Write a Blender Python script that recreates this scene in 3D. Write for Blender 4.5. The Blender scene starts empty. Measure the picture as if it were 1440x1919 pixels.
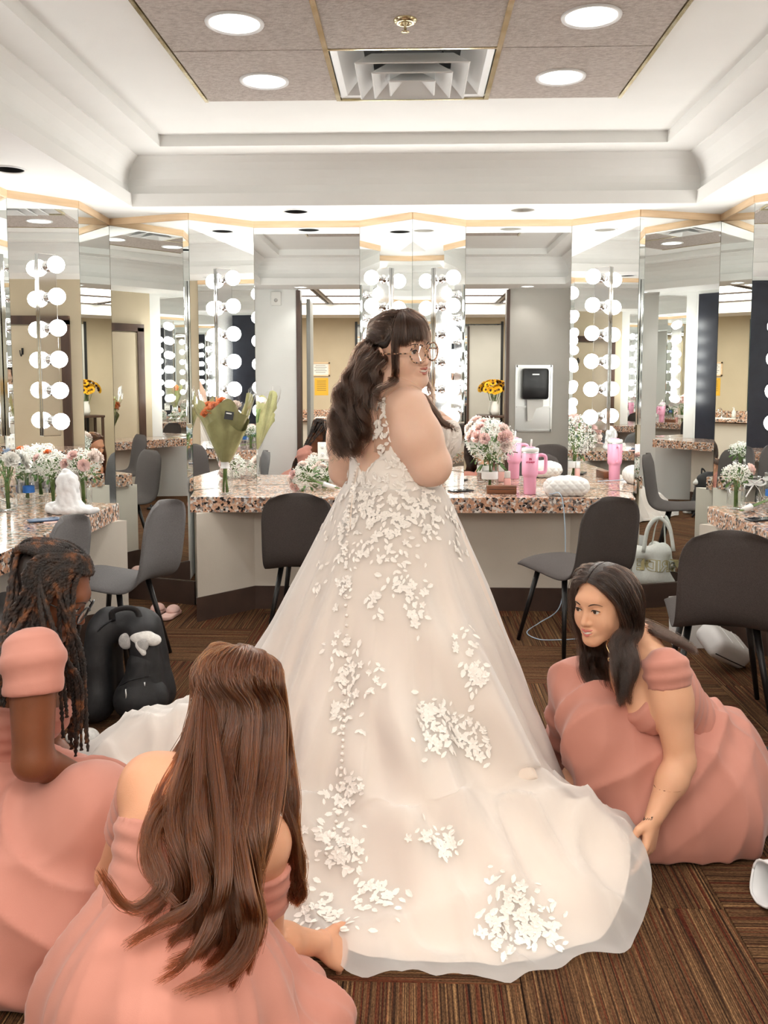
import bpy, bmesh, math, random
import numpy as np
from mathutils import Vector, Matrix
from mathutils.bvhtree import BVHTree

scene = bpy.context.scene
C = scene.collection

# ------------------------------------------------------------------ camera, world, exposure
FPX, PX, PY, CAMH = 1650.0, 720.0, 853.0, 1.487
YAW, PITCH = math.radians(1.9), math.radians(5.0)
cam_d = bpy.data.cameras.new('camera')
cam = bpy.data.objects.new('camera', cam_d); C.objects.link(cam)
cam.location = (0, 0, CAMH)
cam.rotation_euler = (math.pi / 2 - PITCH, 0, YAW)
cam_d.sensor_fit = 'VERTICAL'; cam_d.sensor_height = 36.0; cam_d.sensor_width = 27.0
cam_d.lens = FPX / 1919.0 * 36.0
cam_d.shift_y = -(959.5 - PY) / 1919.0
cam_d.clip_start = 0.02
scene.camera = cam
world = bpy.data.worlds.new('world'); scene.world = world; world.use_nodes = True
world.node_tree.nodes['Background'].inputs[0].default_value = (1, 1, 1, 1)
world.node_tree.nodes['Background'].inputs[1].default_value = 0.05
scene.view_settings.view_transform = 'Standard'
scene.view_settings.look = 'None'
scene.view_settings.gamma = 1.0
scene.view_settings.use_curve_mapping = False
scene.view_settings.exposure = EXPOSURE = 0.6
scene.cycles.max_bounces = 9; scene.cycles.glossy_bounces = 6
scene.cycles.diffuse_bounces = 3; scene.cycles.transmission_bounces = 4
scene.cycles.transparent_max_bounces = 10
scene.cycles.adaptive_threshold = 0.03; scene.cycles.adaptive_min_samples = 24
scene.cycles.sample_clamp_indirect = 6.0
scene.cycles.blur_glossy = 1.0
BULB_W, CAN_W, HALL_W = 21.0, 235.0, 4.2

_fw = np.array([-math.sin(YAW) * math.cos(PITCH), math.cos(YAW) * math.cos(PITCH), -math.sin(PITCH)])
_rt = np.array([math.cos(YAW), math.sin(YAW), 0.0]); _up = np.cross(_rt, _fw)
def ray(px, py): return _fw + _rt * (px - PX) / FPX - _up * (py - PY) / FPX
def W(px, py, Y):
    d = ray(px, py); return np.array([0, 0, CAMH]) + d * (Y / d[1])
def WZ(px, py, Z):
    d = ray(px, py); return np.array([0, 0, CAMH]) + d * ((Z - CAMH) / d[2])

# ------------------------------------------------------------------ helpers
class MB:
    def __init__(s): s.v = []; s.f = []
    def add(s, verts, faces):
        o = len(s.v); s.v.extend([tuple(map(float, p)) for p in verts]); s.f.extend([tuple(i + o for i in f) for f in faces]); return s
    def box(s, c, d, rz=0.0, rx=0.0, ry=0.0):
        M = Matrix.Rotation(rz, 3, 'Z') @ Matrix.Rotation(ry, 3, 'Y') @ Matrix.Rotation(rx, 3, 'X')
        c = Vector(c); h = Vector(d) * .5
        vs = [c + M @ Vector((sx * h.x, sy * h.y, sz * h.z)) for sz in (-1, 1) for sx, sy in ((-1, -1), (1, -1), (1, 1), (-1, 1))]
        return s.add(vs, [(3, 2, 1, 0), (4, 5, 6, 7), (0, 1, 5, 4), (1, 2, 6, 5), (2, 3, 7, 6), (3, 0, 4, 7)])
    def rbox(s, c, d, b, rz=0.0, rx=0.0, ry=0.0, n=2):       # bevelled box
        bm = bmesh.new(); bmesh.ops.create_cube(bm, size=1)
        for v in bm.verts: v.co = Vector((v.co.x * d[0], v.co.y * d[1], v.co.z * d[2]))
        bmesh.ops.bevel(bm, geom=bm.edges[:], offset=b, segments=n, profile=.5, affect='EDGES')
        M = Matrix.Translation(c) @ Matrix.Rotation(rz, 4, 'Z') @ Matrix.Rotation(ry, 4, 'Y') @ Matrix.Rotation(rx, 4, 'X')
        bm.transform(M); bm.verts.index_update()
        s.add([v.co for v in bm.verts], [tuple(v.index for v in f.verts) for f in bm.faces]); bm.free(); return s
    def prism(s, pts, z0, z1):
        n = len(pts); a = sum(pts[i][0] * pts[(i + 1) % n][1] - pts[(i + 1) % n][0] * pts[i][1] for i in range(n))
        if a < 0: pts = pts[::-1]
        vs = [(x, y, z0) for x, y in pts] + [(x, y, z1) for x, y in pts]
        return s.add(vs, [tuple(range(n - 1, -1, -1)), tuple(range(n, 2 * n))] + [(i, (i + 1) % n, n + (i + 1) % n, n + i) for i in range(n)])
    def tube(s, pts, r, n=8, caps=True, flat=1.0, up=None):
        pts = [Vector(p) for p in pts]; k = len(pts)
        rs = r if hasattr(r, '__len__') else [r] * k
        nrm = None; rings = []
        for i, p in enumerate(pts):
            t = (pts[min(i + 1, k - 1)] - pts[max(i - 1, 0)]).normalized()
            if nrm is None:
                ref = Vector(up) if up is not None else (Vector((0, 0, 1)) if abs(t.z) < .9 else Vector((1, 0, 0)))
                nrm = (ref - t * ref.dot(t)).normalized()
            else:
                nrm = nrm - t * nrm.dot(t)
                nrm = nrm.normalized() if nrm.length > 1e-6 else Vector((1, 0, 0))
            b = t.cross(nrm)
            rings.append([p + (nrm * math.cos(a) * flat + b * math.sin(a)) * rs[i] for a in [2 * math.pi * j / n for j in range(n)]])
        vs = [q for R in rings for q in R]; fs = []
        for i in range(k - 1):
            for j in range(n): fs.append((i * n + j, i * n + (j + 1) % n, (i + 1) * n + (j + 1) % n, (i + 1) * n + j))
        if caps: fs += [tuple(range(n - 1, -1, -1)), tuple((k - 1) * n + j for j in range(n))]
        return s.add(vs, fs)
    def lathe(s, prof, c=(0, 0, 0), n=24, axis=None, sy=1.0):
        vs = []; fs = []; k = len(prof)
        for r, z in prof:
            for j in range(n):
                a = 2 * math.pi * j / n; vs.append(Vector((r * math.cos(a), r * math.sin(a) * sy, z)))
        if axis is not None:
            q = Vector((0, 0, 1)).rotation_difference(Vector(axis).normalized()).to_matrix(); vs = [q @ v for v in vs]
        vs = [v + Vector(c) for v in vs]
        for i in range(k - 1):
            for j in range(n): fs.append((i * n + j, i * n + (j + 1) % n, (i + 1) * n + (j + 1) % n, (i + 1) * n + j))
        return s.add(vs, fs)
    def sphere(s, c, r, n=16, m=10, R=None):
        r = r if hasattr(r, '__len__') else (r, r, r)
        vs = []; fs = []
        for i in range(m + 1):
            t = math.pi * i / m
            for j in range(n):
                a = 2 * math.pi * j / n; vs.append(Vector((r[0] * math.sin(t) * math.cos(a), r[1] * math.sin(t) * math.sin(a), r[2] * math.cos(t))))
        if R is not None: vs = [R @ v for v in vs]
        vs = [v + Vector(c) for v in vs]
        for i in range(m):
            for j in range(n): fs.append((i * n + j, (i + 1) * n + j, (i + 1) * n + (j + 1) % n, i * n + (j + 1) % n))
        return s.add(vs, fs)
    def ico(s, c, r):
        t = (1 + 5 ** .5) / 2; k = r / math.sqrt(1 + t * t)
        vs = [(-1, t, 0), (1, t, 0), (-1, -t, 0), (1, -t, 0), (0, -1, t), (0, 1, t), (0, -1, -t), (0, 1, -t), (t, 0, -1), (t, 0, 1), (-t, 0, -1), (-t, 0, 1)]
        fs = [(0, 11, 5), (0, 5, 1), (0, 1, 7), (0, 7, 10), (0, 10, 11), (1, 5, 9), (5, 11, 4), (11, 10, 2), (10, 7, 6), (7, 1, 8), (3, 9, 4), (3, 4, 2), (3, 2, 6), (3, 6, 8), (3, 8, 9), (4, 9, 5), (2, 4, 11), (6, 2, 10), (8, 6, 7), (9, 8, 1)]
        return s.add([(c[0] + x * k, c[1] + y * k, c[2] + z * k) for x, y, z in vs], fs)
    def xf(s, M):
        s.v = [tuple(M @ Vector(p)) for p in s.v]; return s
    def merge(s, o): return s.add(o.v, o.f)
    def build(s, name, mat, parent=None, smooth=False, auto=None):
        me = bpy.data.meshes.new(name); me.from_pydata(s.v, [], s.f); me.update()
        return link(name, me, mat, parent, smooth, auto)

def link(name, me, mat, parent=None, smooth=False, auto=None):
    if mat is not None: me.materials.append(M[mat] if isinstance(mat, str) else mat)
    if smooth: me.shade_smooth()
    if auto is not None:
        me.shade_smooth(); me.set_sharp_from_angle(angle=math.radians(auto))
    o = bpy.data.objects.new(name, me); C.objects.link(o)
    if parent is not None:
        o.parent = parent
        l = parent.get('_base')
        if l is not None: o.matrix_parent_inverse = Matrix.Translation((-l[0], -l[1], -l[2]))
    return o
def tag(o, label, cat, group=None):
    o['label'] = label; o['category'] = cat
    if group: o['group'] = group
    return o
def thing(name, label, cat, loc=(0, 0, 0), group=None, world_parts=True):
    o = bpy.data.objects.new(name, None); C.objects.link(o); o.empty_display_size = .05
    o.location = loc
    if world_parts: o['_base'] = tuple(float(q) for q in loc)     # parts are modelled in world coordinates
    return tag(o, label, cat, group)
def struct(o): o['kind'] = 'structure'; return o
def dup(root, loc, rotz=0.0, label=None, group=None, scale=None):
    r = root.copy(); C.objects.link(r); r.location = loc; r.rotation_euler = (0, 0, rotz)
    if scale: r.scale = (scale,) * 3
    if label: r['label'] = label
    if group: r['group'] = group
    for ch in list(root.children):
        c = ch.copy(); C.objects.link(c); c.parent = r
        for g in list(ch.children):
            d = g.copy(); C.objects.link(d); d.parent = c
    return r
def catmull(P, n):
    P = np.asarray(P, float); k = len(P)
    Q = np.vstack([2 * P[0] - P[1], P, 2 * P[-1] - P[-2]])
    out = []
    for u in np.linspace(0, k - 1 - 1e-9, n):
        i = int(u); t = u - i; a, b, c, d = Q[i], Q[i + 1], Q[i + 2], Q[i + 3]
        out.append(.5 * ((2 * b) + (c - a) * t + (2 * a - 5 * b + 4 * c - d) * t * t + (3 * b - a - 3 * c + d) * t ** 3))
    return np.array(out)

# ------------------------------------------------------------------ materials
M = {}
def srgb(r, g, b):
    f = lambda c: c / 12.92 if c <= .04045 else ((c + .055) / 1.055) ** 2.4
    return (f(r / 255), f(g / 255), f(b / 255), 1)
def mat(name, col, rough=.5, metal=0.0, **kw):
    m = bpy.data.materials.new(name); m.use_nodes = True
    b = m.node_tree.nodes['Principled BSDF']
    b.inputs['Base Color'].default_value = col; b.inputs['Roughness'].default_value = rough; b.inputs['Metallic'].default_value = metal
    for k, v in kw.items(): b.inputs[k.replace('_', ' ')].default_value = v
    M[name] = m; return m
def nt(m): return m.node_tree.nodes, m.node_tree.links, m.node_tree.nodes['Principled BSDF']
def noise_mat(name, cols, scale, rough=.6, bump=0.0, bscale=None, detail=4, stretch=(1, 1, 1), metal=0.0, coord='Object', dist=.01, **kw):
    m = mat(name, cols[0][1], rough, metal, **kw); N, L, b = nt(m)
    tc = N.new('ShaderNodeTexCoord'); mp = N.new('ShaderNodeMapping'); mp.inputs['Scale'].default_value = stretch
    L.new(tc.outputs[coord], mp.inputs[0])
    t = N.new('ShaderNodeTexNoise'); t.inputs['Scale'].default_value = scale; t.inputs['Detail'].default_value = detail
    L.new(mp.outputs[0], t.inputs[0])
    r = N.new('ShaderNodeValToRGB'); e = r.color_ramp.elements
    while len(e) < len(cols): e.new(.5)
    for i, (p, c) in enumerate(cols): e[i].position = p; e[i].color = c
    L.new(t.outputs[0], r.inputs[0]); L.new(r.outputs[0], b.inputs['Base Color'])
    if bump:
        t2 = N.new('ShaderNodeTexNoise'); t2.inputs['Scale'].default_value = bscale or scale; t2.inputs['Detail'].default_value = detail
        L.new(mp.outputs[0], t2.inputs[0])
        bp = N.new('ShaderNodeBump'); bp.inputs['Strength'].default_value = bump; bp.inputs['Distance'].default_value = dist
        L.new(t2.outputs[0], bp.inputs['Height']); L.new(bp.outputs[0], b.inputs['Normal'])
    return m
def emit(name, col, strength):
    m = bpy.data.materials.new(name); m.use_nodes = True; N = m.node_tree.nodes; L = m.node_tree.links; N.clear()
    e = N.new('ShaderNodeEmission'); e.inputs[0].default_value = col; e.inputs[1].default_value = strength
    o = N.new('ShaderNodeOutputMaterial'); L.new(e.outputs[0], o.inputs[0]); M[name] = m; return m
def glass(name, col=(1, 1, 1, 1), alpha=.25, rough=.02):
    # thin clear glass: mostly see-through, fresnel gloss
    m = bpy.data.materials.new(name); m.use_nodes = True; N = m.node_tree.nodes; L = m.node_tree.links; N.clear()
    g = N.new('ShaderNodeBsdfGlossy'); g.inputs['Roughness'].default_value = rough
    t = N.new('ShaderNodeBsdfTransparent'); t.inputs[0].default_value = col
    lw = N.new('ShaderNodeLayerWeight'); lw.inputs[0].default_value = alpha
    mx = N.new('ShaderNodeMixShader'); o = N.new('ShaderNodeOutputMaterial')
    L.new(lw.outputs['Facing'], mx.inputs[0]); L.new(t.outputs[0], mx.inputs[1]); L.new(g.outputs[0], mx.inputs[2]); L.new(mx.outputs[0], o.inputs[0])
    M[name] = m; return m

noise_mat('ceiling_paint', [(.3, srgb(239, 239, 236)), (.7, srgb(243, 243, 240))], 3, .7, bump=.05, bscale=160)
noise_mat('wall_paint', [(.3, srgb(226, 222, 213)), (.7, srgb(231, 227, 219))], 3, .7, bump=.06, bscale=140)
noise_mat('base_wall_paint', [(.3, srgb(214, 206, 193)), (.7, srgb(221, 213, 200))], 3, .65, bump=.06, bscale=120)
noise_mat('white_wall_paint', [(.3, srgb(238, 239, 236)), (.7, srgb(243, 244, 241))], 3, .7)
noise_mat('grey_wall_paint', [(.3, srgb(184, 180, 172)), (.7, srgb(191, 187, 179))], 3, .6)
noise_mat('beige_wall_paint', [(.3, srgb(190, 176, 150)), (.7, srgb(197, 183, 157))], 3, .7)
noise_mat('navy_paint', [(.3, srgb(26, 30, 42)), (.7, srgb(34, 39, 52))], 9, .35, bump=.1, bscale=90)
noise_mat('brown_vinyl', [(.3, srgb(66, 50, 43)), (.7, srgb(78, 60, 51))], 6, .45)
noise_mat('dark_wood', [(.3, srgb(60, 42, 34)), (.7, srgb(84, 60, 46))], 8, .4, stretch=(1, 1, .15))
noise_mat('door_grey', [(.3, srgb(150, 152, 146)), (.7, srgb(160, 161, 155))], 3, .5)
noise_mat('peach_trim', [(.3, srgb(222, 190, 150)), (.7, srgb(234, 206, 170))], 14, .4, stretch=(.4, .4, 4))
noise_mat('brass', [(.35, srgb(196, 178, 128)), (.65, srgb(232, 222, 190))], 9, .22, metal=.85)
noise_mat('panel_fabric', [(.3, srgb(178, 167, 159)), (.5, srgb(195, 184, 176)), (.72, srgb(208, 199, 192))], 42, .95, bump=.9, bscale=90, detail=6, stretch=(1, 1.6, 1), dist=.012)
mat('mirror_glass', (.945, .965, .955, 1), .0, 1.0)
mat('mirror_edge', srgb(70, 96, 88), .15, 0.0)
mat('chrome', (.82, .83, .84, 1), .06, 1.0)
mat('steel', (.62, .62, .61, 1), .28, 1.0)
mat('white_metal', srgb(232, 233, 232), .35)
mat('black_metal', srgb(22, 21, 22), .4)
mat('black_plastic', srgb(20, 21, 24), .35)
mat('white_plastic', srgb(236, 235, 230), .4)
mat('dark_hole', srgb(30, 29, 28), .8)
mat('can_reflector', (.9, .9, .9, 1), .3, .6)
emit('bulb_glow', (1, .972, .93, 1), BULB_W)
emit('can_glow', (1, .965, .915, 1), CAN_W)
emit('hall_glow', (1, .93, .84, 1), HALL_W)
emit('exit_red', (1, .06, .03, 1), 3.0)

def granite():
    m = mat('granite', (1, 1, 1, 1), .12); N, L, b = nt(m)
    tc = N.new('ShaderNodeTexCoord')
    nz = N.new('ShaderNodeTexNoise'); nz.inputs['Scale'].default_value = 60; nz.inputs['Detail'].default_value = 3
    L.new(tc.outputs['Object'], nz.inputs[0])
    ad = N.new('ShaderNodeMixRGB'); ad.blend_type = 'ADD'; ad.inputs[0].default_value = .02
    L.new(tc.outputs['Object'], ad.inputs[1]); L.new(nz.outputs['Color'], ad.inputs[2])
    v = N.new('ShaderNodeTexVoronoi'); v.inputs['Scale'].default_value = 74; v.inputs['Randomness'].default_value = 1
    L.new(ad.outputs[0], v.inputs[0])
    sp = N.new('ShaderNodeSeparateColor'); L.new(v.outputs['Color'], sp.inputs[0])
    r = N.new('ShaderNodeValToRGB'); r.color_ramp.interpolation = 'CONSTANT'; e = r.color_ramp.elements
    cs = [(0, srgb(40, 35, 34)), (.11, srgb(104, 94, 90)), (.22, srgb(200, 154, 126)), (.46, srgb(216, 178, 152)), (.62, srgb(182, 136, 110)), (.70, srgb(226, 218, 210)), (.86, srgb(156, 146, 140))]
    while len(e) < len(cs): e.new(.5)
    for i, (p, c) in enumerate(cs): e[i].position = p; e[i].color = c
    L.new(sp.outputs[0], r.inputs[0])
    n2 = N.new('ShaderNodeTexNoise'); n2.inputs['Scale'].default_value = 210; n2.inputs['Detail'].default_value = 2
    L.new(tc.outputs['Object'], n2.inputs[0])
    r2 = N.new('ShaderNodeValToRGB'); r2.color_ramp.elements[0].position = .33; r2.color_ramp.elements[1].position = .40
    r2.color_ramp.elements[0].color = (.22, .2, .2, 1); r2.color_ramp.elements[1].color = (1, 1, 1, 1)
    L.new(n2.outputs[0], r2.inputs[0])
    mx = N.new('ShaderNodeMixRGB'); mx.blend_type = 'MULTIPLY'; mx.inputs[0].default_value = .85
    L.new(r.outputs[0], mx.inputs[1]); L.new(r2.outputs[0], mx.inputs[2]); L.new(mx.outputs[0], b.inputs['Base Color'])
granite()

def carpet():
    m = mat('carpet', (1, 1, 1, 1), .95); N, L, b = nt(m); b.inputs['Specular IOR Level'].default_value = .1
    tc = N.new('ShaderNodeTexCoord'); oi = N.new('ShaderNodeObjectInfo')
    of = N.new('ShaderNodeMath'); of.operation = 'MULTIPLY'; of.inputs[1].default_value = 37.0; L.new(oi.outputs['Random'], of.inputs[0])
    def tex(sc, scale, det=2):
        mp = N.new('ShaderNodeMapping'); mp.inputs['Scale'].default_value = sc
        L.new(tc.outputs['Object'], mp.inputs[0])
        cx = N.new('ShaderNodeCombineXYZ'); L.new(of.outputs[0], cx.inputs[0]); L.new(of.outputs[0], cx.inputs[2])
        L.new(cx.outputs[0], mp.inputs['Location'])
        t = N.new('ShaderNodeTexNoise'); t.inputs['Scale'].default_value = scale; t.inputs['Detail'].default_value = det
        L.new(mp.outputs[0], t.inputs[0]); return t
    t1 = tex((1, .006, .01), 210, 1)            # stripes run along local y
    r = N.new('ShaderNodeValToRGB'); e = r.color_ramp.elements
    cs = [(.30, srgb(34, 25, 20)), (.42, srgb(72, 50, 36)), (.5, srgb(112, 84, 58)), (.58, srgb(78, 53, 38)), (.68, srgb(146, 114, 80))]
    while len(e) < len(cs): e.new(.5)
    for i, (p, c) in enumerate(cs): e[i].position = p; e[i].color = c
    L.new(t1.outputs[0], r.inputs[0])
    t2 = tex((1, .012, .01), 120, 1)
    r2 = N.new('ShaderNodeValToRGB'); r2.color_ramp.elements[0].position = .56; r2.color_ramp.elements[1].position = .64
    r2.color_ramp.elements[0].color = (0, 0, 0, 1); r2.color_ramp.elements[1].color = (1, 1, 1, 1)
    L.new(t2.outputs[0], r2.inputs[0])
    mx = N.new('ShaderNodeMixRGB'); mx.inputs[2].default_value = srgb(94, 40, 28)
    ml = N.new('ShaderNodeMath'); ml.operation = 'MULTIPLY'; ml.inputs[1].default_value = .7; L.new(r2.outputs[0], ml.inputs[0])
    L.new(ml.outputs[0], mx.inputs[0]); L.new(r.outputs[0], mx.inputs[1])
    t3 = tex((1, .3, 1), 420, 2)
    r3 = N.new('ShaderNodeValToRGB'); r3.color_ramp.elements[0].position = .3; r3.color_ramp.elements[1].position = .7
    r3.color_ramp.elements[0].color = (.45, .45, .45, 1); r3.color_ramp.elements[1].color = (1.25, 1.2, 1.1, 1)
    L.new(t3.outputs[0], r3.inputs[0])
    m2 = N.new('ShaderNodeMixRGB'); m2.blend_type = 'MULTIPLY'; m2.inputs[0].default_value = 1
    L.new(mx.outputs[0], m2.inputs[1]); L.new(r3.outputs[0], m2.inputs[2]); L.new(m2.outputs[0], b.inputs['Base Color'])
    bp = N.new('ShaderNodeBump'); bp.inputs['Strength'].default_value = .6; bp.inputs['Distance'].default_value = .004
    L.new(t3.outputs[0], bp.inputs['Height']); L.new(bp.outputs[0], b.inputs['Normal'])
carpet()

# ------------------------------------------------------------------ setting
SOF, CEIL, REAR = 2.53, 2.885, 1.45
XL, XR, YB = -2.27, 2.25, 5.96
floor = struct(MB().prism([(-3.2, -2.6), (3.2, -2.6), (3.2, 6.2), (-3.2, 6.2)], -.06, -.008).build('floor', 'dark_hole'))
floor['label'] = 'brown striped carpet tile floor'
rng = random.Random(4)
TS = .61
tile_me = None
x0 = .88 - TS * 6
for i in range(10):
    off = (.33 if i % 2 else 0.0)
    for j in range(-9, 8):
        cx = x0 + TS * (i + .5); cy = 2.665 + off + TS * (j + .5)
        if cy > 6.0 or cy < -2.5 or cx < -2.6 or cx > 2.6: continue
        if tile_me is None:
            o = MB().rbox((0, 0, -.004), (TS - .0015, TS - .0015, .008), .0012, n=1).build('carpet_tile', 'carpet', floor); tile_me = o.data
        else:
            o = bpy.data.objects.new('carpet_tile', tile_me); C.objects.link(o); o.parent = floor
        o.location = (cx, cy, 0)
        o.rotation_euler[2] = math.pi / 2 if (i + j + (1 if rng.random() < .15 else 0)) % 2 else 0

# ceiling: soffit ring, fascia, cove, ledge, upper deck
TR = (-1.72, 1.69, 1.95, 5.435)          # tray opening x0 x1 y0 y1
def rect(d): return [(TR[0] + d, TR[2] + d), (TR[1] - d, TR[2] + d), (TR[1] - d, TR[3] - d), (TR[0] + d, TR[3] - d)]
prof = [(0, SOF), (0, SOF + .077), (-.022, SOF + .08), (-.034, SOF + .13), (-.03, SOF + .17), (-.012, SOF + .215), (.02, SOF + .255), (.06, SOF + .285), (.06, SOF + .292), (.25, SOF + .292), (.25, CEIL)]
mb = MB(); vs = []; fs = []
for d, z in prof: vs += [(x, y, z) for x, y in rect(d)]
for i in range(len(prof) - 1):
    for j in range(4): fs.append((i * 4 + j, i * 4 + (j + 1) % 4, i * 4 + 4 + (j + 1) % 4, i * 4 + 4 + j))
mb.add(vs, fs)
def holed(mb, x0, x1, y0, y1, c, r, z, n=40, t=0.0):
    # a rectangle with a round hole, thickness t upward
    A = sorted([2 * math.pi * i / n for i in range(n)] + [math.atan2(y - c[1], x - c[0]) % (2 * math.pi) for x in (x0, x1) for y in (y0, y1)])
    inn = []; out = []
    for a in A:
        ca, sa = math.cos(a), math.sin(a); inn.append((c[0] + r * ca, c[1] + r * sa))
        k = min(((x1 - c[0]) / ca if ca > 1e-9 else (x0 - c[0]) / ca if ca < -1e-9 else 1e9), ((y1 - c[1]) / sa if sa > 1e-9 else (y0 - c[1]) / sa if sa < -1e-9 else 1e9))
        out.append((c[0] + k * ca, c[1] + k * sa))
    m = len(A); vs = [(x, y, z) for x, y in inn] + [(x, y, z) for x, y in out]; fs = [(i, (i + 1) % m, m + (i + 1) % m, m + i) for i in range(m)]
    if t:
        vs += [(x, y, z + t) for x, y in out]; fs += [(m + i, m + (i + 1) % m, 2 * m + (i + 1) % m, 2 * m + i) for i in range(m)]
    mb.add(vs, fs)
CANS = [(-2.03, 4.455), (-.74, 5.616), (.677, 5.611), (2.0, 4.455), (-1.3, 1.70), (-.45, 1.70), (.45, 1.70), (1.3, 1.70), (-1.86, 2.30), (1.83, 2.30)]  # the doorway row and the near side pair hold added fill lamps
xs = sorted({-2.45, 2.45, TR[0], TR[1]} | {c[0] + s * .12 for c in CANS for s in (-1, 1)}); ys = sorted({REAR - .02, 6.15, TR[2], TR[3]} | {c[1] + s * .12 for c in CANS for s in (-1, 1)})
for xa, xb in zip(xs[:-1], xs[1:]):
    for ya, yb in zip(ys[:-1], ys[1:]):
        mx_, my_ = (xa + xb) / 2, (ya + yb) / 2
        if TR[0] < mx_ < TR[1] and TR[2] < my_ < TR[3]: continue
        hit = [c for c in CANS if abs(mx_ - c[0]) < .12 and abs(my_ - c[1]) < .12]
        if hit: continue
        mb.add([(xa, ya, SOF), (xa, yb, SOF), (xb, yb, SOF), (xb, ya, SOF)], [(0, 1, 2, 3)])
for c in CANS: holed(mb, c[0] - .12, c[0] + .12, c[1] - .12, c[1] + .12, c, .076, SOF)
# upper deck with the opening that the felt panel fills
U = rect(.25); V_ = [(-1.02, 3.2), (.995, 3.2), (.995, 4.5), (-1.02, 4.5)]
mb.add([(x, y, CEIL) for x, y in U] + [(x, y, CEIL) for x, y in V_], [(j, (j + 1) % 4, 4 + (j + 1) % 4, 4 + j) for j in range(4)])
OUT = [(-2.45, REAR - .02), (2.45, REAR - .02), (2.45, 6.15), (-2.45, 6.15)]
mb.add([(x, y, CEIL + .2) for x, y in OUT], [(0, 1, 2, 3)])
ceiling = struct(mb.build('ceiling', 'ceiling_paint')); ceiling['label'] = 'white tray ceiling with stepped cove'

# ----- plan of the mirror facets, left to right round the back of the room
PL = {'L0': (-2.27, 4.935), 'L1': (-1.985, 5.25), 'L2': (-2.005, 5.84), 'L3': (-1.43, 5.65), 'b0': (-1.07, YB), 'b1': (-.36, YB), 'pk': (-.008, 5.672),
      'b2': (.345, YB), 'b3': (1.045, YB), 'R3': (1.41, 5.635), 'R2': (1.97, 5.815), 'R1': (1.955, 5.22), 'R0': (2.25, 4.9)}
def pane(parent, a, b, z0, z1, t=.006, gap=.0012, name='mirror_panel'):
    a = Vector(a); b = Vector(b); d = (b - a).normalized(); n = Vector((d.y, -d.x))     # n points into the room for left-to-right order
    a2 = a + d * gap; b2 = b - d * gap
    mb = MB().prism([tuple(a2), tuple(b2), tuple(b2 - n * t), tuple(a2 - n * t)], z0, z1)
    o = mb.build(name, 'mirror_glass', parent); o.data.materials.append(M['mirror_edge'])
    for p in o.data.polygons:
        if abs(p.normal.x * n.x + p.normal.y * n.y) < .9: p.material_index = 1
    return o
def strip(mb, a, b, z0, z1, t0, t1):
    a = Vector(a); b = Vector(b); d = (b - a).normalized(); n = Vector((d.y, -d.x))
    mb.prism([tuple(a + n * t0), tuple(b + n * t0), tuple(b + n * t1), tuple(a + n * t1)], z0, z1); return mb
order = ['L0', 'L1', 'L2', 'L3', 'b0', 'b1', 'pk', 'b2', 'b3', 'R3', 'R2', 'R1', 'R0']
def offset_poly(keys, d):
    out = []
    P = [Vector(PL[k]) for k in keys]
    for i, p in enumerate(P):
        ns = []
        if i > 0: q = (p - P[i - 1]).normalized(); ns.append(Vector((q.y, -q.x)))
        if i < len(P) - 1: q = (P[i + 1] - p).normalized(); ns.append(Vector((q.y, -q.x)))
        n = sum(ns, Vector((0, 0))) / len(ns); n = n / max(n.length_squared, .3)
        out.append(p + n * d)
    return out
def back_wall(name, keys, hide):
    P = offset_poly(keys, -.0075); Q = hide
    mb = MB(); n = len(P)
    vs = [(p.x, p.y, 0) for p in P] + [(p.x, p.y, SOF + .02) for p in P]
    mb.add(vs, [(i, i + 1, n + i + 1, n + i) for i in range(n - 1)])
    vs = [(x, y, 0) for x, y in Q] + [(x, y, SOF + .02) for x, y in Q]; n = len(Q)
    mb.add(vs, [(i + 1, i, n + i, n + i + 1) for i in range(n - 1)])
    return struct(mb.build(name, 'base_wall_paint'))
wall_back = back_wall('wall_back', order[1:12], [(-2.45, 5.2), (-2.45, 6.15), (2.45, 6.15), (2.45, 5.2)])
wall_left = struct(MB().prism([(-2.30, REAR), (-2.278, REAR), (-2.278, 4.93), (-1.994, 5.245), (-1.994, 5.26), (-2.30, 5.2)], 0, SOF + .02).build('wall_left', 'white_wall_paint'))
wall_right = struct(MB().prism([(2.28, REAR), (2.258, REAR), (2.258, 4.895), (1.964, 5.215), (1.964, 5.23), (2.28, 5.2)], 0, SOF + .02).build('wall_right', 'beige_wall_paint'))
CT, TRIM0 = .76, 2.487
for a, b in zip(order[:-1], order[1:]):
    low = (a, b) in (('L1', 'L2'), ('L2', 'L3'), ('R3', 'R2'), ('R2', 'R1'))
    par = wall_left if a == 'L0' else wall_right if b == 'R0' else wall_back
    if (a, b) == ('L2', 'L3') or (a, b) == ('R3', 'R2') or not low:
        pane(par, PL[a], PL[b], .16 if low else CT + .001, TRIM0)
    else:
        pane(par, PL[a], PL[b], .16, TRIM0)
# flat side mirrors above the side counters, out to where the counters end
for i in range(1): pane(wall_left, (-2.27, 4.22), PL['L0'], CT + .001, TRIM0)
pane(wall_right, PL['R0'], (2.25, 4.2), CT + .001, TRIM0)
mb = MB()
for a, b in zip(order[:-1], order[1:]): strip(mb, PL[a], PL[b], TRIM0 + .001, SOF + .001, -.006, .007)
strip(mb, (-2.27, 4.22), PL['L0'], TRIM0 + .001, SOF + .001, -.006, .007); strip(mb, PL['R0'], (2.25, 4.2), TRIM0 + .001, SOF + .001, -.006, .007)
trim = struct(mb.build('trim_1', 'peach_trim')); trim['label'] = 'peach wooden strip along the top of the mirrors'

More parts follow.
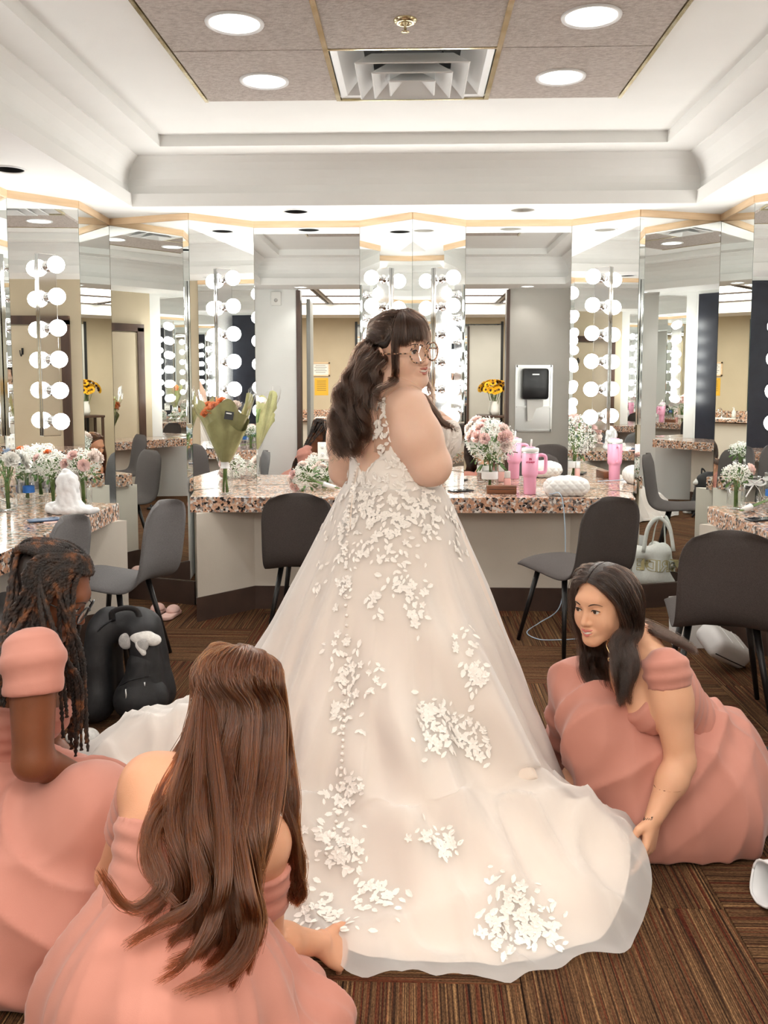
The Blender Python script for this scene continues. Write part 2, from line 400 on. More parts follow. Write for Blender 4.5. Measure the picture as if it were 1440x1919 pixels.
# wall below the vanity counters, angled at the ends, and its vinyl base
def mitre(P, d):
    P = [Vector(p) for p in P]; out = []
    for i, p in enumerate(P):
        ns = []
        if i > 0: q = (p - P[i - 1]).normalized(); ns.append(Vector((q.y, -q.x)))
        if i < len(P) - 1: q = (P[i + 1] - p).normalized(); ns.append(Vector((q.y, -q.x)))
        n = sum(ns, Vector((0, 0))) / len(ns); out.append(p + n * (d / max(n.length_squared, .25)))
    return out
def base_run(name, pts, z0, z1, t0, t1, m):
    mb = MB(); A = mitre(pts, t0); B = mitre(pts, t1); n = len(A)
    vs = [(p.x, p.y, z) for z in (z0, z1) for q in (A, B) for p in q]; fs = []
    for i in range(n - 1):
        fs += [(n + i, n + i + 1, 3 * n + i + 1, 3 * n + i), (i + 1, i, 2 * n + i, 2 * n + i + 1), (2 * n + i, 3 * n + i, 3 * n + i + 1, 2 * n + i + 1)]
    fs += [(0, n, 3 * n, 2 * n), (n - 1, 3 * n - 1, 4 * n - 1, 2 * n - 1)]
    mb.add(vs, fs)
    return struct(mb.build(name, m))
UB = [(-1.40, 5.645), (-1.315, 5.25), (-1.02, 5.57), (1.0, 5.57), (1.295, 5.24), (1.38, 5.63)]
base_run('wall_below_counter', UB, 0, CT - .0955, -.03, 0, 'base_wall_paint')
base_run('baseboard_back', UB, 0, .15, -.001, .009, 'brown_vinyl')
base_run('baseboard_back_left', [PL['L1'], PL['L2'], PL['L3']], 0, .155, -.006, .012, 'brown_vinyl')
base_run('baseboard_back_right', [PL['R3'], PL['R2'], PL['R1']], 0, .155, -.006, .012, 'brown_vinyl')
UL = [(-1.95, 3.0), (-1.95, 4.73), (-1.66, 5.0), (-1.98, 5.12)]
UR = [(1.94, 5.09), (1.62, 4.98), (1.91, 4.70), (1.91, 3.0)]
base_run('wall_below_left_counter', UL, 0, CT - .0955, -.03, 0, 'base_wall_paint')
base_run('wall_below_right_counter', UR, 0, CT - .0955, -.03, 0, 'base_wall_paint')
base_run('baseboard_left', UL, 0, .15, -.001, .009, 'brown_vinyl')
base_run('baseboard_right', UR, 0, .15, -.001, .009, 'brown_vinyl')

# counters
def counter(name, pts, label):
    t = thing(name, label, 'counter', (pts[0][0], pts[0][1], CT - .055))
    bm = bmesh.new(); vs = [bm.verts.new((x, y, CT - .095)) for x, y in pts]; f = bm.faces.new(vs)
    if f.normal.z > 0: pass
    r = bmesh.ops.extrude_face_region(bm, geom=[f]); bmesh.ops.translate(bm, verts=[v for v in r['geom'] if isinstance(v, bmesh.types.BMVert)], vec=(0, 0, .095))
    bmesh.ops.recalc_face_normals(bm, faces=bm.faces[:])
    es = [e for e in bm.edges if all(v.co.z > CT - .001 for v in e.verts)]
    bmesh.ops.bevel(bm, geom=es, offset=.005, segments=2, profile=.5, affect='EDGES')
    me = bpy.data.meshes.new('worktop'); bm.to_mesh(me); bm.free(); o = link('worktop', me, 'granite', t)
    return t
g = .004
bc = counter('vanity_counter', [(-1.37, 5.325), (1.355, 5.365), (1.395, PL['R3'][1] - .008), (PL['b3'][0] - .003, YB - g), (PL['b2'][0] + .004, YB - g), (PL['pk'][0], PL['pk'][1] - .006), (PL['b1'][0] - .003, YB - g), (PL['b0'][0] + .003, YB - g), (-1.424, 5.642)], 'granite vanity counter along the back wall behind the bride')
lc = counter('vanity_counter', [(-1.719, 2.62), (-1.719, 5.045), (-1.98, 5.07), (-1.98, 5.235), (-2.262, 4.925), (-2.262, 2.79), (-2.10, 2.62)], 'granite vanity counter on the left holding the blue phone and white bag')
rc = counter('vanity_counter', [(1.684, 2.62), (1.684, 5.045), (1.95, 5.05), (1.95, 5.205), (2.242, 4.89), (2.242, 2.79), (2.08, 2.62)], 'granite vanity counter at the right edge with the ribboned jar')

# fabric ceiling panels, brass strips, diffuser, cans, sprinkler
PZ = 2.863
px_ = [-1.03, -.374, .356, 1.005]; py_ = [3.185, 3.83, 4.51]
FC = {(0, 0): (-.70, 3.54), (0, 1): (-.697, 4.21), (2, 1): (.672, 4.20), (2, 0): (.676, 3.52), (1, 0): (-.035, 3.533)}
FC.pop((1, 0))
pan = thing('ceiling_panel', 'grey felt covered ceiling panel grid with brass strips', 'ceiling panel', (0, 3.85, PZ))
for i in range(3):
    for j in range(2):
        if (i, j) == (1, 1): continue
        a0, a1, c0, c1 = px_[i] + .007, px_[i + 1] - .007, py_[j] + .004, py_[j + 1] - .004
        hole = FC.get((i, j))
        if hole is None: mb = MB().rbox(((a0 + a1) / 2, (c0 + c1) / 2, PZ + .011), (a1 - a0, c1 - c0, .02), .006)
        else:
            mb = MB(); holed(mb, a0, a1, c0, c1, hole, .1, PZ + .001, 48, .02)
        mb.build('felt_panel', 'panel_fabric', pan, auto=40)
for x in px_[1:3]: MB().box((x, (py_[0] + py_[2]) / 2, PZ + .004), (.022, py_[2] - py_[0], .014)).build('brass_strip', 'brass', pan)
for x in (px_[0] - .006, px_[3] + .006): MB().box((x, (py_[0] + py_[2]) / 2, PZ + .01), (.016, py_[2] - py_[0], .026)).build('brass_edge', 'brass', pan)
MB().box(((px_[1] + px_[2]) / 2, py_[2] - .002, PZ + .006), (px_[2] - px_[1], .014, .016)).build('brass_edge', 'brass', pan)
MB().box(((px_[1] + px_[2]) / 2, py_[1], PZ + .006), (px_[2] - px_[1], .014, .016)).build('brass_edge', 'brass', pan)
dcx, dcy = (px_[1] + px_[2]) / 2, (py_[1] + py_[2]) / 2
vent = thing('ceiling_diffuser', 'white square ceiling air diffuser with nested louvres', 'air vent', (dcx, dcy, PZ))
def sqring(mb, w0, d0, z0, w1, d1, z1):
    a = [(dcx + sx * w0 / 2, dcy + sy * d0 / 2, z0) for sx, sy in ((-1, -1), (1, -1), (1, 1), (-1, 1))]
    b = [(dcx + sx * w1 / 2, dcy + sy * d1 / 2, z1) for sx, sy in ((-1, -1), (1, -1), (1, 1), (-1, 1))]
    mb.add(a + b, [(j, (j + 1) % 4, 4 + (j + 1) % 4, 4 + j) for j in range(4)])
wv, dv = px_[2] - px_[1] - .03, py_[2] - py_[1] - .02
mb = MB(); sqring(mb, wv, dv, PZ + .006, wv - .06, dv - .06, PZ + .012); sqring(mb, wv - .06, dv - .06, PZ + .012, wv - .26, dv - .26, PZ + .10)
mb.build('back_pan', 'white_metal', vent)
MB().lathe([(.0, PZ + .098), (.14, PZ + .098), (.15, PZ + .09)], (dcx, dcy, 0), 28).build('duct_opening', 'dark_hole', vent)
for k_, (w, dz) in enumerate(((.50, -.022), (.36, -.040), (.21, -.052))):
    mb = MB(); z = PZ + dz
    sqring(mb, w, w, z, w - .012, w - .012, z - .004); sqring(mb, w - .012, w - .012, z - .004, w - .15, w - .15, z + .055); sqring(mb, w, w, z, w - .14, w - .14, z + .062)
    o = mb.build('louvre_cone', 'white_metal', vent)
MB().prism([(dcx - .035, dcy - .035), (dcx + .035, dcy - .035), (dcx + .035, dcy + .035), (dcx - .035, dcy + .035)], PZ + .0, PZ + .006).build('centre_plate', 'white_metal', vent)

def downlight(loc, r, label, lit, group):
    t = thing('recessed_downlight', label, 'ceiling light', loc, group)
    x, y, z = loc
    MB().lathe([(r * .86, z - .001), (r * .9, z - .006), (r, z - .005), (r * 1.02, z + .001)], (x, y, 0), 40).build('trim_ring', 'white_metal', t, smooth=True)
    if lit:
        mb = MB(); n = 40; prof = [(r * .87, z - .001), (r * .80, z + .05), (r * .60, z + .11), (r * .0, z + .125)]
        mb.lathe(prof, (x, y, 0), n); mb.build('reflector', 'can_reflector', t)
        MB().lathe([(0, z + .10), (r * .41, z + .10)], (x, y, 0), n).build('lamp_face', 'can_glow', t)
    else:
        MB().lathe([(r * .87, z - .002), (r * .84, z + .03), (r * .8, z + .11), (0, z + .112)], (x, y, 0), 40).build('dark_baffle', 'dark_hole' if lit is False else 'grey_wall_paint', t)
    return t
G1 = 'downlights in the felt ceiling panel'
downlight((-.70, 3.54, PZ), .113, 'lit downlight in the near left felt ceiling panel', True, G1)
downlight((-.697, 4.21, PZ), .113, 'lit downlight in the far left felt ceiling panel', True, G1)
downlight((.672, 4.20, PZ), .113, 'lit downlight in the far right felt ceiling panel', True, G1)
downlight((.676, 3.52, PZ), .113, 'lit downlight in the near right felt ceiling panel', True, G1)
G2 = 'unlit downlights in the white soffit'
downlight((-2.03, 4.455, SOF), .085, 'dark unlit soffit downlight at the left edge above the mirrors', False, G2)
downlight((-.74, 5.616, SOF), .085, 'dark unlit soffit downlight left of the bride', False, G2)
downlight((.677, 5.611, SOF), .085, 'pale unlit soffit downlight right of the bride', None, G2)
downlight((2.0, 4.455, SOF), .085, 'pale unlit soffit downlight over the right counter', None, G2)
G3 = 'added fill downlights in the near soffit'
for x_, w_ in ((-1.3, 'leftmost'), (-.45, 'second from the left'), (.45, 'third from the left'), (1.3, 'rightmost')): downlight((x_, 1.70, SOF), .085, 'added fill downlight in the soffit over the doorway behind the camera, ' + w_, True, G3)  # row added as fill for the camera-facing side of the gown
downlight((-1.86, 2.30, SOF), .085, 'added fill downlight in the soffit over the near end of the left counter', True, G3); downlight((1.83, 2.30, SOF), .085, 'added fill downlight in the soffit over the near end of the right counter', True, G3)  # unseen pair, added to brighten the bride from the near sides
spk = thing('fire_sprinkler', 'small brass fire sprinkler in the middle ceiling panel', 'sprinkler', (-.035, 3.533, PZ))
MB().lathe([(.018, PZ + .002), (.022, PZ - .012), (.036, PZ - .012), (.046, PZ - .004), (.046, PZ + .002)], (-.035, 3.533, 0), 28).build('escutcheon', 'brass', spk, smooth=True)
MB().lathe([(0, PZ - .045), (.016, PZ - .045), (.016, PZ - .042), (.005, PZ - .038), (.005, PZ - .02), (.012, PZ - .012), (.012, PZ)], (-.035, 3.533, 0), 16).build('sprinkler_head', 'brass', spk, smooth=True)

# ------------------------------------------------------------------ vanity light bars
def light_bar(a, b, label, f=.5, n=6, ztop=2.128, dz=.178):
    a = Vector(a); b = Vector(b); d = (b - a).normalized(); nn = Vector((d.y, -d.x)); m = a.lerp(b, f)
    t = thing('vanity_light_bar', label, 'light', (m.x, m.y, 1.15), 'mirror light bars with round globe bulbs')
    mb = MB(); w = .055
    c = m + nn * .013
    MB().rbox((c.x, c.y, 1.675), (2 * w, .022, 1.05), .003, rz=math.atan2(d.y, d.x), n=1).build('chrome_bar', 'chrome', t, auto=30)
    for i in range(n):
        z = ztop - dz * i
        p = m + nn * .024; q = m + nn * .135
        s = MB().lathe([(.03, 0), (.03, .006), (.021, .01), (.021, .034), (.0225, .036), (.0225, .04), (.021, .042), (.021, .072), (.0, .072)], (p.x, p.y, z), 20, axis=(nn.x, nn.y, 0)).build('lamp_socket', 'chrome', t, smooth=True)
        MB().sphere((q.x, q.y, z), .0475, 18, 10).build('globe_bulb', 'bulb_glow', s, smooth=True)
    return t
# near ends of the side mirrors, outside the frame but doubled in the corner mirrors
NR0, NR1, NL0, NL1 = (2.25, 2.78), (1.96, 2.46), (-2.27, 2.78), (-1.985, 2.46)
pane(wall_right, NR0, NR1, CT + .001, TRIM0); pane(wall_left, NL1, NL0, CT + .001, TRIM0)
struct(MB().prism([(2.257, 2.79), (1.967, 2.462), (2.257, 2.40)], 0, SOF).build('wall_right_pier', 'white_wall_paint')); struct(MB().prism([(-2.277, 2.79), (-1.992, 2.462), (-2.277, 2.40)], 0, SOF).build('wall_left_pier', 'white_wall_paint'))
light_bar(NR0, NR1, 'vertical bar of lit globe bulbs on the near right mirror pier'); light_bar(NL1, NL0, 'vertical bar of lit globe bulbs on the near left mirror pier')
light_bar(PL['L0'], PL['L1'], 'vertical bar of six lit globe bulbs on the leftmost mirror')
light_bar(PL['L3'], PL['b0'], 'vertical bar of lit globe bulbs above the paper-wrapped bouquet')
light_bar(PL['b1'], PL['pk'], 'vertical bar of lit globe bulbs just left of the bride\'s head')
light_bar(PL['pk'], PL['b2'], 'vertical bar of lit globe bulbs just right of the bride\'s glasses')
light_bar(PL['b3'], PL['R3'], 'vertical bar of lit globe bulbs above the white quilted pouch')
light_bar(PL['R1'], PL['R0'], 'vertical bar of lit globe bulbs at the far right mirror edge')
# ------------------------------------------------------------------ the space behind the camera, seen in the mirrors
def st(name, mb, m, lab=None):
    o = struct(mb.build(name, m))
    if lab: o['label'] = lab
    return o
st('wall_rear_left', MB().prism([(-2.3, REAR - .12), (-1.37, REAR - .12), (-1.37, REAR), (-2.3, REAR)], 0, SOF + .02), 'white_wall_paint')
st('wall_rear_right', MB().prism([(1.12, REAR - .12), (2.28, REAR - .12), (2.28, REAR), (1.12, REAR)], 0, SOF + .02), 'grey_wall_paint')
HB = -2.35
st('wall_hall_back', MB().prism([(-3, HB - .1), (3, HB - .1), (3, HB), (-3, HB)], 0, 2.7), 'beige_wall_paint')
st('wall_hall_left', MB().prism([(-2.75, HB), (-2.65, HB), (-2.65, REAR), (-2.75, REAR)], 0, 2.7), 'beige_wall_paint')
st('wall_hall_right', MB().prism([(2.65, HB), (2.75, HB), (2.75, REAR), (2.65, REAR)], 0, 2.7), 'grey_wall_paint')
st('wall_hall_front_left', MB().prism([(-2.75, REAR - .14), (-2.28, REAR - .14), (-2.28, REAR), (-2.75, REAR)], 0, 2.7), 'beige_wall_paint')
st('wall_hall_front_right', MB().prism([(2.26, REAR - .14), (2.75, REAR - .14), (2.75, REAR), (2.26, REAR)], 0, 2.7), 'beige_wall_paint')
mb = MB().prism([(-3, HB), (3, HB), (3, REAR - .02), (-3, REAR - .02)], 2.63, 2.7)
mb.prism([(-3, HB), (3, HB), (3, HB + .75), (-3, HB + .75)], 2.45, 2.63)
st('ceiling_hall', mb, 'ceiling_paint')
trimm = MB()
for x in (-1.37,): trimm.box((x + .01, REAR - .06, 1.26), (.05, .16, 2.52))
trimm.box((1.11, REAR - .06, 1.26), (.04, .16, 2.52))
st('trim_2', trimm, 'dark_wood')
for i in range(4):
    for j in range(2):
        x = -1.9 + i * 1.27; y = -1.0 + j * 1.25
        t = thing('fluorescent_panel', 'lit square ceiling panel of the hall behind the camera', 'ceiling light', (x, y, 2.63), 'lit ceiling panels in the hall')
        MB().box((x, y, 2.626), (1.16, 1.14, .004)).build('diffuser', 'hall_glow', t)
        fr = MB()
        for s in (-1, 1): fr.box((x + s * .59, y, 2.62), (.03, 1.2, .02)); fr.box((x, y + s * .585, 2.62), (1.2, .03, .02))
        fr.build('frame', 'brown_vinyl', t)
# open door leaf of the doorway
d1 = struct(MB().rbox((-1.29, REAR - .56, 1.22), (.045, .86, 2.42), .004, rz=math.radians(-4), n=1).build('door_1', 'door_grey')); d1['label'] = 'open grey door leaf'
# side door and frame on the right wall
d2 = struct(MB().box((2.245, 3.45, 1.02), (.03, .92, 2.04)).build('door_2', 'beige_wall_paint')); d2['label'] = 'beige side door in brown frame'
fr = MB(); fr.box((2.238, 2.95, 1.05), (.05, .09, 2.1)); fr.box((2.238, 3.95, 1.05), (.05, .09, 2.1)); fr.box((2.238, 3.45, 2.1), (.05, 1.09, .09))
struct(fr.build('trim_3', 'dark_wood', None))
fr = MB()
for y in (1.95,): fr.box((2.245, y, 1.1), (.03, .5, 1.9))
struct(fr.build('door_3', 'door_grey'))
for y in (1.95, 3.5):
    hk = thing('coat_hook', 'small metal coat hook on the grey door near the doorway' if y < 3 else 'small metal coat hook on the beige side door', 'hook', (2.228, y, 1.75), 'coat hooks on the right wall')
    MB().tube(catmull([(2.225, y, 1.79), (2.19, y, 1.72), (2.16, y, 1.74), (2.15, y, 1.78)], 10), .006, 6).build('hook_prong', 'black_metal', hk, smooth=True)
    MB().box((2.226, y, 1.77), (.008, .02, .07)).build('hook_plate', 'black_metal', hk)
nv = struct(MB().box((-2.268, 3.5, 1.25), (.016, 1.35, 2.48)).build('door_4', 'navy_paint')); nv['label'] = 'dark navy panel on the left wall'
ex = thing('exit_sign', 'red lit exit sign on the dark wall, seen in the right mirror', 'sign', (-2.25, 3.6, 2.05))
MB().rbox((-2.245, 3.6, 2.12), (.02, .3, .16), .004, n=1).build('housing', 'black_plastic', ex)
def text_mesh(body, size, name, m, parent, mtx, depth=.001, bold=0.0):
    cu = bpy.data.curves.new(name, 'FONT'); cu.body = body; cu.size = size; cu.extrude = depth; cu.align_x = 'CENTER'; cu.align_y = 'CENTER'; cu.offset = bold; cu.resolution_u = 3
    o = bpy.data.objects.new(name, cu); C.objects.link(o)
    me = bpy.data.meshes.new_from_object(o.evaluated_get(bpy.context.evaluated_depsgraph_get())); bpy.data.objects.remove(o)
    me.transform(mtx); return link(name, me, m, parent)
text_mesh('EXIT', .13, 'lettering', 'exit_red', ex, Matrix(((0, 0, 1, -2.2335), (1, 0, 0, 3.6), (0, 1, 0, 2.12), (0, 0, 0, 1))), bold=.004)
# sensor on the white wall
sn = thing('motion_sensor', 'white wall sensor above the doorway, seen in the mirror', 'sensor', (-1.62, REAR, 2.38))
MB().rbox((-1.62, REAR + .02, 2.42), (.12, .04, .16), .01).build('housing', 'white_plastic', sn, auto=40)
MB().sphere((-1.62, REAR + .04, 2.40), .022, 14, 8).build('lens', 'steel', sn, smooth=True)
# paper towel dispenser recessed in the grey wall
dp = thing('paper_towel_dispenser', 'black paper towel dispenser in a steel wall frame, seen in the mirror', 'dispenser', (1.42, REAR, .86))
fr = MB(); y = REAR + .012
for x in (1.215, 1.625): fr.box((x, y, 1.25), (.025, .024, .78))
for z in (.872, 1.628): fr.box((1.42, y, z), (.41, .024, .025))
fr.box((1.42, REAR + .002, 1.25), (.41, .004, .76)); fr.box((1.42, REAR + .03, 1.15), (.41, .06, .02)); fr.build('steel_frame', 'steel', dp)
MB().rbox((1.42, REAR + .09, 1.42), (.31, .17, .36), .03).build('cover', 'black_plastic', dp, auto=40)
MB().box((1.42, REAR + .178, 1.53), (.08, .004, .014)).build('label_plate', 'steel', dp)
pt = MB(); g1 = [(-.09, 0), (.1, 0), (.1, -.08), (.02, -.1), (-.03, -.24), (-.08, -.25)]
pt.add([(1.42 + x, REAR + .1, 1.235 + z) for x, z in g1] + [(1.42 + x, REAR + .102, 1.235 + z) for x, z in g1], [(0, 1, 2, 3, 4, 5), (11, 10, 9, 8, 7, 6)])
pt.build('paper_towel', 'white_plastic', dp)
# notices on the hall wall
nf = thing('framed_notice', 'wood framed printed notice on the beige wall, seen in the mirror', 'notice', (-1.5, HB, 1.58))
for x in (-1.64, -1.36): MB().box((x, HB + .01, 1.63), (.02, .02, .22)).build('frame_side', 'peach_trim', nf)
for z in (1.53, 1.73): MB().box((-1.5, HB + .01, z), (.3, .02, .02)).build('frame_rail', 'peach_trim', nf)
MB().box((-1.5, HB + .004, 1.63), (.28, .006, .2)).build('paper', 'white_plastic', nf)
mat('yellow_paper', srgb(226, 178, 60), .8); mat('ink', srgb(90, 80, 70), .8)
for k in range(5): MB().box((-1.5, HB + .0075, 1.69 - k * .028), (.2 if k % 2 else .16, .001, .006)).build('text_line', 'ink', nf)
yn = thing('yellow_notice', 'yellow paper notice taped to the beige wall, seen in the mirror', 'notice', (-1.487, HB, 1.21))
MB().box((-1.487, HB + .002, 1.35), (.22, .003, .28)).build('paper', 'yellow_paper', yn)
for k in range(6): MB().box((-1.487, HB + .004, 1.44 - k * .03), (.15, .001, .006)).build('text_line', 'ink', yn)
# sink counter on the hall wall
sc = thing('sink_counter', 'long granite sink counter on the beige wall, seen in the mirror', 'counter', (-1.4, HB + .28, 0))
MB().rbox((-1.5, HB + .28, .84), (2.2, .54, .05), .005, n=1).build('worktop', 'granite', sc)
MB().box((-1.5, HB + .012, .92), (2.2, .02, .11)).build('backsplash', 'granite', sc)
MB().box((-1.5, HB + .25, .4), (2.1, .46, .8)).build('cabinet_body', 'base_wall_paint', sc)
MB().rbox((-1.3, HB + .3, .866), (.5, .30, .012), .005, n=1).build('sink_rim', 'white_plastic', sc)
tp = thing('tap', 'chrome sink tap, seen in the mirror', 'tap', (-1.3, HB + .1, .865))
MB().tube(catmull([(-1.3, HB + .1, .865), (-1.3, HB + .1, .98), (-1.3, HB + .17, 1.02), (-1.3, HB + .24, .98)], 12), .013, 10).build('spout', 'chrome', tp, smooth=True)
MB().lathe([(.025, 0), (.025, .01), (.014, .02), (.014, .03)], (-1.3, HB + .1, .864), 14).build('base', 'chrome', tp, smooth=True)
sb = thing('soap_dispenser', 'white soap bottle by the sink, seen in the mirror', 'soap bottle', (-1.1, HB + .12, .865))
MB().lathe([(0, .001), (.03, .001), (.032, .1), (.012, .13), (.012, .16), (0, .16)], (-1.1, HB + .12, .865), 14).build('bottle', 'white_plastic', sb, smooth=True)
MB().box((-1.1, HB + .14, 1.03), (.014, .05, .01)).build('pump', 'white_plastic', sb)
hm = struct(MB().box((.25, HB + .006, 1.5), (2.3, .01, 1.7)).build('mirror_hall', 'mirror_glass')); hm['label'] = 'large mirror on the hall back wall'
fr = MB()
for x in (-.92, 1.42): fr.box((x, HB + .01, 1.5), (.04, .02, 1.78))
fr.build('mirror_frame', 'black_metal', hm)
# ------------------------------------------------------------------ implicit-surface toolkit for bodies and draped cloth
f4 = np.float32
def unit(v): v = np.asarray(v, float); return v / np.linalg.norm(v)
def frame(fwd, up=(0, 0, 1)):
    f = unit(fwd); r = unit(np.cross(f, up)); u = np.cross(r, f)
    return np.stack([r, f, u], 1)                     # columns: right, forward, up
class RC:                                             # tapered capsule
    def __init__(s, a, b, r1, r2, k=.02, op=1): s.a = np.array(a, float); s.b = np.array(b, float); s.r1, s.r2, s.k, s.op = r1, r2, k, op
    def box(s): r = max(s.r1, s.r2); return np.minimum(s.a, s.b) - r, np.maximum(s.a, s.b) + r
    def d(s, X, Y, Z):
        ba = s.b - s.a; L2 = ba @ ba
        px, py, pz = X - f4(s.a[0]), Y - f4(s.a[1]), Z - f4(s.a[2])
        h = np.clip((px * f4(ba[0]) + py * f4(ba[1]) + pz * f4(ba[2])) / f4(L2), 0, 1)
        return np.sqrt((px - h * f4(ba[0])) ** 2 + (py - h * f4(ba[1])) ** 2 + (pz - h * f4(ba[2])) ** 2) - (f4(s.r1) + h * f4(s.r2 - s.r1))
class EL:                                             # ellipsoid, R columns are its axes
    def __init__(s, c, r, R=None, k=.02, op=1): s.c = np.array(c, float); s.r = np.array(r, float); s.R = np.eye(3) if R is None else R; s.k, s.op = k, op
    def box(s): m = np.abs(s.R) @ s.r; return s.c - m, s.c + m
    def d(s, X, Y, Z):
        p = [X - f4(s.c[0]), Y - f4(s.c[1]), Z - f4(s.c[2])]
        q = [sum(p[i] * f4(s.R[i, j]) for i in range(3)) for j in range(3)]
        k0 = np.sqrt(sum((q[j] / f4(s.r[j])) ** 2 for j in range(3))); k1 = np.sqrt(sum((q[j] / f4(s.r[j] ** 2)) ** 2 for j in range(3)))
        return k0 * (k0 - 1) / np.maximum(k1, 1e-6)
def field(prims, lo, hi, h, pad=.05):
    lo = np.array(lo, float); hi = np.array(hi, float); n = np.maximum(((hi - lo) / h).astype(int) + 2, 4)
    ax = [(lo[i] + h * np.arange(n[i])).astype(f4) for i in range(3)]
    F = np.full(n, .5, f4)
    for p in prims:
        a, b = p.box(); m = pad + p.k
        i0 = np.clip(((a - m - lo) / h).astype(int), 0, n - 1); i1 = np.clip(((b + m - lo) / h).astype(int) + 2, 0, n)
        if np.any(i1 <= i0): continue
        sl = tuple(slice(i0[i], i1[i]) for i in range(3))
        D = p.d(ax[0][sl[0]][:, None, None], ax[1][sl[1]][None, :, None], ax[2][sl[2]][None, None, :])
        A = F[sl]; k = f4(max(p.k, 1e-4))
        if p.op > 0:
            t = np.maximum(k - np.abs(A - D), 0) / k; F[sl] = np.minimum(A, D) - t * t * k * f4(.25)
        else:
            t = np.maximum(k - np.abs(A + D), 0) / k; F[sl] = np.maximum(A, -D) + t * t * k * f4(.25)
    return F, lo, ax
def eval_pts(prims, P):
    P = np.asarray(P, f4); X, Y, Z = P[:, 0], P[:, 1], P[:, 2]; F = np.full(len(P), .5, f4)
    for p in prims:
        D = p.d(X, Y, Z); k = f4(max(p.k, 1e-4)); t = np.maximum(k - np.abs(F - D), 0) / k
        F = np.minimum(F, D) - t * t * k * f4(.25) if p.op > 0 else np.maximum(F, -D)
    return F
def nets(F, lo, h):
    S = F < 0; nx, ny, nz = F.shape
    sm = np.zeros((nx - 1, ny - 1, nz - 1, 3), f4); ct = np.zeros((nx - 1, ny - 1, nz - 1), f4)
    E = []
    for ax in range(3):
        sl0 = [slice(None)] * 3; sl1 = [slice(None)] * 3; sl0[ax] = slice(0, -1); sl1[ax] = slice(1, None)
        a, b = F[tuple(sl0)], F[tuple(sl1)]
        idx = np.argwhere(S[tuple(sl0)] != S[tuple(sl1)])
        if len(idx) == 0: E.append((idx, None)); continue
        va = a[tuple(idx.T)]; vb = b[tuple(idx.T)]; t = va / (va - vb)
        P = idx.astype(f4); P[:, ax] += t
        o1, o2 = [i for i in range(3) if i != ax]
        for d1 in (0, -1):
            for d2 in (0, -1):
                c = idx.copy(); c[:, o1] += d1; c[:, o2] += d2
                ok = (c[:, o1] >= 0) & (c[:, o2] >= 0) & (c[:, o1] < sm.shape[o1]) & (c[:, o2] < sm.shape[o2])
                cc = tuple(c[ok].T); np.add.at(sm, cc, P[ok]); np.add.at(ct, cc, 1)
        E.append((idx, va < 0))
    act = ct > 0; ids = np.full(ct.shape, -1, np.int64); ids[act] = np.arange(act.sum())
    V = sm[act] / ct[act][:, None] * f4(h) + lo.astype(f4)
    quads = []
    for ax in range(3):
        idx, neg = E[ax]
        if neg is None: continue
        o1, o2 = (ax + 1) % 3, (ax + 2) % 3
        ok = (idx[:, o1] > 0) & (idx[:, o2] > 0) & (idx[:, o1] < ct.shape[o1]) & (idx[:, o2] < ct.shape[o2])
        idx = idx[ok]; neg = neg[ok]; q = []
        for d1, d2 in ((-1, -1), (0, -1), (0, 0), (-1, 0)):
            c = idx.copy(); c[:, o1] += d1; c[:, o2] += d2; q.append(ids[tuple(c.T)])
        q = np.stack(q, 1); q[~neg] = q[~neg][:, ::-1]; quads.append(q)
    return V.astype(float), np.concatenate(quads)
def vnormals(V, Q):
    N = np.zeros_like(V); fn = np.cross(V[Q[:, 2]] - V[Q[:, 0]], V[Q[:, 3]] - V[Q[:, 1]])
    for j in range(4): np.add.at(N, Q[:, j], fn)
    return N / np.maximum(np.linalg.norm(N, axis=1), 1e-9)[:, None]
def smooth_mesh(V, Q, it=2, lam=.5):
    A = np.concatenate([Q[:, 0], Q[:, 1], Q[:, 2], Q[:, 3]]); B = np.concatenate([Q[:, 1], Q[:, 2], Q[:, 3], Q[:, 0]])
    deg = np.bincount(A, minlength=len(V)) + np.bincount(B, minlength=len(V))
    for _ in range(it):
        S = np.zeros_like(V)
        for c in range(3): S[:, c] = np.bincount(A, V[B, c], len(V)) + np.bincount(B, V[A, c], len(V))
        V = V + lam * (S / np.maximum(deg, 1)[:, None] - V)
    return V
def mesh_np(name, V, Q, m, parent=None, smooth=True, attr=None):
    me = bpy.data.meshes.new(name); V = np.ascontiguousarray(V, np.float32)
    Q = np.asarray(Q, np.int32); k = Q.shape[1]
    me.vertices.add(len(V)); me.vertices.foreach_set('co', V.ravel())
    me.loops.add(Q.size); me.loops.foreach_set('vertex_index', Q.ravel())
    me.polygons.add(len(Q)); me.polygons.foreach_set('loop_start', np.arange(0, Q.size, k, dtype=np.int32))
    me.update(calc_edges=True); me.validate()
    if attr is not None:
        for an, av in attr.items():
            a = me.attributes.new(an, 'FLOAT', 'POINT'); a.data.foreach_set('value', np.ascontiguousarray(av, np.float32))
    return link(name, me, m, parent, smooth)
def bounds(prims, pad):
    b = [p.box() for p in prims if p.op > 0]
    return np.min([x[0] for x in b], 0) - pad, np.max([x[1] for x in b], 0) + pad
def sdf_mesh(prims, h, lo=None, hi=None, sm=2, clip=None, grow=0.0, pad=.02):
    if lo is None: lo, hi = bounds(prims, pad + grow)
    F, lo, ax = field(prims, lo, hi, h)
    if grow: F -= f4(grow)
    if clip is not None:
        F = np.maximum(F, clip(ax[0][:, None, None], ax[1][None, :, None], ax[2][None, None, :]).astype(f4))
    F[0], F[-1] = .5, .5; F[:, 0], F[:, -1] = .5, .5; F[:, :, 0], F[:, :, -1] = .5, .5
    V, Q = nets(F, lo, h)
    return (smooth_mesh(V, Q, sm), Q) if sm else (V, Q)
_nr = np.random.RandomState(7)
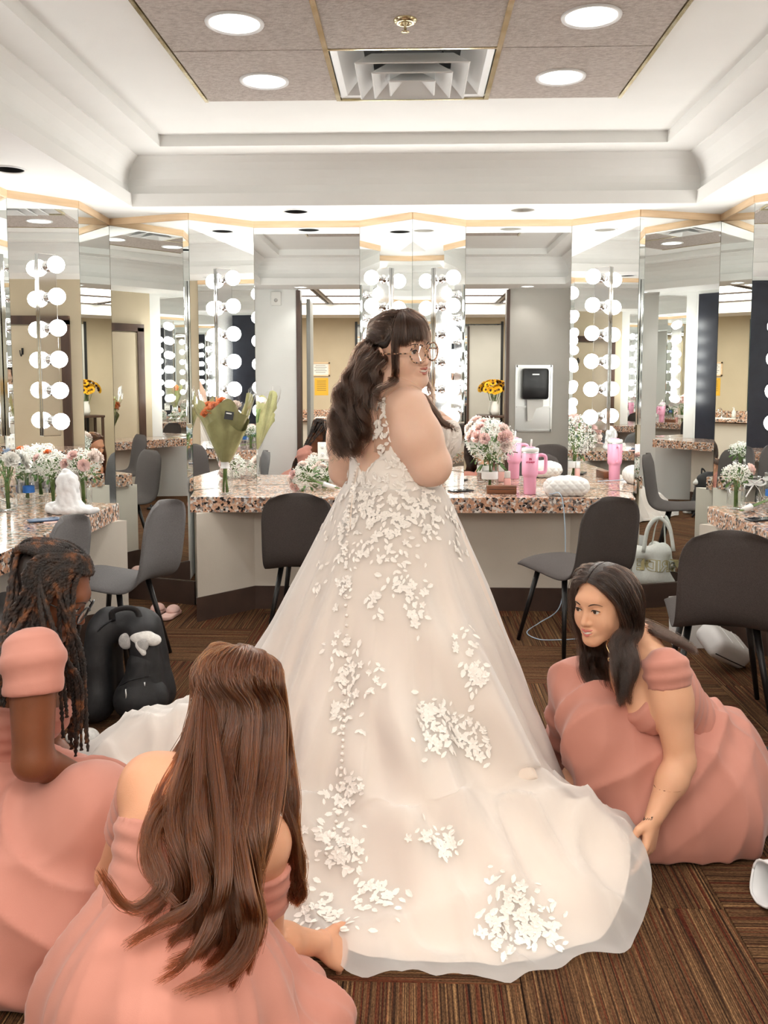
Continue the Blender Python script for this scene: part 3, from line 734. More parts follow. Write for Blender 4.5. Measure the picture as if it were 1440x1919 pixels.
_K = _nr.normal(size=(24, 3)); _K /= np.linalg.norm(_K, axis=1)[:, None]; _PH = _nr.uniform(0, 6.28, 24)
def wob(P, freq, seed=0, n=8):                       # smooth pseudo noise about -1..1
    s = 0; seed = int(seed)
    for i in range(n):
        j = (i + seed * 5) % 24; s = s + np.sin((P @ _K[j]) * freq * (1 + .35 * (i % 4)) + _PH[j] + seed)
    return s / math.sqrt(n) * .7
def hit_clip(lo_z=.004): return lambda X, Y, Z: lo_z - Z + 0 * X + 0 * Y
def plane_clip(p, n):                                 # keeps the side the normal points away from
    n = unit(n); p = np.asarray(p, float)
    return lambda X, Y, Z: (X - f4(p[0])) * f4(n[0]) + (Y - f4(p[1])) * f4(n[1]) + (Z - f4(p[2])) * f4(n[2])
def clip_all(*cs):
    def g(X, Y, Z):
        r = cs[0](X, Y, Z)
        for c in cs[1:]: r = np.maximum(r, c(X, Y, Z))
        return r
    return g
def any_of(*cs):
    def g(X, Y, Z):
        r = cs[0](X, Y, Z)
        for c in cs[1:]: r = np.minimum(r, c(X, Y, Z))
        return r
    return g

# ------------------------------------------------------------------ people parts
class Head:
    def __init__(s, o, fwd, up=(0, 0, 1), sc=1.0, full=0.0):
        s.o = np.array(o, float); s.R = frame(fwd, up); s.sc = sc; s.full = full
    def w(s, *p): return s.o + s.R @ (np.array(p, float) * s.sc)
    def prims(s, lips=True):
        w = s.w; sc = s.sc; R = s.R; f = s.full
        e = lambda c, r, k=.02, op=1: EL(w(*c), np.array(r) * sc, R, k * sc, op)
        c_ = lambda a, b, r1, r2, k=.02, op=1: RC(w(*a), w(*b), r1 * sc, r2 * sc, k * sc, op)
        P = [e((0, -.014, .032), (.074, .094, .082)), e((0, .028, -.03), (.0575 + f * .0085, .062, .076), .03), e((0, .074, -.097), (.021 + f * .004, .018, .017), .022), e((0, .077, .027), (.040, .013, .014), .032)]
        for q in (-1, 1):
            P += [c_((q * (.047 + f * .005), 0, -.058), (q * .012, .068, -.094), .02 + f * .008, .018, .026), e((q * .036, .054, -.036), (.027 + f * .003, .027, .030 + f * .002), .035)]
        if f: P += [e((0, .03, -.098), (.045, .045, .022 + f * .006), .03)]
        P += [c_((0, .083, .004), (0, .1055, -.036), .0064, .0100, .012)]
        for q in (-1, 1): P += [e((q * .0115, .095, -.0405), (.0072, .0085, .0062), .008)]
        P += [e((0, .087, -.071 + s.mz), (.025, .013, .015), .014)]
        for q in (-1, 1): P += [e((q * .032, .098, -.001), (.019, .016, .0105), .012, -1)]
        for q in (-1, 1): P += [e((q * .032, .0745, -.001), (.0152, .0142, .0138), .004)]
        for q in (-1, 1): P += [e((q * .032, .094, -.002), (.0142, .02, .0056), .002, -1)]
        for q in (-1, 1):
            P += [e((q * (.078 + s.ear), -.014, -.014), (.010, .018, .031), .006), e((q * (.089 + s.ear), -.009, -.010), (.007, .010, .019), .006, -1)]
        P += [e((0, .107, -.0735 + s.mz), (.026, .024, .0036), .002, -1)]            # parted lips
        return P
    def features(s, parent, brow, iris, lip, skin=None):
        w = s.w; sc = s.sc
        for q in (-1, 1):
            c = w(q * .032, .0755, -.001)
            ey = MB().sphere(c, .0126 * sc, 18, 12).build('eye', 'eye_white', parent, smooth=True)
            f = s.R[:, 1] + s.R[:, 0] * s.gaze
            d = unit(f)
            MB().lathe([(0, .0131 * sc), (.003 * sc, .0129 * sc), (.0062 * sc, .0117 * sc)], c, 16, axis=d).build('iris', iris, ey, smooth=True)
            MB().lathe([(0, .01335 * sc), (.0026 * sc, .0131 * sc)], c, 12, axis=d).build('pupil', 'black_plastic', ey, smooth=True)
            up = [w(q * x, y, z) for x, y, z in ((.017, .0850, -.0030), (.024, .0885, .0030), (.032, .0895, .0048), (.040, .0865, .0030), (.0475, .0800, -.0005))]
            MB().tube(catmull(up, 10), [.0006, .0013, .0017, .0018, .0018, .0018, .0018, .0016, .0012, .0008], 5).build('eyelashes', 'lash_black', parent, smooth=True)
            bp = [w(q * x, y, z) for x, y, z in ((.015, .0945, .0170), (.027, .0925, .0225), (.040, .085, .0230), (.052, .072, .0155))]
            MB().tube(catmull(bp, 10), [.0014, .0024, .003, .0031, .003, .0027, .0023, .0018, .0012, .0006], 6, flat=.6).build('eyebrow', brow, parent, smooth=True)
        sm = s.smile
        up = [w(x, y, z + s.mz + sm * abs(x) * .45) for x, y, z in ((-.0310, .0785, -.0690), (-.018, .0935, -.0690), (-.006, .1005, -.0662), (0, .1015, -.0672), (.006, .1005, -.0662), (.018, .0935, -.0690), (.0310, .0785, -.0690))]
        lo = [w(x, y, z + s.mz + sm * abs(x) * .45) for x, y, z in ((-.0310, .0785, -.0695), (-.016, .0900, -.0782), (0, .0965, -.0815), (.016, .0900, -.0782), (.0310, .0785, -.0695))]
        a = MB().tube(catmull(up, 19), [(.001 + .0028 * math.sin(math.pi * i / 18) ** .7) * sc for i in range(19)], 8)
        a.tube(catmull(lo, 19), [(.001 + .0040 * math.sin(math.pi * i / 18) ** .7) * sc for i in range(19)], 8)
        a.build('lips', lip, parent, smooth=True)
        t = [w(x, y, z + s.mz + sm * abs(x) * .45) for x, y, z in ((-.026, .0815, -.0725), (-.015, .0915, -.0735), (0, .0957, -.0738), (.015, .0915, -.0735), (.026, .0815, -.0725))]
        MB().tube(catmull(t, 15), .0046 * sc, 8, flat=1.0).build('teeth', 'teeth_white', parent, smooth=True)
    gaze = 0.0; smile = .35; mz = 0.0; ear = 0.0

def hand(wr, fwd, back, side, curl, spread=.10, thumb=(.5, .2), sc=1.0):
    """prims of a hand: wr wrist point, fwd finger direction, back = normal of the back of the hand, side=+1 thumb on the right of fwd seen from the back"""
    f = unit(fwd); b = unit(np.asarray(back, float) - f * (np.asarray(back, float) @ f)); x = np.cross(f, b) * side
    w = lambda p: np.asarray(wr, float) + (x * p[0] + f * p[1] + b * p[2]) * sc
    P = []
    kn = [(.030, .088), (.010, .093), (-.011, .089), (-.030, .079)]; ln = [(.040, .024, .020), (.044, .028, .022), (.041, .026, .021), (.032, .019, .018)]
    for i, (kx, ky) in enumerate(kn):
        P.append(RC(w((kx * .55, .0, 0)), w((kx, ky, 0)), .0165 * sc, .0115 * sc, .010 * sc))
    P.append(EL(w((0, .05, -.003)), np.array([.040, .048, .014]) * sc, np.stack([x, f, b], 1), .01 * sc))
    tips = []
    for i, (kx, ky) in enumerate(kn):
        p = np.array((kx, ky, 0.)); a = 0.; out = -spread * (i - 1.5) * 1.0
        cs = curl[i] if hasattr(curl, '__len__') else curl
        r = .0100 if i < 3 else .0088
        for j, l in enumerate(ln[i]):
            a += cs * (1.0, 1.15, .8)[j]
            q = p + np.array((math.sin(out) * math.cos(a), math.cos(out) * math.cos(a), -math.sin(a))) * l
            P.append(RC(w(p), w(q), (r - .0007 * j) * sc, (r - .0007 * (j + 1)) * sc, .003 * sc)); p = q
        tips.append(w(p))
    p0 = np.array((.024, .022, -.006)); th = thumb
    d1 = unit((math.sin(.75), math.cos(.75), -.15 - th[1])); p1 = p0 + d1 * .042
    d2 = unit((math.sin(.75 - th[0]), math.cos(.75 - th[0]), -.25 - th[1])); p2 = p1 + d2 * .032
    d3 = unit((math.sin(.75 - th[0] * 1.7), math.cos(.75 - th[0] * 1.7), -.35 - th[1] * 1.3)); p3 = p2 + d3 * .026
    P += [RC(w(p0), w(p1), .0165 * sc, .0125 * sc, .010 * sc), RC(w(p1), w(p2), .0118 * sc, .0105 * sc, .003 * sc), RC(w(p2), w(p3), .0105 * sc, .0085 * sc, .003 * sc)]
    return P
def body_object(name, prims, coarse, fine, m, parent):
    """one mesh: the coarse surface with finer patches (head, hands) where the boxes say"""
    V, Q = sdf_mesh(prims, coarse, sm=1); N = len(V)
    inside = np.zeros(N, bool)
    for lo, hi, h in fine: inside |= np.all((V > np.array(lo) + coarse * 1.2) & (V < np.array(hi) - coarse * 1.2), axis=1)
    Q = Q[~inside[Q].all(axis=1)]
    Vs, Qs = [V], [Q]; off = N
    for lo, hi, h in fine:
        v, q = sdf_mesh(prims, h, np.array(lo), np.array(hi), sm=1)
        edge = np.any((v < np.array(lo) + 1.5 * h) | (v > np.array(hi) - 2.5 * h), axis=1)       # drop the caps made where the box cuts the body
        q = q[~edge[q].any(axis=1)]
        Vs.append(v); Qs.append(q + off); off += len(v)
    V = np.concatenate(Vs); Q = np.concatenate(Qs)
    used = np.zeros(len(V), bool); used[Q.ravel()] = True; mp = np.cumsum(used) - 1
    return mesh_np(name, V[used], mp[Q], m, parent)

def hair_object(name, S, rad, m, parent, taper=.25):
    """S: list of (n_strands, n_pts, 3) arrays -> one hair Curves object"""
    cu = bpy.data.hair_curves.new(name); sizes = []; P = []; Rr = []
    for A, r in zip(S, rad if hasattr(rad, '__len__') else [rad] * len(S)):
        n, k, _ = A.shape; sizes += [k] * n; P.append(A.reshape(-1, 3))
        t = np.linspace(0, 1, k); Rr.append(np.tile(r * (1 - (1 - taper) * t ** 3), n))
    cu.add_curves(sizes); P = np.concatenate(P).astype(np.float32)
    cu.attributes['position'].data.foreach_set('vector', P.ravel())
    a = cu.attributes.get('radius') or cu.attributes.new('radius', 'FLOAT', 'POINT'); a.data.foreach_set('value', np.concatenate(Rr).astype(np.float32))
    cu.materials.append(M[m]); o = bpy.data.objects.new(name, cu); C.objects.link(o); o.parent = parent
    l = parent.get('_base'); o.matrix_parent_inverse = Matrix.Translation((-l[0], -l[1], -l[2]))
    return o
def hair_sheet(guides, n, k=22, thick=.012, jitter=.003, wave=0.0, wfreq=5.0, clumps=40, clump=.5, seed=1, wstart=.35, wrand=.5, tipspread=.0, shorten=.15):
    """strands blended between neighbouring guide polylines; u runs across the guides"""
    r = np.random.RandomState(seed); G = np.array([catmull(g, k) for g in guides])
    m = len(G)
    U = r.uniform(0, m - 1, n) if m > 1 else np.zeros(n)
    cu = r.uniform(0, m - 1, clumps) if m > 1 else np.zeros(clumps); cl = np.argmin(np.abs(U[:, None] - cu[None, :]) + r.uniform(0, .12, (n, clumps)) * max(m - 1, 1), axis=1)
    def at(u):
        i = np.clip(np.floor(u).astype(int), 0, max(m - 2, 0)); t = (u - i)[:, None, None]; t = t * t * (3 - 2 * t) * .5 + t * .5
        return G[i] * (1 - t) + G[np.minimum(i + 1, m - 1)] * t
    A = at(U); B = at(np.clip(cu, 0, max(m - 1, 0)))[cl]
    t = np.linspace(0, 1, k)[None, :, None]
    A = A + (B - A) * clump * np.clip(t * 1.3 - .15, 0, 1)
    off = r.normal(size=(n, 1, 3)) * thick * .5
    coff = r.normal(size=(clumps, 1, 3))[cl] * thick * .7
    A = A + (off * (1 - .6 * clump * t) + coff * np.clip(t * 2, 0, 1)) * np.clip(t * 6, .15, 1) * (1 + tipspread * t)
    if wave:
        T = np.gradient(A, axis=1); T /= np.maximum(np.linalg.norm(T, axis=2, keepdims=True), 1e-9)
        ref = np.array([0.31, -.81, .25]); n1 = np.cross(T, ref); n1 /= np.maximum(np.linalg.norm(n1, axis=2, keepdims=True), 1e-9); n2 = np.cross(T, n1)
        ph = (r.uniform(0, 6.28, clumps)[cl] + r.normal(size=n) * .25 * wrand * 2)[:, None]; fq = (wfreq * (1 + .25 * r.normal(size=clumps)[cl] * wrand))[:, None]
        env = np.clip((t[..., 0] - wstart) / (1 - wstart + 1e-6), 0, 1) ** .7
        a = wave * env * (1 + .4 * r.normal(size=clumps)[cl])[:, None]
        arg = fq * t[..., 0] * 6.28 + ph
        A = A + n1 * (a * np.sin(arg))[..., None] + n2 * (a * np.cos(arg))[..., None] * .8
    A = A + np.cumsum(r.normal(size=A.shape) * jitter / math.sqrt(k), axis=1) * 1.2
    if shorten:                                       # uneven ends
        L = 1 - shorten * r.uniform(0, 1, n) ** 2; tt = np.linspace(0, 1, k)
        x = L[:, None] * tt[None, :] * (k - 1); i = np.clip(x.astype(int), 0, k - 2); fr = (x - i)[..., None]
        I = np.arange(n)[:, None]; A = A[I, i] * (1 - fr) + A[I, i + 1] * fr
    return A

def push_out(A, h, g=1.0, seed=0):
    """keep strands outside the skull"""
    r = np.random.RandomState(seed); B = (A - h.o) @ h.R / h.sc; c = np.array([0, -.014, .032]); e_ = np.array([.081, .1015, .0905]) * g
    q = (B - c) / e_; n = np.linalg.norm(q, axis=2, keepdims=True); t = 1 + .035 * r.uniform(0, 1, (A.shape[0], 1, 1))
    q = np.where(n < t, q / np.maximum(n, 1e-6) * t, q)
    return h.o + ((q * e_ + c) * h.sc) @ h.R.T
def hair_mat(name, col, rough=.3, var=.35):
    m = bpy.data.materials.new(name); m.use_nodes = True; N = m.node_tree.nodes; L = m.node_tree.links; N.clear()
    h = N.new('ShaderNodeBsdfHairPrincipled'); h.parametrization = 'COLOR'; h.inputs['Color'].default_value = col; h.inputs['Roughness'].default_value = rough; h.inputs['Radial Roughness'].default_value = .4
    hi = N.new('ShaderNodeHairInfo'); mp = N.new('ShaderNodeMapRange'); mp.inputs['To Min'].default_value = 1 - var; mp.inputs['To Max'].default_value = 1 + var
    L.new(hi.outputs['Random'], mp.inputs[0])
    mx = N.new('ShaderNodeVectorMath'); mx.operation = 'SCALE'; mx.inputs[0].default_value = col[:3]; L.new(mp.outputs[0], mx.inputs['Scale'])
    L.new(mx.outputs[0], h.inputs['Color'])
    o = N.new('ShaderNodeOutputMaterial'); L.new(h.outputs[0], o.inputs[0]); M[name] = m; return m
def skin_mat(name, c1, c2, sss=.12, rough=.48):
    m = noise_mat(name, [(.3, c1), (.7, c2)], 9, rough, bump=.08, bscale=420)
    b = m.node_tree.nodes['Principled BSDF']; b.inputs['Subsurface Weight'].default_value = sss; b.inputs['Subsurface Radius'].default_value = (1, .35, .2); b.inputs['Subsurface Scale'].default_value = .012
    b.inputs['Specular IOR Level'].default_value = .35
    return m
skin_mat('skin_fair', srgb(233, 192, 168), srgb(238, 200, 178))
skin_mat('skin_tan', srgb(222, 168, 134), srgb(230, 178, 146))
skin_mat('skin_warm', srgb(216, 158, 124), srgb(224, 168, 136))
skin_mat('skin_deep', srgb(112, 66, 42), srgb(126, 76, 50), rough=.4)
hair_mat('hair_dark_brown', srgb(42, 27, 19), .22, .45)
hair_mat('hair_espresso', srgb(32, 20, 14), .22, .45)
hair_mat('hair_auburn', srgb(64, 30, 11), .22, .5)
mat('scalp_dark', srgb(36, 25, 20), .5); mat('scalp_auburn', srgb(84, 52, 32), .6)
mat('eye_white', srgb(238, 234, 228), .15); mat('iris_brown', srgb(72, 46, 30), .15); mat('lash_black', srgb(22, 17, 15), .6)
mat('brow_brown', srgb(52, 36, 28), .8); mat('lip_rose', srgb(204, 116, 106), .35); mat('lip_nude', srgb(188, 116, 104), .35); mat('lip_deep', srgb(132, 66, 56), .4)
mat('teeth_white', srgb(244, 240, 230), .25)
def chiffon(name, c1, c2):
    m = noise_mat(name, [(.3, c1), (.7, c2)], 5, .72, bump=.15, bscale=700, dist=.002)
    b = m.node_tree.nodes['Principled BSDF']; b.inputs['Sheen Weight'].default_value = .25; b.inputs['Sheen Roughness'].default_value = .4; b.inputs['Specular IOR Level'].default_value = .2
    return m
chiffon('pink_chiffon', srgb(196, 134, 119), srgb(204, 143, 128))
# ================================================================== the bride
BX, BY = -.065, 3.02
bride = thing('person', 'bride in white lace gown and round tortoiseshell glasses looking over her shoulder', 'person', (BX, BY, 0))
tf = unit((.74, .67, 0)); tr = np.array([tf[1], -tf[0], 0]); UP = np.array([0, 0, 1.])
TRm = np.stack([tr, tf, UP], 1)
bc_ = np.array([BX, BY, 0])
B_ = lambda r, f, z: bc_ + tr * r + tf * f + UP * z
hd = Head(W(752, 655, 3.0), (.74, -.66, -.06), (-.09, -.10, 1), 1.05, full=1.0); hd.smile = .62; hd.gaze = .1; hd.mz = .009; hd.ear = .008
P_torso = [EL(B_(0, -.01, .98), (.205, .17, .15), TRm, .05), EL(B_(0, -.005, 1.13), (.165, .135, .13), TRm, .06), EL(B_(0, 0, 1.28), (.172, .135, .15), TRm, .06),
           RC(B_(-.13, -.015, 1.40), B_(.11, -.02, 1.385), .055, .052, .05), EL(B_(0, -.03, 1.36), (.15, .095, .13), TRm, .05)]
for q in (-1, 1): P_torso.append(EL(B_(q * .075, .125, 1.285), (.088, .08, .085), TRm, .04))
P_neck = [RC(B_(0, .0, 1.44), hd.w(0, -.03, -.06), .062, .056, .04), RC(B_(-.11, -.02, 1.44), B_(0, -.03, 1.50), .045, .05, .05), RC(B_(.10, -.03, 1.40), B_(0, -.035, 1.475), .040, .046, .05)]
shR = W(763, 768, 2.87); elR = W(808, 872, 2.87); wrR = W(812, 868, 3.12)
shL = B_(-.185, -.02, 1.395); elL = B_(-.27, .0, 1.15); wrL = B_(-.13, .22, 1.17)
P_arm = [RC(shR, shR + (elR - shR) * .5, .056, .074, .05), RC(shR + (elR - shR) * .45, elR, .074, .066, .03), RC(elR, wrR, .066, .036, .02),
         RC(shL, shL + (elL - shL) * .55, .080, .084, .05), RC(shL + (elL - shL) * .5, elL, .084, .062, .03), RC(elL, wrL, .062, .036, .02)]
hR = hand(wrR, -tr * .9 + tf * .15 + UP * .02, tf * .5 + UP * .8, -1, .35); hL = hand(wrL, tr * .95 + tf * .15 + UP * .05, tf * .8 + UP * .5, 1, .4)
P_legs = [RC(B_(-.1, 0, .92), B_(-.09, .02, .5), .11, .075, .04), RC(B_(.1, 0, .92), B_(.09, .02, .5), .11, .075, .04), RC(B_(-.09, .02, .5), B_(-.08, 0, .09), .065, .04, .03), RC(B_(.09, .02, .5), B_(.08, 0, .09), .065, .04, .03),
          RC(B_(-.08, -.02, .05), B_(-.085, .14, .03), .035, .03, .03), RC(B_(.08, -.02, .05), B_(.085, .14, .03), .035, .03, .03)]
allp = P_torso + P_neck + P_arm + P_legs + hR + hL + hd.prims()
hb = lambda h, m=.15: (h.o - m, h.o + m)
lo, hi = hd.o - .16, hd.o + .16
body_object('body', allp, .0065, [(hd.o - np.array([.14, .14, .14]), hd.o + np.array([.14, .14, .16]), .0028), (np.minimum(wrR, wrL) - .09, np.maximum(wrR, wrL) + .12, .004)], 'skin_fair', bride)
hd.features(bride, 'brow_brown', 'iris_brown', 'lip_nude')
MB().sphere(hd.w(.090, -.004, -.042), .0045, 10, 8).build('earring', 'chrome', bride, smooth=True)
# glasses
mat('tortoise', srgb(60, 36, 24), .2)
m = M['tortoise']; N_, L_, b_ = nt(m); tc = N_.new('ShaderNodeTexCoord'); tx = N_.new('ShaderNodeTexVoronoi'); tx.inputs['Scale'].default_value = 110; L_.new(tc.outputs['Object'], tx.inputs[0])
rp = N_.new('ShaderNodeValToRGB'); rp.color_ramp.elements[0].position = .35; rp.color_ramp.elements[0].color = srgb(46, 28, 22); rp.color_ramp.elements[1].position = .6; rp.color_ramp.elements[1].color = srgb(216, 172, 140)
L_.new(tx.outputs['Distance'], rp.inputs[0]); L_.new(rp.outputs[0], b_.inputs['Base Color'])
glass('lens_glass', alpha=.12)
def glasses(h, parent, m, rr=.027, name='glasses', rad=.0026, zz=-.006):
    fr = MB(); ln = MB()
    for q in (-1, 1):
        c = np.array((q * .0345, .108, zz)); pts = []
        for i in range(29):
            a = 2 * math.pi * i / 28; x = rr * 1.08 * math.cos(a); z = rr * math.sin(a)
            pts.append(h.w(c[0] + x, c[1] - abs(c[0] + x) ** 2 * 2.2, c[2] + z))
        fr.tube(pts, rad, 8)
        inner = [h.w(*(c + (p_ - 0))) for p_ in ()]
        ctr = h.w(c[0], c[1] - c[0] ** 2 * 2.2, c[2]); ln.add([ctr] + pts[:-1], [(0, i + 1, (i + 1) % 28 + 1) for i in range(28)])
        fr.tube(catmull([h.w(q * .063, .099, zz + .006), h.w(q * .076, .085, zz + .005), h.w(q * .082, .02, zz + .002), h.w(q * .084, -.022, -.004)], 12), rad * .75, 6)
    fr.tube(catmull([h.w(-.010, .1075, zz + .004), h.w(0, .112, zz + .008), h.w(.010, .1075, zz + .004)], 7), rad, 6)
    f = fr.build(name, m, parent, smooth=True); ln.build('lens', 'lens_glass', f)
    return f
glasses(hd, bride, 'tortoise', .0285, rad=.0031)
# hair: cap, swept back top, fringe, side locks, curled fall
def hair_cap(h, parent, m, back=.0, front=.055, grow=.006, low=-.03):
    Pc = [EL(h.w(0, -.014, .034), np.array([.0745, .0945, .083]) * h.sc, h.R)]
    cl = any_of(plane_clip(h.w(0, front, .06), h.R @ np.array((0, 1, -.55))), plane_clip(h.w(0, front, .06), h.R @ np.array((0, 1, -.55))))
    V, Q = sdf_mesh(Pc, .006, grow=grow, clip=clip_all(cl, plane_clip(h.w(0, 0, low), h.R @ np.array((0, .25, -1.)))))
    return mesh_np('scalp_hair', V, Q, m, parent)
hair_cap(hd, bride, 'scalp_dark', front=.035, low=.012)
def on(h, az, el, g=1.0):
    """point on the hair surface: az 0 = front, 90 = right; el up"""
    a, e_ = math.radians(az), math.radians(el)
    return h.w(.083 * g * math.sin(a) * math.cos(e_), -.014 + .104 * g * math.cos(a) * math.cos(e_), .032 + .093 * g * math.sin(e_))
gath = hd.w(0, -.106, -.012)
nape = [W(694, 655, 2.99), W(678, 690, 2.965)]
G = []
EL4 = {128: (-14, -10, -8, -9), 104: (-5, 0, 3, -2), 80: (2, 12, 16, 6), 66: (20, 34, 34, 14)}
for az in (-128, -104, -80, -66, -54, -36, -12, 12, 36, 54, 66, 80, 104, 128):
    sg = 1 if az >= 0 else -1; e4 = EL4.get(abs(az), (40, 66, 58, 24))
    G.append([on(hd, az, e4[0]), on(hd, az * 1.08, e4[1]), on(hd, sg * (180 - (180 - abs(az)) * .62), e4[2], 1.03), on(hd, sg * 168, e4[3], 1.03), gath + hd.R[:, 0] * az * .00018, nape[0] + hd.R[:, 0] * az * .00022, nape[1] + hd.R[:, 0] * az * .0003])
S1 = hair_sheet(G, 5600, 24, thick=.007, jitter=.0015, clumps=200, clump=.3, seed=3, shorten=0)
G = []
for az in (-62, -40, -18, 0, 18, 40, 60):
    G.append([on(hd, az * .35, 84, 1.0), on(hd, az * .7, 62, 1.04), on(hd, az * .92, 36, 1.05), on(hd, az, 14 - abs(az) * .06, 1.04), on(hd, az * 1.02, -1 - abs(az) * .10, 1.04)])
S2 = hair_sheet(G, 3200, 14, thick=.006, jitter=.001, clumps=200, clump=.15, seed=5, shorten=.05)
side = []
for q in (1, -1):
    side += [hair_sheet([[on(hd, q * 48, 30), on(hd, q * 54, 6, 1.05), hd.w(q * .075, .052, -.05), hd.w(q * .077, .044, -.10), hd.w(q * .070, .062, -.15), hd.w(q * .082, .07, -.18)], [on(hd, q * 58, 30), on(hd, q * 61, 6, 1.05), hd.w(q * .079, .040, -.05), hd.w(q * .080, .034, -.10), hd.w(q * .074, .054, -.15), hd.w(q * .085, .06, -.18)]], 120, 24, thick=.007, wave=.008, wfreq=1.3, clumps=4, clump=.75, seed=8 + q, shorten=.55)]
# long curled fall over her left shoulder blade
cols = [(686, 650, 3.0), (695, 655, 2.97), (704, 665, 2.94), (712, 675, 2.93)]
mids = [((655, 700, 2.99), (630, 765, 2.95)), ((664, 705, 2.95), (642, 775, 2.92)), ((672, 710, 2.92), (652, 780, 2.895)), ((680, 712, 2.91), (664, 775, 2.88))]
tips = [(630, 835, 2.93), (645, 858, 2.90), (655, 862, 2.88), (666, 850, 2.87)]
G = [[gath, W(*c), W(*m_[0]), W(*m_[1]), W(*t_)] for c, m_, t_ in zip(cols, mids, tips)]
S3 = hair_sheet(G, 5200, 44, thick=.015, jitter=.003, wave=.021, wfreq=2.7, clumps=30, clump=.93, seed=11, wstart=.28, wrand=.6, shorten=.3)
G = [[on(hd, 134, -4), hd.w(.06, -.08, -.06), W(704, 706, 2.92), W(680, 770, 2.88), W(672, 830, 2.87)], [on(hd, 150, -5), hd.w(.03, -.1, -.06), W(694, 705, 2.92), W(672, 765, 2.89), W(664, 840, 2.875)], [on(hd, 180, -10), hd.w(0, -.11, -.07), W(686, 702, 2.95), W(664, 765, 2.91), W(652, 845, 2.89)], [on(hd, -140, -5), hd.w(-.05, -.09, -.08), W(672, 702, 2.99), W(645, 765, 2.95), W(636, 835, 2.93)]]
S4 = hair_sheet(G, 3600, 40, thick=.014, jitter=.003, wave=.018, wfreq=2.5, clumps=24, clump=.92, seed=13, wstart=.42, shorten=.25)
# hair from behind the ear down in front of the shoulder, and loose loops on the shoulder
S7 = hair_sheet([[on(hd, 118, -10), hd.w(.078, -.035, -.07), hd.w(.070, -.004, -.12), W(786, 738, 2.915), W(812, 764, 2.93), W(832, 794, 2.97), W(860, 808, 2.99)], [on(hd, 132, -10), hd.w(.070, -.055, -.075), hd.w(.062, -.025, -.125), W(778, 738, 2.91), W(806, 766, 2.92), W(824, 792, 2.96), W(848, 804, 2.98)], [on(hd, 150, -12), hd.w(.052, -.078, -.075), hd.w(.050, -.05, -.13), W(768, 738, 2.91), W(800, 766, 2.92), W(822, 792, 2.96), W(846, 804, 2.98)]], 1300, 30, thick=.008, wave=.003, wfreq=1.4, clumps=16, clump=.55, seed=17, shorten=.12)
S5 = hair_sheet([[hd.w(.06, -.05, -.09), W(745, 712, 2.86), W(712, 728, 2.83), W(702, 742, 2.84), W(722, 745, 2.82)], [hd.w(.05, -.06, -.09), W(740, 716, 2.86), W(705, 735, 2.85), W(700, 760, 2.84), W(705, 790, 2.84)]], 70, 20, thick=.006, clumps=5, clump=.7, seed=15)
hair_object('hair', [push_out(S1, hd, 1.0, 1), push_out(S2, hd, 1.02, 2)] + side + [push_out(S3, hd), push_out(S4, hd), S7, S5], [.0008, .0008, .0007, .0007, .00085, .00085, .0007, .0007], 'hair_dark_brown', bride)
# ------------------------------------------------------------------ bridal gown
def fabric(name, c1, c2, rough=.5, sheen=.2, trans=0.0):
    m = noise_mat(name, [(.3, c1), (.7, c2)], 4, rough); b = m.node_tree.nodes['Principled BSDF']; b.inputs['Sheen Weight'].default_value = sheen; b.inputs['Specular IOR Level'].default_value = .3
    return m
fabric('champagne_satin', srgb(236, 219, 205), srgb(240, 225, 212), .5)
fabric('ivory_lace', srgb(244, 236, 228), srgb(247, 240, 233), .7)
fabric('lace_white', srgb(247, 241, 234), srgb(250, 245, 239), .75, .1)
def tulle(name, col, dens):
    m = bpy.data.materials.new(name); m.use_nodes = True; N = m.node_tree.nodes; L = m.node_tree.links; N.clear()
    d = N.new('ShaderNodeBsdfDiffuse'); d.inputs[0].default_value = col
    t = N.new('ShaderNodeBsdfTranslucent'); t.inputs[0].default_value = col
    a = N.new('ShaderNodeMixShader'); a.inputs[0].default_value = .4; L.new(d.outputs[0], a.inputs[1]); L.new(t.outputs[0], a.inputs[2])
    x = N.new('ShaderNodeBsdfTransparent')
    lw = N.new('ShaderNodeLayerWeight'); lw.inputs[0].default_value = .35
    mr = N.new('ShaderNodeMapRange'); mr.inputs['To Min'].default_value = dens; mr.inputs['To Max'].default_value = min(dens + .45, .95); L.new(lw.outputs['Facing'], mr.inputs[0])
    mx = N.new('ShaderNodeMixShader'); L.new(mr.outputs[0], mx.inputs[0]); L.new(x.outputs[0], mx.inputs[1]); L.new(a.outputs[0], mx.inputs[2])
    o = N.new('ShaderNodeOutputMaterial'); L.new(mx.outputs[0], o.inputs[0]); M[name] = m
tulle('tulle', srgb(250, 248, 246), .5)
tulle('illusion_mesh', srgb(238, 214, 196), .35)

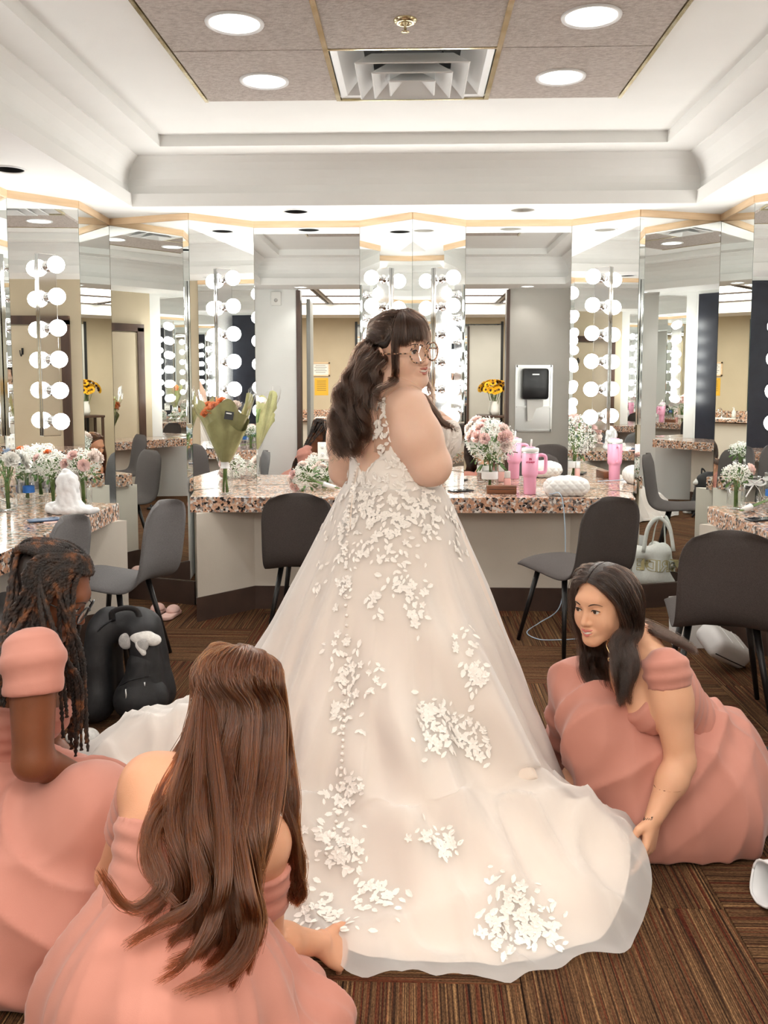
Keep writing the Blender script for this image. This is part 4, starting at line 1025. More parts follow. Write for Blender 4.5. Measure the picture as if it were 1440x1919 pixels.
HEM = [(0, .64), (20, .60), (60, .56), (90, .56), (120, .60), (142, .80), (160, 1.18), (175, 1.22), (190, 1.12), (210, 1.02), (232, .96), (250, .95), (263, .97), (273, .97), (285, .99), (296, 1.05), (304, 1.05), (312, 1.02), (320, .97), (328, .88), (337, .77), (347, .69), (360, .64)]
def hem_r(a): return np.interp(np.degrees(a) % 360, [h[0] for h in HEM], [h[1] for h in HEM])
def ss(x): x = np.clip(x, 0, 1); return x * x * (3 - 2 * x)
LIFT = [((.62, 2.49), .15, .17), ((-.17, 2.13), .03, .09), ((-1.05, 3.15), .12, .2)]
def gown_layer(nth, ns, hemscale, off, seed, zfloor, amp, waist=1.12, ruf=1.0):
    th = np.linspace(0, 2 * np.pi, nth, endpoint=False); s = np.linspace(0, 1, ns)
    T, S = np.meshgrid(th, s, indexing='ij')
    dx, dy = np.cos(T), np.sin(T)
    # waist ellipse in the torso frame
    cl, cf = dx * tr[0] + dy * tr[1], dx * tf[0] + dy * tf[1]
    lo_r = np.full(nth, .05); hi_r = np.full(nth, .34)
    for _ in range(16):                                # where the torso surface lies at the waist
        mr_ = .5 * (lo_r + hi_r); f_ = eval_pts(P_torso, np.stack([BX + np.cos(th) * mr_, BY + np.sin(th) * mr_, np.full(nth, waist - .02)], 1)); ins = f_ < .0075
        lo_r = np.where(ins, mr_, lo_r); hi_r = np.where(ins, hi_r, mr_)
    rw = np.repeat((lo_r + .0015 + off * .3)[:, None], ns, 1)
    Rh = hem_r(T) * hemscale; Rh = np.maximum(Rh, .5)
    sm_ = sum(np.roll(Rh, k, 0) for k in range(-4, 5)) / 9; Rh = sm_ * (1 + ruf * (.016 * np.sin(19 * T + 1.3 * np.sin(3 * T)) + .011 * np.sin(33 * T + 2 * np.sin(5 * T))))
    Rt = np.minimum(Rh, .61 + .05 * np.clip(Rh - .7, 0, .4))
    fl = Rh - Rt; slope_len = np.sqrt(1.1 ** 2 + (Rt - rw) ** 2); tot = slope_len + fl
    L = S * tot; u = np.clip(L / slope_len, 0, 1)
    r = rw + (Rt - rw) * (u ** .86); z = waist * (1 - u)
    over = np.maximum(L - slope_len, 0); r = r + over
    wB = .7 * ss(fl / .28); vB = np.clip((r - rw) / (Rh - rw), 0, 1); zB = waist * (1 - vB) ** 1.75 * (1 - .08 * vB); z = z * (1 - wB) + zB * wB
    # round the break at the floor
    brk = np.exp(-((L - slope_len) / .16) ** 2) * ss(fl / .25); z = z + brk * .055
    # pleats hanging from the waist
    ph = _nr.uniform(0, 6.28, 6) if False else np.array([.4, 2.1, 4.0, 1.2, 5.1, 3.3]) + seed
    pl = 1.0 * (.6 - np.abs(np.sin(5 * T + ph[0] + .7 * np.sin(2 * T + 1))) ** .8) + .7 * (.6 - np.abs(np.sin(8 * T + ph[1] + 1.1 * np.sin(3 * T))) ** .8) + .3 * np.sin(23 * T + ph[2])
    a = amp * ss(u * 1.25) * (1 - .55 * ss(over / .2))
    r = r + pl * a
    X = BX + dx * r; Y = BY + dy * r
    P2 = np.stack([X, Y, 0 * X], -1)
    on_fl = ss((L - slope_len + .12) / .22)
    w1 = wob(P2, 9, seed); w2 = wob(P2, 19, seed + 2); w3 = wob(P2, 38, seed + 3)
    rid = (1 - np.abs(w1)) ** 2 * .06 + (1 - np.abs(w2)) ** 3 * .04 + .006 * w3
    z = np.maximum(z, 0) + on_fl * rid * (.75 + .25 * np.sin(5 * T)) * ss((tot - L) / .1 + .25)
    z = z + .012 * wob(np.stack([X, Y, z], -1), 14, seed + 4) * (1 - on_fl) * ss(u * 2)
    for (c, h, w) in LIFT:
        d2 = ((X - c[0]) ** 2 + (Y - c[1]) ** 2) / w ** 2; z = z + h * np.exp(-d2)
    # long soft fold running from her hip across the train to the right hand
    X2, Y2 = X.copy(), Y.copy()
    for (p0, p1, h, w) in (((-.24, 2.78), (.50, 2.52), .085, .05), ((.03, 2.83), (.42, 2.45), .06, .04), ((-.30, 2.72), (-.32, 2.2), .05, .05), ((-.16, 2.66), (.22, 2.30), .06, .045), ((.22, 2.80), (.62, 2.60), .06, .045), ((-.25, 2.58), (.15, 2.18), .05, .05), ((.10, 2.5), (.35, 2.16), .05, .04), ((.05, 2.86), (.56, 2.80), .05, .05), ((-.05, 2.62), (.02, 2.15), .035, .04)):
        p0 = np.array(p0); p1 = np.array(p1); d = p1 - p0; t = np.clip(((X - p0[0]) * d[0] + (Y - p0[1]) * d[1]) / (d @ d), 0, 1)
        q = (X - p0[0] - t * d[0]) ** 2 + (Y - p0[1] - t * d[1]) ** 2
        e_ = np.exp(-q / w ** 2) * np.sin(np.pi * np.clip(t * .86 + .07, 0, 1)) * ss(u * 1.4); k_ = h * e_
        z = z + k_ * (.35 + .65 * on_fl); X2 = X2 + dx * k_ * .8 * (1 - on_fl); Y2 = Y2 + dy * k_ * .8 * (1 - on_fl)
    X, Y = X2, Y2
    z = z + ruf * .022 * ss((L - tot + .10) / .10) * (.5 + .5 * np.sin(31 * T + 2.2 * np.sin(4 * T)))
    z = np.maximum(z, zfloor + .004 * (1 + w3))
    V = np.stack([X, Y, z], -1).reshape(-1, 3)
    i = np.arange(nth)[:, None]; j = np.arange(ns - 1)[None, :]; i2 = (i + 1) % nth
    Q = np.stack([i * ns + j + 0 * i2, i * ns + j + 1 + 0 * i2, i2 * ns + j + 1, i2 * ns + j], -1).reshape(-1, 4)
    return V, Q
gown = bpy.data.objects.new('gown', None); C.objects.link(gown); gown.parent = bride; gown['_base'] = bride['_base']; gown.matrix_parent_inverse = Matrix.Identity(4)
gown['label'] = 'white tulle ball gown with lace leaves and a long train'
Vl, Ql = gown_layer(400, 120, .935, 0.0, 1, .006, .026, ruf=.4)
mesh_np('skirt_lining', Vl, Ql, 'champagne_satin', gown)
Vt, Qt = gown_layer(440, 130, 1.0, .012, 1.15, .012, .040); Vt[:, 2] += .006
mesh_np('tulle_layer', Vt, Qt, 'tulle', gown)
# bodice follows the torso; deep V back; sheer lace straps
def bod_clip(X, Y, Z):
    l = (X - f4(BX)) * f4(tr[0]) + (Y - f4(BY)) * f4(tr[1]); f_ = (X - f4(BX)) * f4(tf[0]) + (Y - f4(BY)) * f4(tf[1])
    zt = np.where(f_ < .02, 1.165 + np.minimum(np.abs(l), .14) * .95, 1.345) + 0 * Z
    a = np.maximum(Z - zt, 1.06 - Z)
    return a
V, Q = sdf_mesh(P_torso, .008, grow=.008, clip=bod_clip); mesh_np('bodice', V, Q, 'ivory_lace', gown); BodV, BodQ = V, Q
def strap_clip(X, Y, Z):
    l = (X - f4(BX)) * f4(tr[0]) + (Y - f4(BY)) * f4(tr[1])
    return np.maximum(np.maximum(np.abs(np.abs(l) - f4(.088) - .1 * (Z - 1.35)) - f4(.030), 1.24 - Z), Z - 1.52)
V, Q = sdf_mesh(P_torso + P_neck[1:] , .007, grow=.0065, clip=strap_clip); mesh_np('strap', V, Q, 'illusion_mesh', gown); StrV, StrQ = V, Q

# lace leaves and blossoms laid on the cloth
VV = np.concatenate([Vt, BodV, StrV]); QQ = [tuple(q) for q in np.concatenate([Qt, BodQ + len(Vt), StrQ + len(Vt) + len(BodV)])]
co = Vector((0, 0, CAMH))
bvh = BVHTree.FromPolygons([tuple(v) for v in VV], QQ)

def surf(px, py):
    d = Vector(ray(px, py)).normalized(); h = bvh.ray_cast(co, d)
    if h[0] is None: return None
    p, n = h[0], h[1]
    if n.dot(d) > 0: n = -n
    return p, n
lace = MB(); lr = random.Random(9)
def leaf(px, py, ang, ln, wd, lift=.002):
    s = surf(px, py)
    if s is None or s[0].y > 4: return
    p, n = s; d = Vector(_rt) * math.cos(ang) - Vector(_up) * math.sin(ang)
    d = (d - n * d.dot(n))
    if d.length < .25: d = d.normalized() if d.length > 1e-4 else n.orthogonal()
    d = d.normalized(); e = n.cross(d)
    n = n + d * lr.uniform(-.04, .05); L_, w_ = ln, wd; b = p + n * lift
    lace.add([b, b + d * L_ * .3 + e * w_ * .42 + n * .0012, b + d * L_ * .3 - e * w_ * .42 + n * .0012, b + d * L_ * .66 + e * w_ * .40 + n * .002, b + d * L_ * .66 - e * w_ * .40 + n * .002, b + d * L_ + e * w_ * .13 + n * .0015, b + d * L_ - e * w_ * .13 + n * .0015, b + d * L_ * .33 + n * .0, b + d * L_ * .68 + n * .0006],
             [(0, 7, 1), (0, 2, 7), (1, 7, 8, 3), (7, 2, 4, 8), (3, 8, 5), (8, 6, 5), (8, 4, 6)])
def blossom(px, py, r, n=5):
    a0 = lr.uniform(0, 6.28)
    for i in range(n): leaf(px, py, a0 + 2 * math.pi * i / n + lr.uniform(-.15, .15), r, r * .85, .003)
    s = surf(px, py)
    if s: lace.ico(s[0] + s[1] * .004, r * .14)
def spray(x0, y0, x1, y1, n, spread, ln=(.015, .028), flowers=.14):
    a = math.atan2(y1 - y0, x1 - x0)
    for i in range(int(n * 1.35)):
        t = lr.random(); x = x0 + (x1 - x0) * t + lr.gauss(0, spread); y = y0 + (y1 - y0) * t + lr.gauss(0, spread)
        if lr.random() < flowers: blossom(x, y, lr.uniform(.011, .018))
        else:
            l = lr.uniform(*ln); leaf(x, y, a + lr.choice((-1, 1)) * lr.uniform(.3, 1.2) + lr.uniform(-.4, .4), l, l * lr.uniform(.5, .7))
for args in ((672, 800, 710, 870, 20, 22), (715, 745, 705, 830, 34, 10), (700, 880, 800, 900, 70, 34), (660, 905, 690, 960, 40, 24), (640, 930, 850, 945, 90, 26), (590, 960, 660, 1000, 20, 22), (690, 950, 704, 1045, 34, 15), (735, 960, 752, 1010, 26, 17), (800, 940, 803, 1005, 22, 12), (850, 960, 858, 1040, 20, 8), (835, 850, 846, 800, 26, 10),
             (745, 1045, 785, 1155, 48, 17), (700, 1115, 706, 1150, 12, 7), (655, 960, 648, 1110, 40, 13), (645, 1195, 650, 1370, 54, 20), (875, 1175, 895, 1285, 34, 13), (790, 1300, 830, 1370, 28, 16), (800, 1375, 900, 1395, 56, 20), (860, 1345, 890, 1400, 26, 15), (612, 1525, 660, 1468, 40, 15), (598, 1560, 640, 1600, 30, 22), (640, 1560, 672, 1610, 24, 14), (790, 1560, 850, 1590, 32, 13),
             (900, 1745, 1030, 1755, 60, 20), (930, 1640, 965, 1700, 24, 12), (970, 1690, 1030, 1750, 40, 20), (590, 1690, 640, 1740, 30, 18), (670, 1690, 740, 1672, 30, 13), (560, 1620, 560, 1720, 20, 20), (690, 1230, 705, 1290, 10, 10), (605, 1040, 590, 1120, 10, 10)):
    spray(*args)
lo_ = lace.build('lace_applique', 'lace_white', gown); lo_['kind'] = 'stuff'
bt = MB(); bpts = catmull([(672, 872, 0), (664, 905, 0), (657, 950, 0), (652, 1010, 0), (650, 1100, 0), (650, 1200, 0), (648, 1300, 0), (646, 1370, 0), (642, 1440, 0), (636, 1520, 0), (612, 1600, 0)], 56)
for x, y, _ in bpts:
    s = surf(x, y)
    if s: bt.ico(s[0] + s[1] * .005, .0062)
b_o = bt.build('button_row', 'ivory_lace', gown, smooth=True); b_o['kind'] = 'stuff'
pp = [surf(x + 3, y) for x, y in ((672, 866), (668, 885), (664, 905), (660, 930), (657, 955), (655, 990))]
MB().tube([q[0] + q[1] * .004 for q in pp if q], .0022, 6).build('back_seam', 'champagne_satin', gown, smooth=True)
# ================================================================== bridesmaids
def pleat(V, Q, d, k, amp, mask=None):
    N = vnormals(V, Q); w = np.sin((V @ unit(d)) * k + 1.5 * wob(V, 9, 3)); w = np.sign(w) * np.abs(w) ** .6
    a = amp * w
    if mask is not None: a = a * mask(V)
    return V + N * a[:, None]
def folds(V, Q, c, amp, n1, n2, seed, zfade=.5, swag=None):
    """hanging folds round a vertical axis at c, deeper toward the floor, with creases and optional swags round a point"""
    N = vnormals(V, Q); th = np.arctan2(V[:, 1] - c[1], V[:, 0] - c[0])
    z = V[:, 2]; g = .3 + .7 * np.clip(1 - z / zfade, 0, 1)
    w = .9 * (.55 - np.abs(np.sin(n1 * .5 * th + seed + .9 * wob(V, 3.5, seed))) ** .8) + .6 * (.55 - np.abs(np.sin(n2 * .5 * th + 2 * seed + 1.2 * wob(V, 5, seed + 1))) ** .8)
    cr = (1 - np.clip(np.abs(wob(V * np.array([1, 1, .5]), 11, seed + 1)) * 1.6, 0, 1)) ** 2
    d = amp * (w * g + .55 * cr)
    if swag is not None:
        for (p, k, a, r0, r1) in swag:
            r = np.linalg.norm(V - np.asarray(p), axis=1); e = np.clip((r - r0) / .06, 0, 1) * np.clip((r1 - r) / .1, 0, 1)
            d = d + a * e * (.5 - np.abs(np.sin(r * k + .8 * wob(V, 6, seed + 2))) ** .7)
    V = V + N * d[:, None]
    return smooth_mesh(V, Q, 1, .4)

# ---------------- bridesmaid crouching at the right
bmr = thing('person', 'smiling dark-haired bridesmaid in pink dress crouching at the right, holding the train', 'person', (1.0, 2.8, 0))
h2 = Head(W(1131, 1130, 2.80), (-.73, -.66, -.10), (-.02, .06, 1), 1.02); h2.smile = .62; h2.gaze = .05; h2.mz = .004
nk = W(1200, 1205, 2.86); hip = W(1318, 1440, 2.90); wst = W(1285, 1375, 2.86); chs = W(1222, 1290, 2.80)
sN = W(1252, 1258, 2.66); sF = W(1150, 1245, 2.98)
u2 = unit(nk - hip); lat = unit(sN - sF); cf2 = unit(np.cross(u2, lat)); cf2 = cf2 * (1 if cf2[0] < 0 else -1)
R2 = np.stack([lat, cf2, u2], 1)
el = W(1276, 1428, 2.60); wr = W(1226, 1532, 2.52)
T2 = [RC(hip, wst, .15, .118, .05), RC(wst, chs, .118, .125, .05), EL(chs, (.155, .105, .13), R2, .05), RC(sN + (sF - sN) * .16, sF, .050, .050, .05), EL(chs + cf2 * .085 + lat * .07 - u2 * .01, (.075, .065, .07), R2, .03), EL(chs + cf2 * .085 - lat * .07 - u2 * .01, (.075, .065, .07), R2, .03)]
NK2 = [RC(nk, h2.w(0, -.025, -.055), .052, .047, .03), RC(nk, sN + (sF - sN) * .2, .045, .045, .05), RC(nk, sF, .045, .045, .05)]
A2 = [RC(sN, sN + (el - sN) * .35, .062, .062, .03), RC(sN + (el - sN) * .3, el, .062, .043, .02), RC(el, el + (wr - el) * .35, .043, .045, .02), RC(el + (wr - el) * .3, wr, .045, .027, .02)]
elF = W(1105, 1400, 3.02); wrF = W(1080, 1440, 2.86)
A2 += [RC(sF, elF, .055, .04, .03), RC(elF, wrF, .04, .028, .02)]
H2 = hand(wr, W(1213, 1605, 2.47) - wr, (.85, -.5, .1), 1, [.15, .35, .45, .5], thumb=(.9, .25)) + hand(wrF, (-.5, -.7, -.45), (0, -.3, 1), -1, .4)
kn1 = W(1086, 1288, 2.95); kn2 = W(1125, 1365, 2.76)
LG2 = [RC(hip + np.array([0, -.08, -.02]), kn2, .10, .07, .04), RC(kn2, WZ(1180, 1520, .06), .07, .05, .04), RC(hip + np.array([0, .1, -.02]), kn1, .10, .06, .04), RC(kn1, WZ(1080, 1440, .06), .06, .05, .04)]
body_object('body', T2 + NK2 + A2 + H2 + LG2 + h2.prims(), .007, [(h2.o - .135, h2.o + np.array([.135, .135, .15]), .0026), (np.minimum(wr, W(1213, 1605, 2.47)) - .09, np.maximum(wr, W(1213, 1605, 2.47)) + .09, .0035)], 'skin_tan', bmr)
h2.features(bmr, 'brow_brown', 'iris_brown', 'lip_rose')
hair_cap(h2, bmr, 'scalp_dark', front=.030)
# bodice with draped neckline and wide shoulder straps
neck_p = chs + cf2 * .08 + u2 * .055
V, Q = sdf_mesh(T2[:3] + T2[4:], .008, grow=.008, clip=clip_all(plane_clip(neck_p, u2 * .9 + cf2 * .42), plane_clip(hip - u2 * .02, -u2)))
V = pleat(V, Q, u2 * .8 + cf2 * .5, 165, .0022); mesh_np('bodice', V, Q, 'pink_chiffon', bmr)
mid = sN + (sF - sN) * .10
V, Q = sdf_mesh([RC(sN + (sF - sN) * .35 + u2 * .0, sN, .054, .060, .02), RC(sN, sN + (el - sN) * .30, .061, .062, .02)], .007, grow=.005, clip=clip_all(plane_clip(sN + (el - sN) * .17 , el - sN - u2 * .05), plane_clip(sN + (sF - sN) * .33, sF - sN)))
V = pleat(V, Q, (el - sN), 150, .0022); mesh_np('sleeve_strap', V, Q, 'pink_chiffon', bmr)
V, Q = sdf_mesh([RC(sF + (sN - sF) * .3, sF, .052, .056, .02), RC(sF, sF + (elF - sF) * .3, .056, .058, .02)], .008, grow=.010, clip=plane_clip(sF + (elF - sF) * .27, elF - sF)); mesh_np('sleeve_strap', V, Q, 'pink_chiffon', bmr)
SK2 = [RC(hip, wst, .165, .13, .05), RC(hip, kn1, .15, .088, .12), RC(hip + np.array([-.02, -.08, 0]), kn2, .15, .105, .14), RC(kn1, kn2, .06, .08, .10), EL(W(1185, 1440, 2.78), (.17, .15, .16), None, .14), RC(kn1, WZ(1068, 1440, .06), .088, .10, .05), RC(kn2, WZ(1160, 1515, .08), .115, .13, .06),
       EL(WZ(1270, 1505, .12), (.27, .20, .22), None, .10), EL(WZ(1265, 1535, .03), (.31, .22, .05), None, .05), EL(WZ(1345, 1450, .14), (.13, .16, .24), None, .08), EL(WZ(1395, 1505, .02), (.10, .06, .035), None, .03), EL(WZ(1360, 1560, .02), (.09, .07, .03), None, .03)]
V, Q = sdf_mesh(SK2, .010, clip=hit_clip(.004), sm=3); V = folds(V, Q, WZ(1240, 1480, 0), .030, 9, 17, 2, .45, [(kn1, 34, .024, .13, .6)])
V[:, 2] = np.maximum(V[:, 2], .003); mesh_np('skirt', V, Q, 'pink_chiffon', bmr)
mat('gold', (.86, .66, .36, 1), .25, 1.0)
nl = [h2.w(-.05, .0, -.10), W(1138, 1205, 2.72), W(1142, 1222, 2.70), W(1146, 1228, 2.70), W(1160, 1215, 2.70), h2.w(.05, -.01, -.11)]
nc = MB().tube(catmull(nl, 24), .0012, 5).build('necklace', 'gold', bmr, smooth=True)
MB().lathe([(.004, 0), (.008, .0015), (.004, .003)], W(1144, 1236, 2.695), 14, axis=(-.6, -.8, 0)).build('pendant', 'gold', nc, smooth=True)
# tattoo script on the forearm, set just proud of the skin
mat('tattoo_ink', srgb(44, 36, 40), .7)
bv2 = BVHTree.FromPolygons([tuple(v.co) for v in bpy.data.objects['body.001'].data.vertices], [tuple(p.vertices) for p in bpy.data.objects['body.001'].data.polygons])
def on_skin(px, py):
    d = Vector(ray(px, py)).normalized(); h_ = bv2.ray_cast(co, d); return None if h_[0] is None else h_[0] + h_[1] * .0006
ink = MB()
for st_ in ([(1206, 1538), (1209, 1531), (1208, 1537), (1211, 1534), (1212, 1537), (1215, 1533), (1216, 1537), (1218, 1534), (1220, 1537), (1223, 1535)], [(1221, 1533), (1222, 1531), (1224, 1531), (1222, 1534), (1221, 1533)]):
    q_ = [on_skin(x, y) for x, y in st_]; q_ = [p for p in q_ if p is not None]
    if len(q_) > 2: ink.tube(q_, .0009, 4)
if ink.v: ink.build('wrist_tattoo', 'tattoo_ink', bmr)
G = []
def part_guides(h, q, azs, ends=None):
    return [[h.w(q * .003, y0, .031 + .092 * math.sqrt(max(1 - ((y0 + .014) / .108) ** 2, .02)))] + pts for (y0, pts) in azs]
# near side (her left, toward the camera)
q = -1
azs = [(.072, [h2.w(-.038, .064, .076), h2.w(-.066, .046, .042), h2.w(-.083, .030, 0), h2.w(-.088, .026, -.06), W(1150, 1205, 2.71), W(1152, 1258, 2.67), W(1166, 1320, 2.66)]),
       (.05, [h2.w(-.046, .036, .098), h2.w(-.080, .020, .055), h2.w(-.094, .012, 0), h2.w(-.096, .010, -.07), W(1162, 1212, 2.70), W(1166, 1262, 2.67), W(1166, 1318, 2.65)]),
       (.01, [h2.w(-.050, .0, .108), h2.w(-.088, -.008, .060), h2.w(-.101, -.016, 0), h2.w(-.102, -.015, -.08), W(1176, 1212, 2.70), W(1182, 1256, 2.67), W(1168, 1312, 2.65)]),
       (-.04, [h2.w(-.048, -.045, .102), h2.w(-.084, -.055, .050), h2.w(-.094, -.06, -.01), h2.w(-.092, -.05, -.09), W(1188, 1205, 2.73), W(1194, 1246, 2.68), W(1172, 1300, 2.66)])]
S1 = hair_sheet(part_guides(h2, -1, azs), 7500, 36, thick=.008, jitter=.002, wave=.010, wfreq=1.6, clumps=44, clump=.75, seed=21, shorten=.5)
azs = [(.072, [h2.w(.038, .064, .076), h2.w(.066, .046, .042), h2.w(.083, .030, 0), h2.w(.088, .028, -.06), W(1096, 1215, 2.88), W(1098, 1255, 2.84), W(1112, 1288, 2.80)]),
       (.05, [h2.w(.046, .036, .098), h2.w(.080, .020, .055), h2.w(.092, .012, 0), h2.w(.094, .010, -.07), W(1106, 1222, 2.88), W(1110, 1265, 2.82), W(1126, 1300, 2.78)]),
       (.0, [h2.w(.050, .0, .108), h2.w(.088, -.008, .060), h2.w(.098, -.016, 0), h2.w(.098, -.015, -.08), W(1120, 1222, 2.88), W(1125, 1265, 2.82), W(1140, 1308, 2.76)]),
       (-.06, [h2.w(.046, -.06, .098), h2.w(.076, -.07, .045), h2.w(.084, -.07, -.01), h2.w(.08, -.06, -.09), W(1136, 1215, 2.9), W(1138, 1260, 2.84), W(1150, 1300, 2.78)])]
S2 = hair_sheet(part_guides(h2, 1, azs), 4200, 28, thick=.012, jitter=.002, wave=.006, wfreq=1.2, clumps=60, clump=.5, seed=23, shorten=.12)
S3 = hair_sheet(part_guides(h2, -1, [(-.05, [h2.w(-.046, -.062, .095), h2.w(-.080, -.075, .035), h2.w(-.078, -.085, -.03), W(1192, 1175, 2.83), W(1225, 1188, 2.79), W(1262, 1205, 2.77), W(1300, 1224, 2.79)]), (-.085, [h2.w(-.03, -.095, .075), h2.w(-.045, -.108, .02), h2.w(-.04, -.108, -.04), W(1198, 1165, 2.90), W(1235, 1182, 2.88), W(1275, 1202, 2.86), W(1306, 1222, 2.84)]), (-.09, [h2.w(.02, -.10, .07), h2.w(.03, -.112, .02), h2.w(.03, -.11, -.04), W(1195, 1165, 2.94), W(1230, 1180, 2.94), W(1268, 1198, 2.92), W(1296, 1215, 2.9)])]), 2200, 32, thick=.008, jitter=.002, wave=.003, wfreq=1.2, clumps=30, clump=.5, seed=25, shorten=.3)
hair_object('hair', [push_out(S1, h2, 1, 1), push_out(S2, h2, 1, 2), push_out(S3, h2, 1, 3)], [.0008, .0008, .0008], 'hair_espresso', bmr)

# ---------------- bridesmaid in front, back to the camera
bmf = thing('person', 'auburn-haired bridesmaid in off-shoulder pink dress kneeling with her back to the camera', 'person', (-.4, 1.75, 0))
h3 = Head(W(452, 1322, 1.96), (.28, .88, -.38), (.10, .36, 1), 1.04)
nk3 = W(408, 1440, 1.86); hip3 = W(300, 1850, 1.66); wst3 = W(318, 1700, 1.72); chs3 = W(365, 1565, 1.80)
sL3 = W(283, 1470, 1.82); sR3 = W(492, 1580, 1.86)
u3 = unit(nk3 - wst3); lat3 = unit(sR3 - sL3); cf3 = unit(np.cross(u3, lat3)); R3 = np.stack([lat3, cf3, np.cross(lat3, cf3)], 1)
elR3 = W(496, 1762, 1.93); wrR3 = W(602, 1768, 2.06); elL3 = W(215, 1640, 1.98); wrL3 = W(250, 1560, 2.25)
T3 = [RC(hip3, wst3, .17, .122, .06), RC(wst3, chs3, .122, .13, .05), EL(chs3, (.165, .10, .13), R3, .05), RC(sL3, sR3, .052, .052, .05)]
NK3 = [RC(nk3, h3.w(0, -.025, -.055), .05, .046, .03), RC(nk3, sL3, .045, .05, .05), RC(nk3, sR3, .045, .05, .05)]
A3 = [RC(sR3, elR3, .056, .043, .02), RC(elR3, elR3 + (wrR3 - elR3) * .35, .042, .041, .02), RC(elR3 + (wrR3 - elR3) * .3, wrR3, .041, .026, .02), RC(sL3, elL3, .056, .043, .03), RC(elL3, wrL3, .042, .027, .02)]
H3 = hand(wrR3, W(668, 1806, 2.13) - wrR3, (.05, -.55, .8), -1, [.25, .5, .62, .7], thumb=(.2, -.25)) + hand(wrL3, (.5, .6, -.3), (0, 0, 1), 1, .4)
body_object('body', T3 + NK3 + A3 + H3 + h3.prims(), .007, [(h3.o - .135, h3.o + np.array([.135, .135, .15]), .0035), (wrR3 - .10, wrR3 + np.array([.20, .18, .10]), .003)], 'skin_warm', bmf)
h3.features(bmf, 'brow_brown', 'iris_brown', 'lip_rose')
hair_cap(h3, bmf, 'scalp_auburn', front=.03)
top3 = chs3 + u3 * .015 - cf3 * .1
V, Q = sdf_mesh(T3[:3], .008, grow=.008, clip=clip_all(plane_clip(top3, u3 * .95 - lat3 * .12), plane_clip(hip3, -u3)))
V = pleat(V, Q, u3, 175, .0025, lambda P: np.clip(((P - wst3) @ u3) / .06, 0, 1)); mesh_np('bodice', V, Q, 'pink_chiffon', bmf)
for (a, b, t0, t1) in ((sR3, elR3, .20, .62), (sL3, elL3, .02, .5)):
    d = b - a
    V, Q = sdf_mesh([RC(a, b, .060, .047, .0)], .006, grow=.008, clip=clip_all(plane_clip(a + d * t1, d), plane_clip(a + d * t0, -d))); V = pleat(V, Q, d, 150, .002); mesh_np('sleeve_band', V, Q, 'pink_chiffon', bmf)
SK3 = [RC(hip3, wst3 - u3 * .01, .185, .134, .05), EL(hip3 + np.array([0, .02, -.06]), (.25, .22, .20), None, .08), RC(hip3, W(520, 1900, 1.98), .17, .12, .08), RC(hip3, W(250, 1800, 2.05), .16, .12, .08), EL(WZ(330, 1960, .06), (.34, .30, .10), None, .10), EL(WZ(520, 1930, .03), (.16, .16, .06), None, .08), EL(WZ(150, 1960, .05), (.14, .2, .08), None, .08)]
V, Q = sdf_mesh(SK3, .010, clip=hit_clip(.004), sm=3); V = folds(V, Q, hip3 + np.array([0, .05, 0]), .030, 9, 17, 4, .5)
V[:, 2] = np.maximum(V[:, 2], .003); mesh_np('skirt', V, Q, 'pink_chiffon', bmf)
zp = [top3 - cf3 * .03 + u3 * -.01 - lat3 * .05, wst3 - cf3 * .131 - lat3 * .04, wst3 - cf3 * .16 - u3 * .1 - lat3 * .05]
G = []
ctl = [(-88, [W(378, 1330, 1.955), W(352, 1400, 1.86), W(300, 1500, 1.75), W(285, 1580, 1.70), W(318, 1660, 1.66), W(308, 1720, 1.63)]),
       (-115, [W(375, 1330, 1.925), W(352, 1420, 1.80), W(318, 1520, 1.70), W(330, 1620, 1.64), W(318, 1700, 1.61), W(270, 1730, 1.60)]),
       (-145, [W(402, 1330, 1.875), W(385, 1430, 1.80), W(370, 1540, 1.66), W(385, 1640, 1.61), W(360, 1740, 1.58), W(310, 1790, 1.57)]),
       (-172, [W(435, 1330, 1.855), W(415, 1430, 1.79), W(405, 1550, 1.65), W(420, 1650, 1.60), W(415, 1740, 1.57), W(360, 1790, 1.55)]),
       (165, [W(465, 1330, 1.855), W(455, 1430, 1.79), W(440, 1550, 1.66), W(450, 1650, 1.62), W(455, 1740, 1.59), W(410, 1830, 1.57)]),
       (140, [W(495, 1330, 1.88), W(488, 1430, 1.82), W(472, 1540, 1.70), W(468, 1640, 1.66), W(480, 1730, 1.64), W(440, 1810, 1.62)]),
       (115, [W(520, 1330, 1.925), W(518, 1430, 1.86), W(500, 1530, 1.78), W(478, 1630, 1.74), W(490, 1700, 1.72), W(455, 1780, 1.70)])]
for az, pts in ctl:
    y0 = .02 - .07 * (abs(az) - 88) / 92
    sgn = 1 if az > 0 else -1
    G.append([h3.w(sgn * .005, y0, .128), on(h3, az * (1 if abs(az) > 150 else .95), 45, 1.07), on(h3, az, 12, 1.09)] + pts)
S1 = hair_sheet(G, 11000, 48, thick=.014, jitter=.002, wave=.020, wfreq=2.0, clumps=34, clump=.86, seed=31, wstart=.42, shorten=.35)
S2 = hair_sheet([[h3.w(.01, .05, .124), on(h3, 70, 40, 1.06), on(h3, 84, 8, 1.08), W(538, 1400, 1.98), W(548, 1480, 1.93), W(545, 1560, 1.90), W(560, 1620, 1.90), W(548, 1680, 1.89), W(565, 1640, 1.88)], [h3.w(.01, .02, .126), on(h3, 85, 40, 1.06), on(h3, 98, 8, 1.08), W(528, 1400, 1.94), W(530, 1490, 1.90), W(555, 1560, 1.88), W(556, 1630, 1.88), W(570, 1670, 1.88), W(558, 1690, 1.88)]], 1500, 40, thick=.010, jitter=.002, wave=.006, wfreq=1.8, clumps=14, clump=.75, seed=33, wstart=.4, shorten=.2)
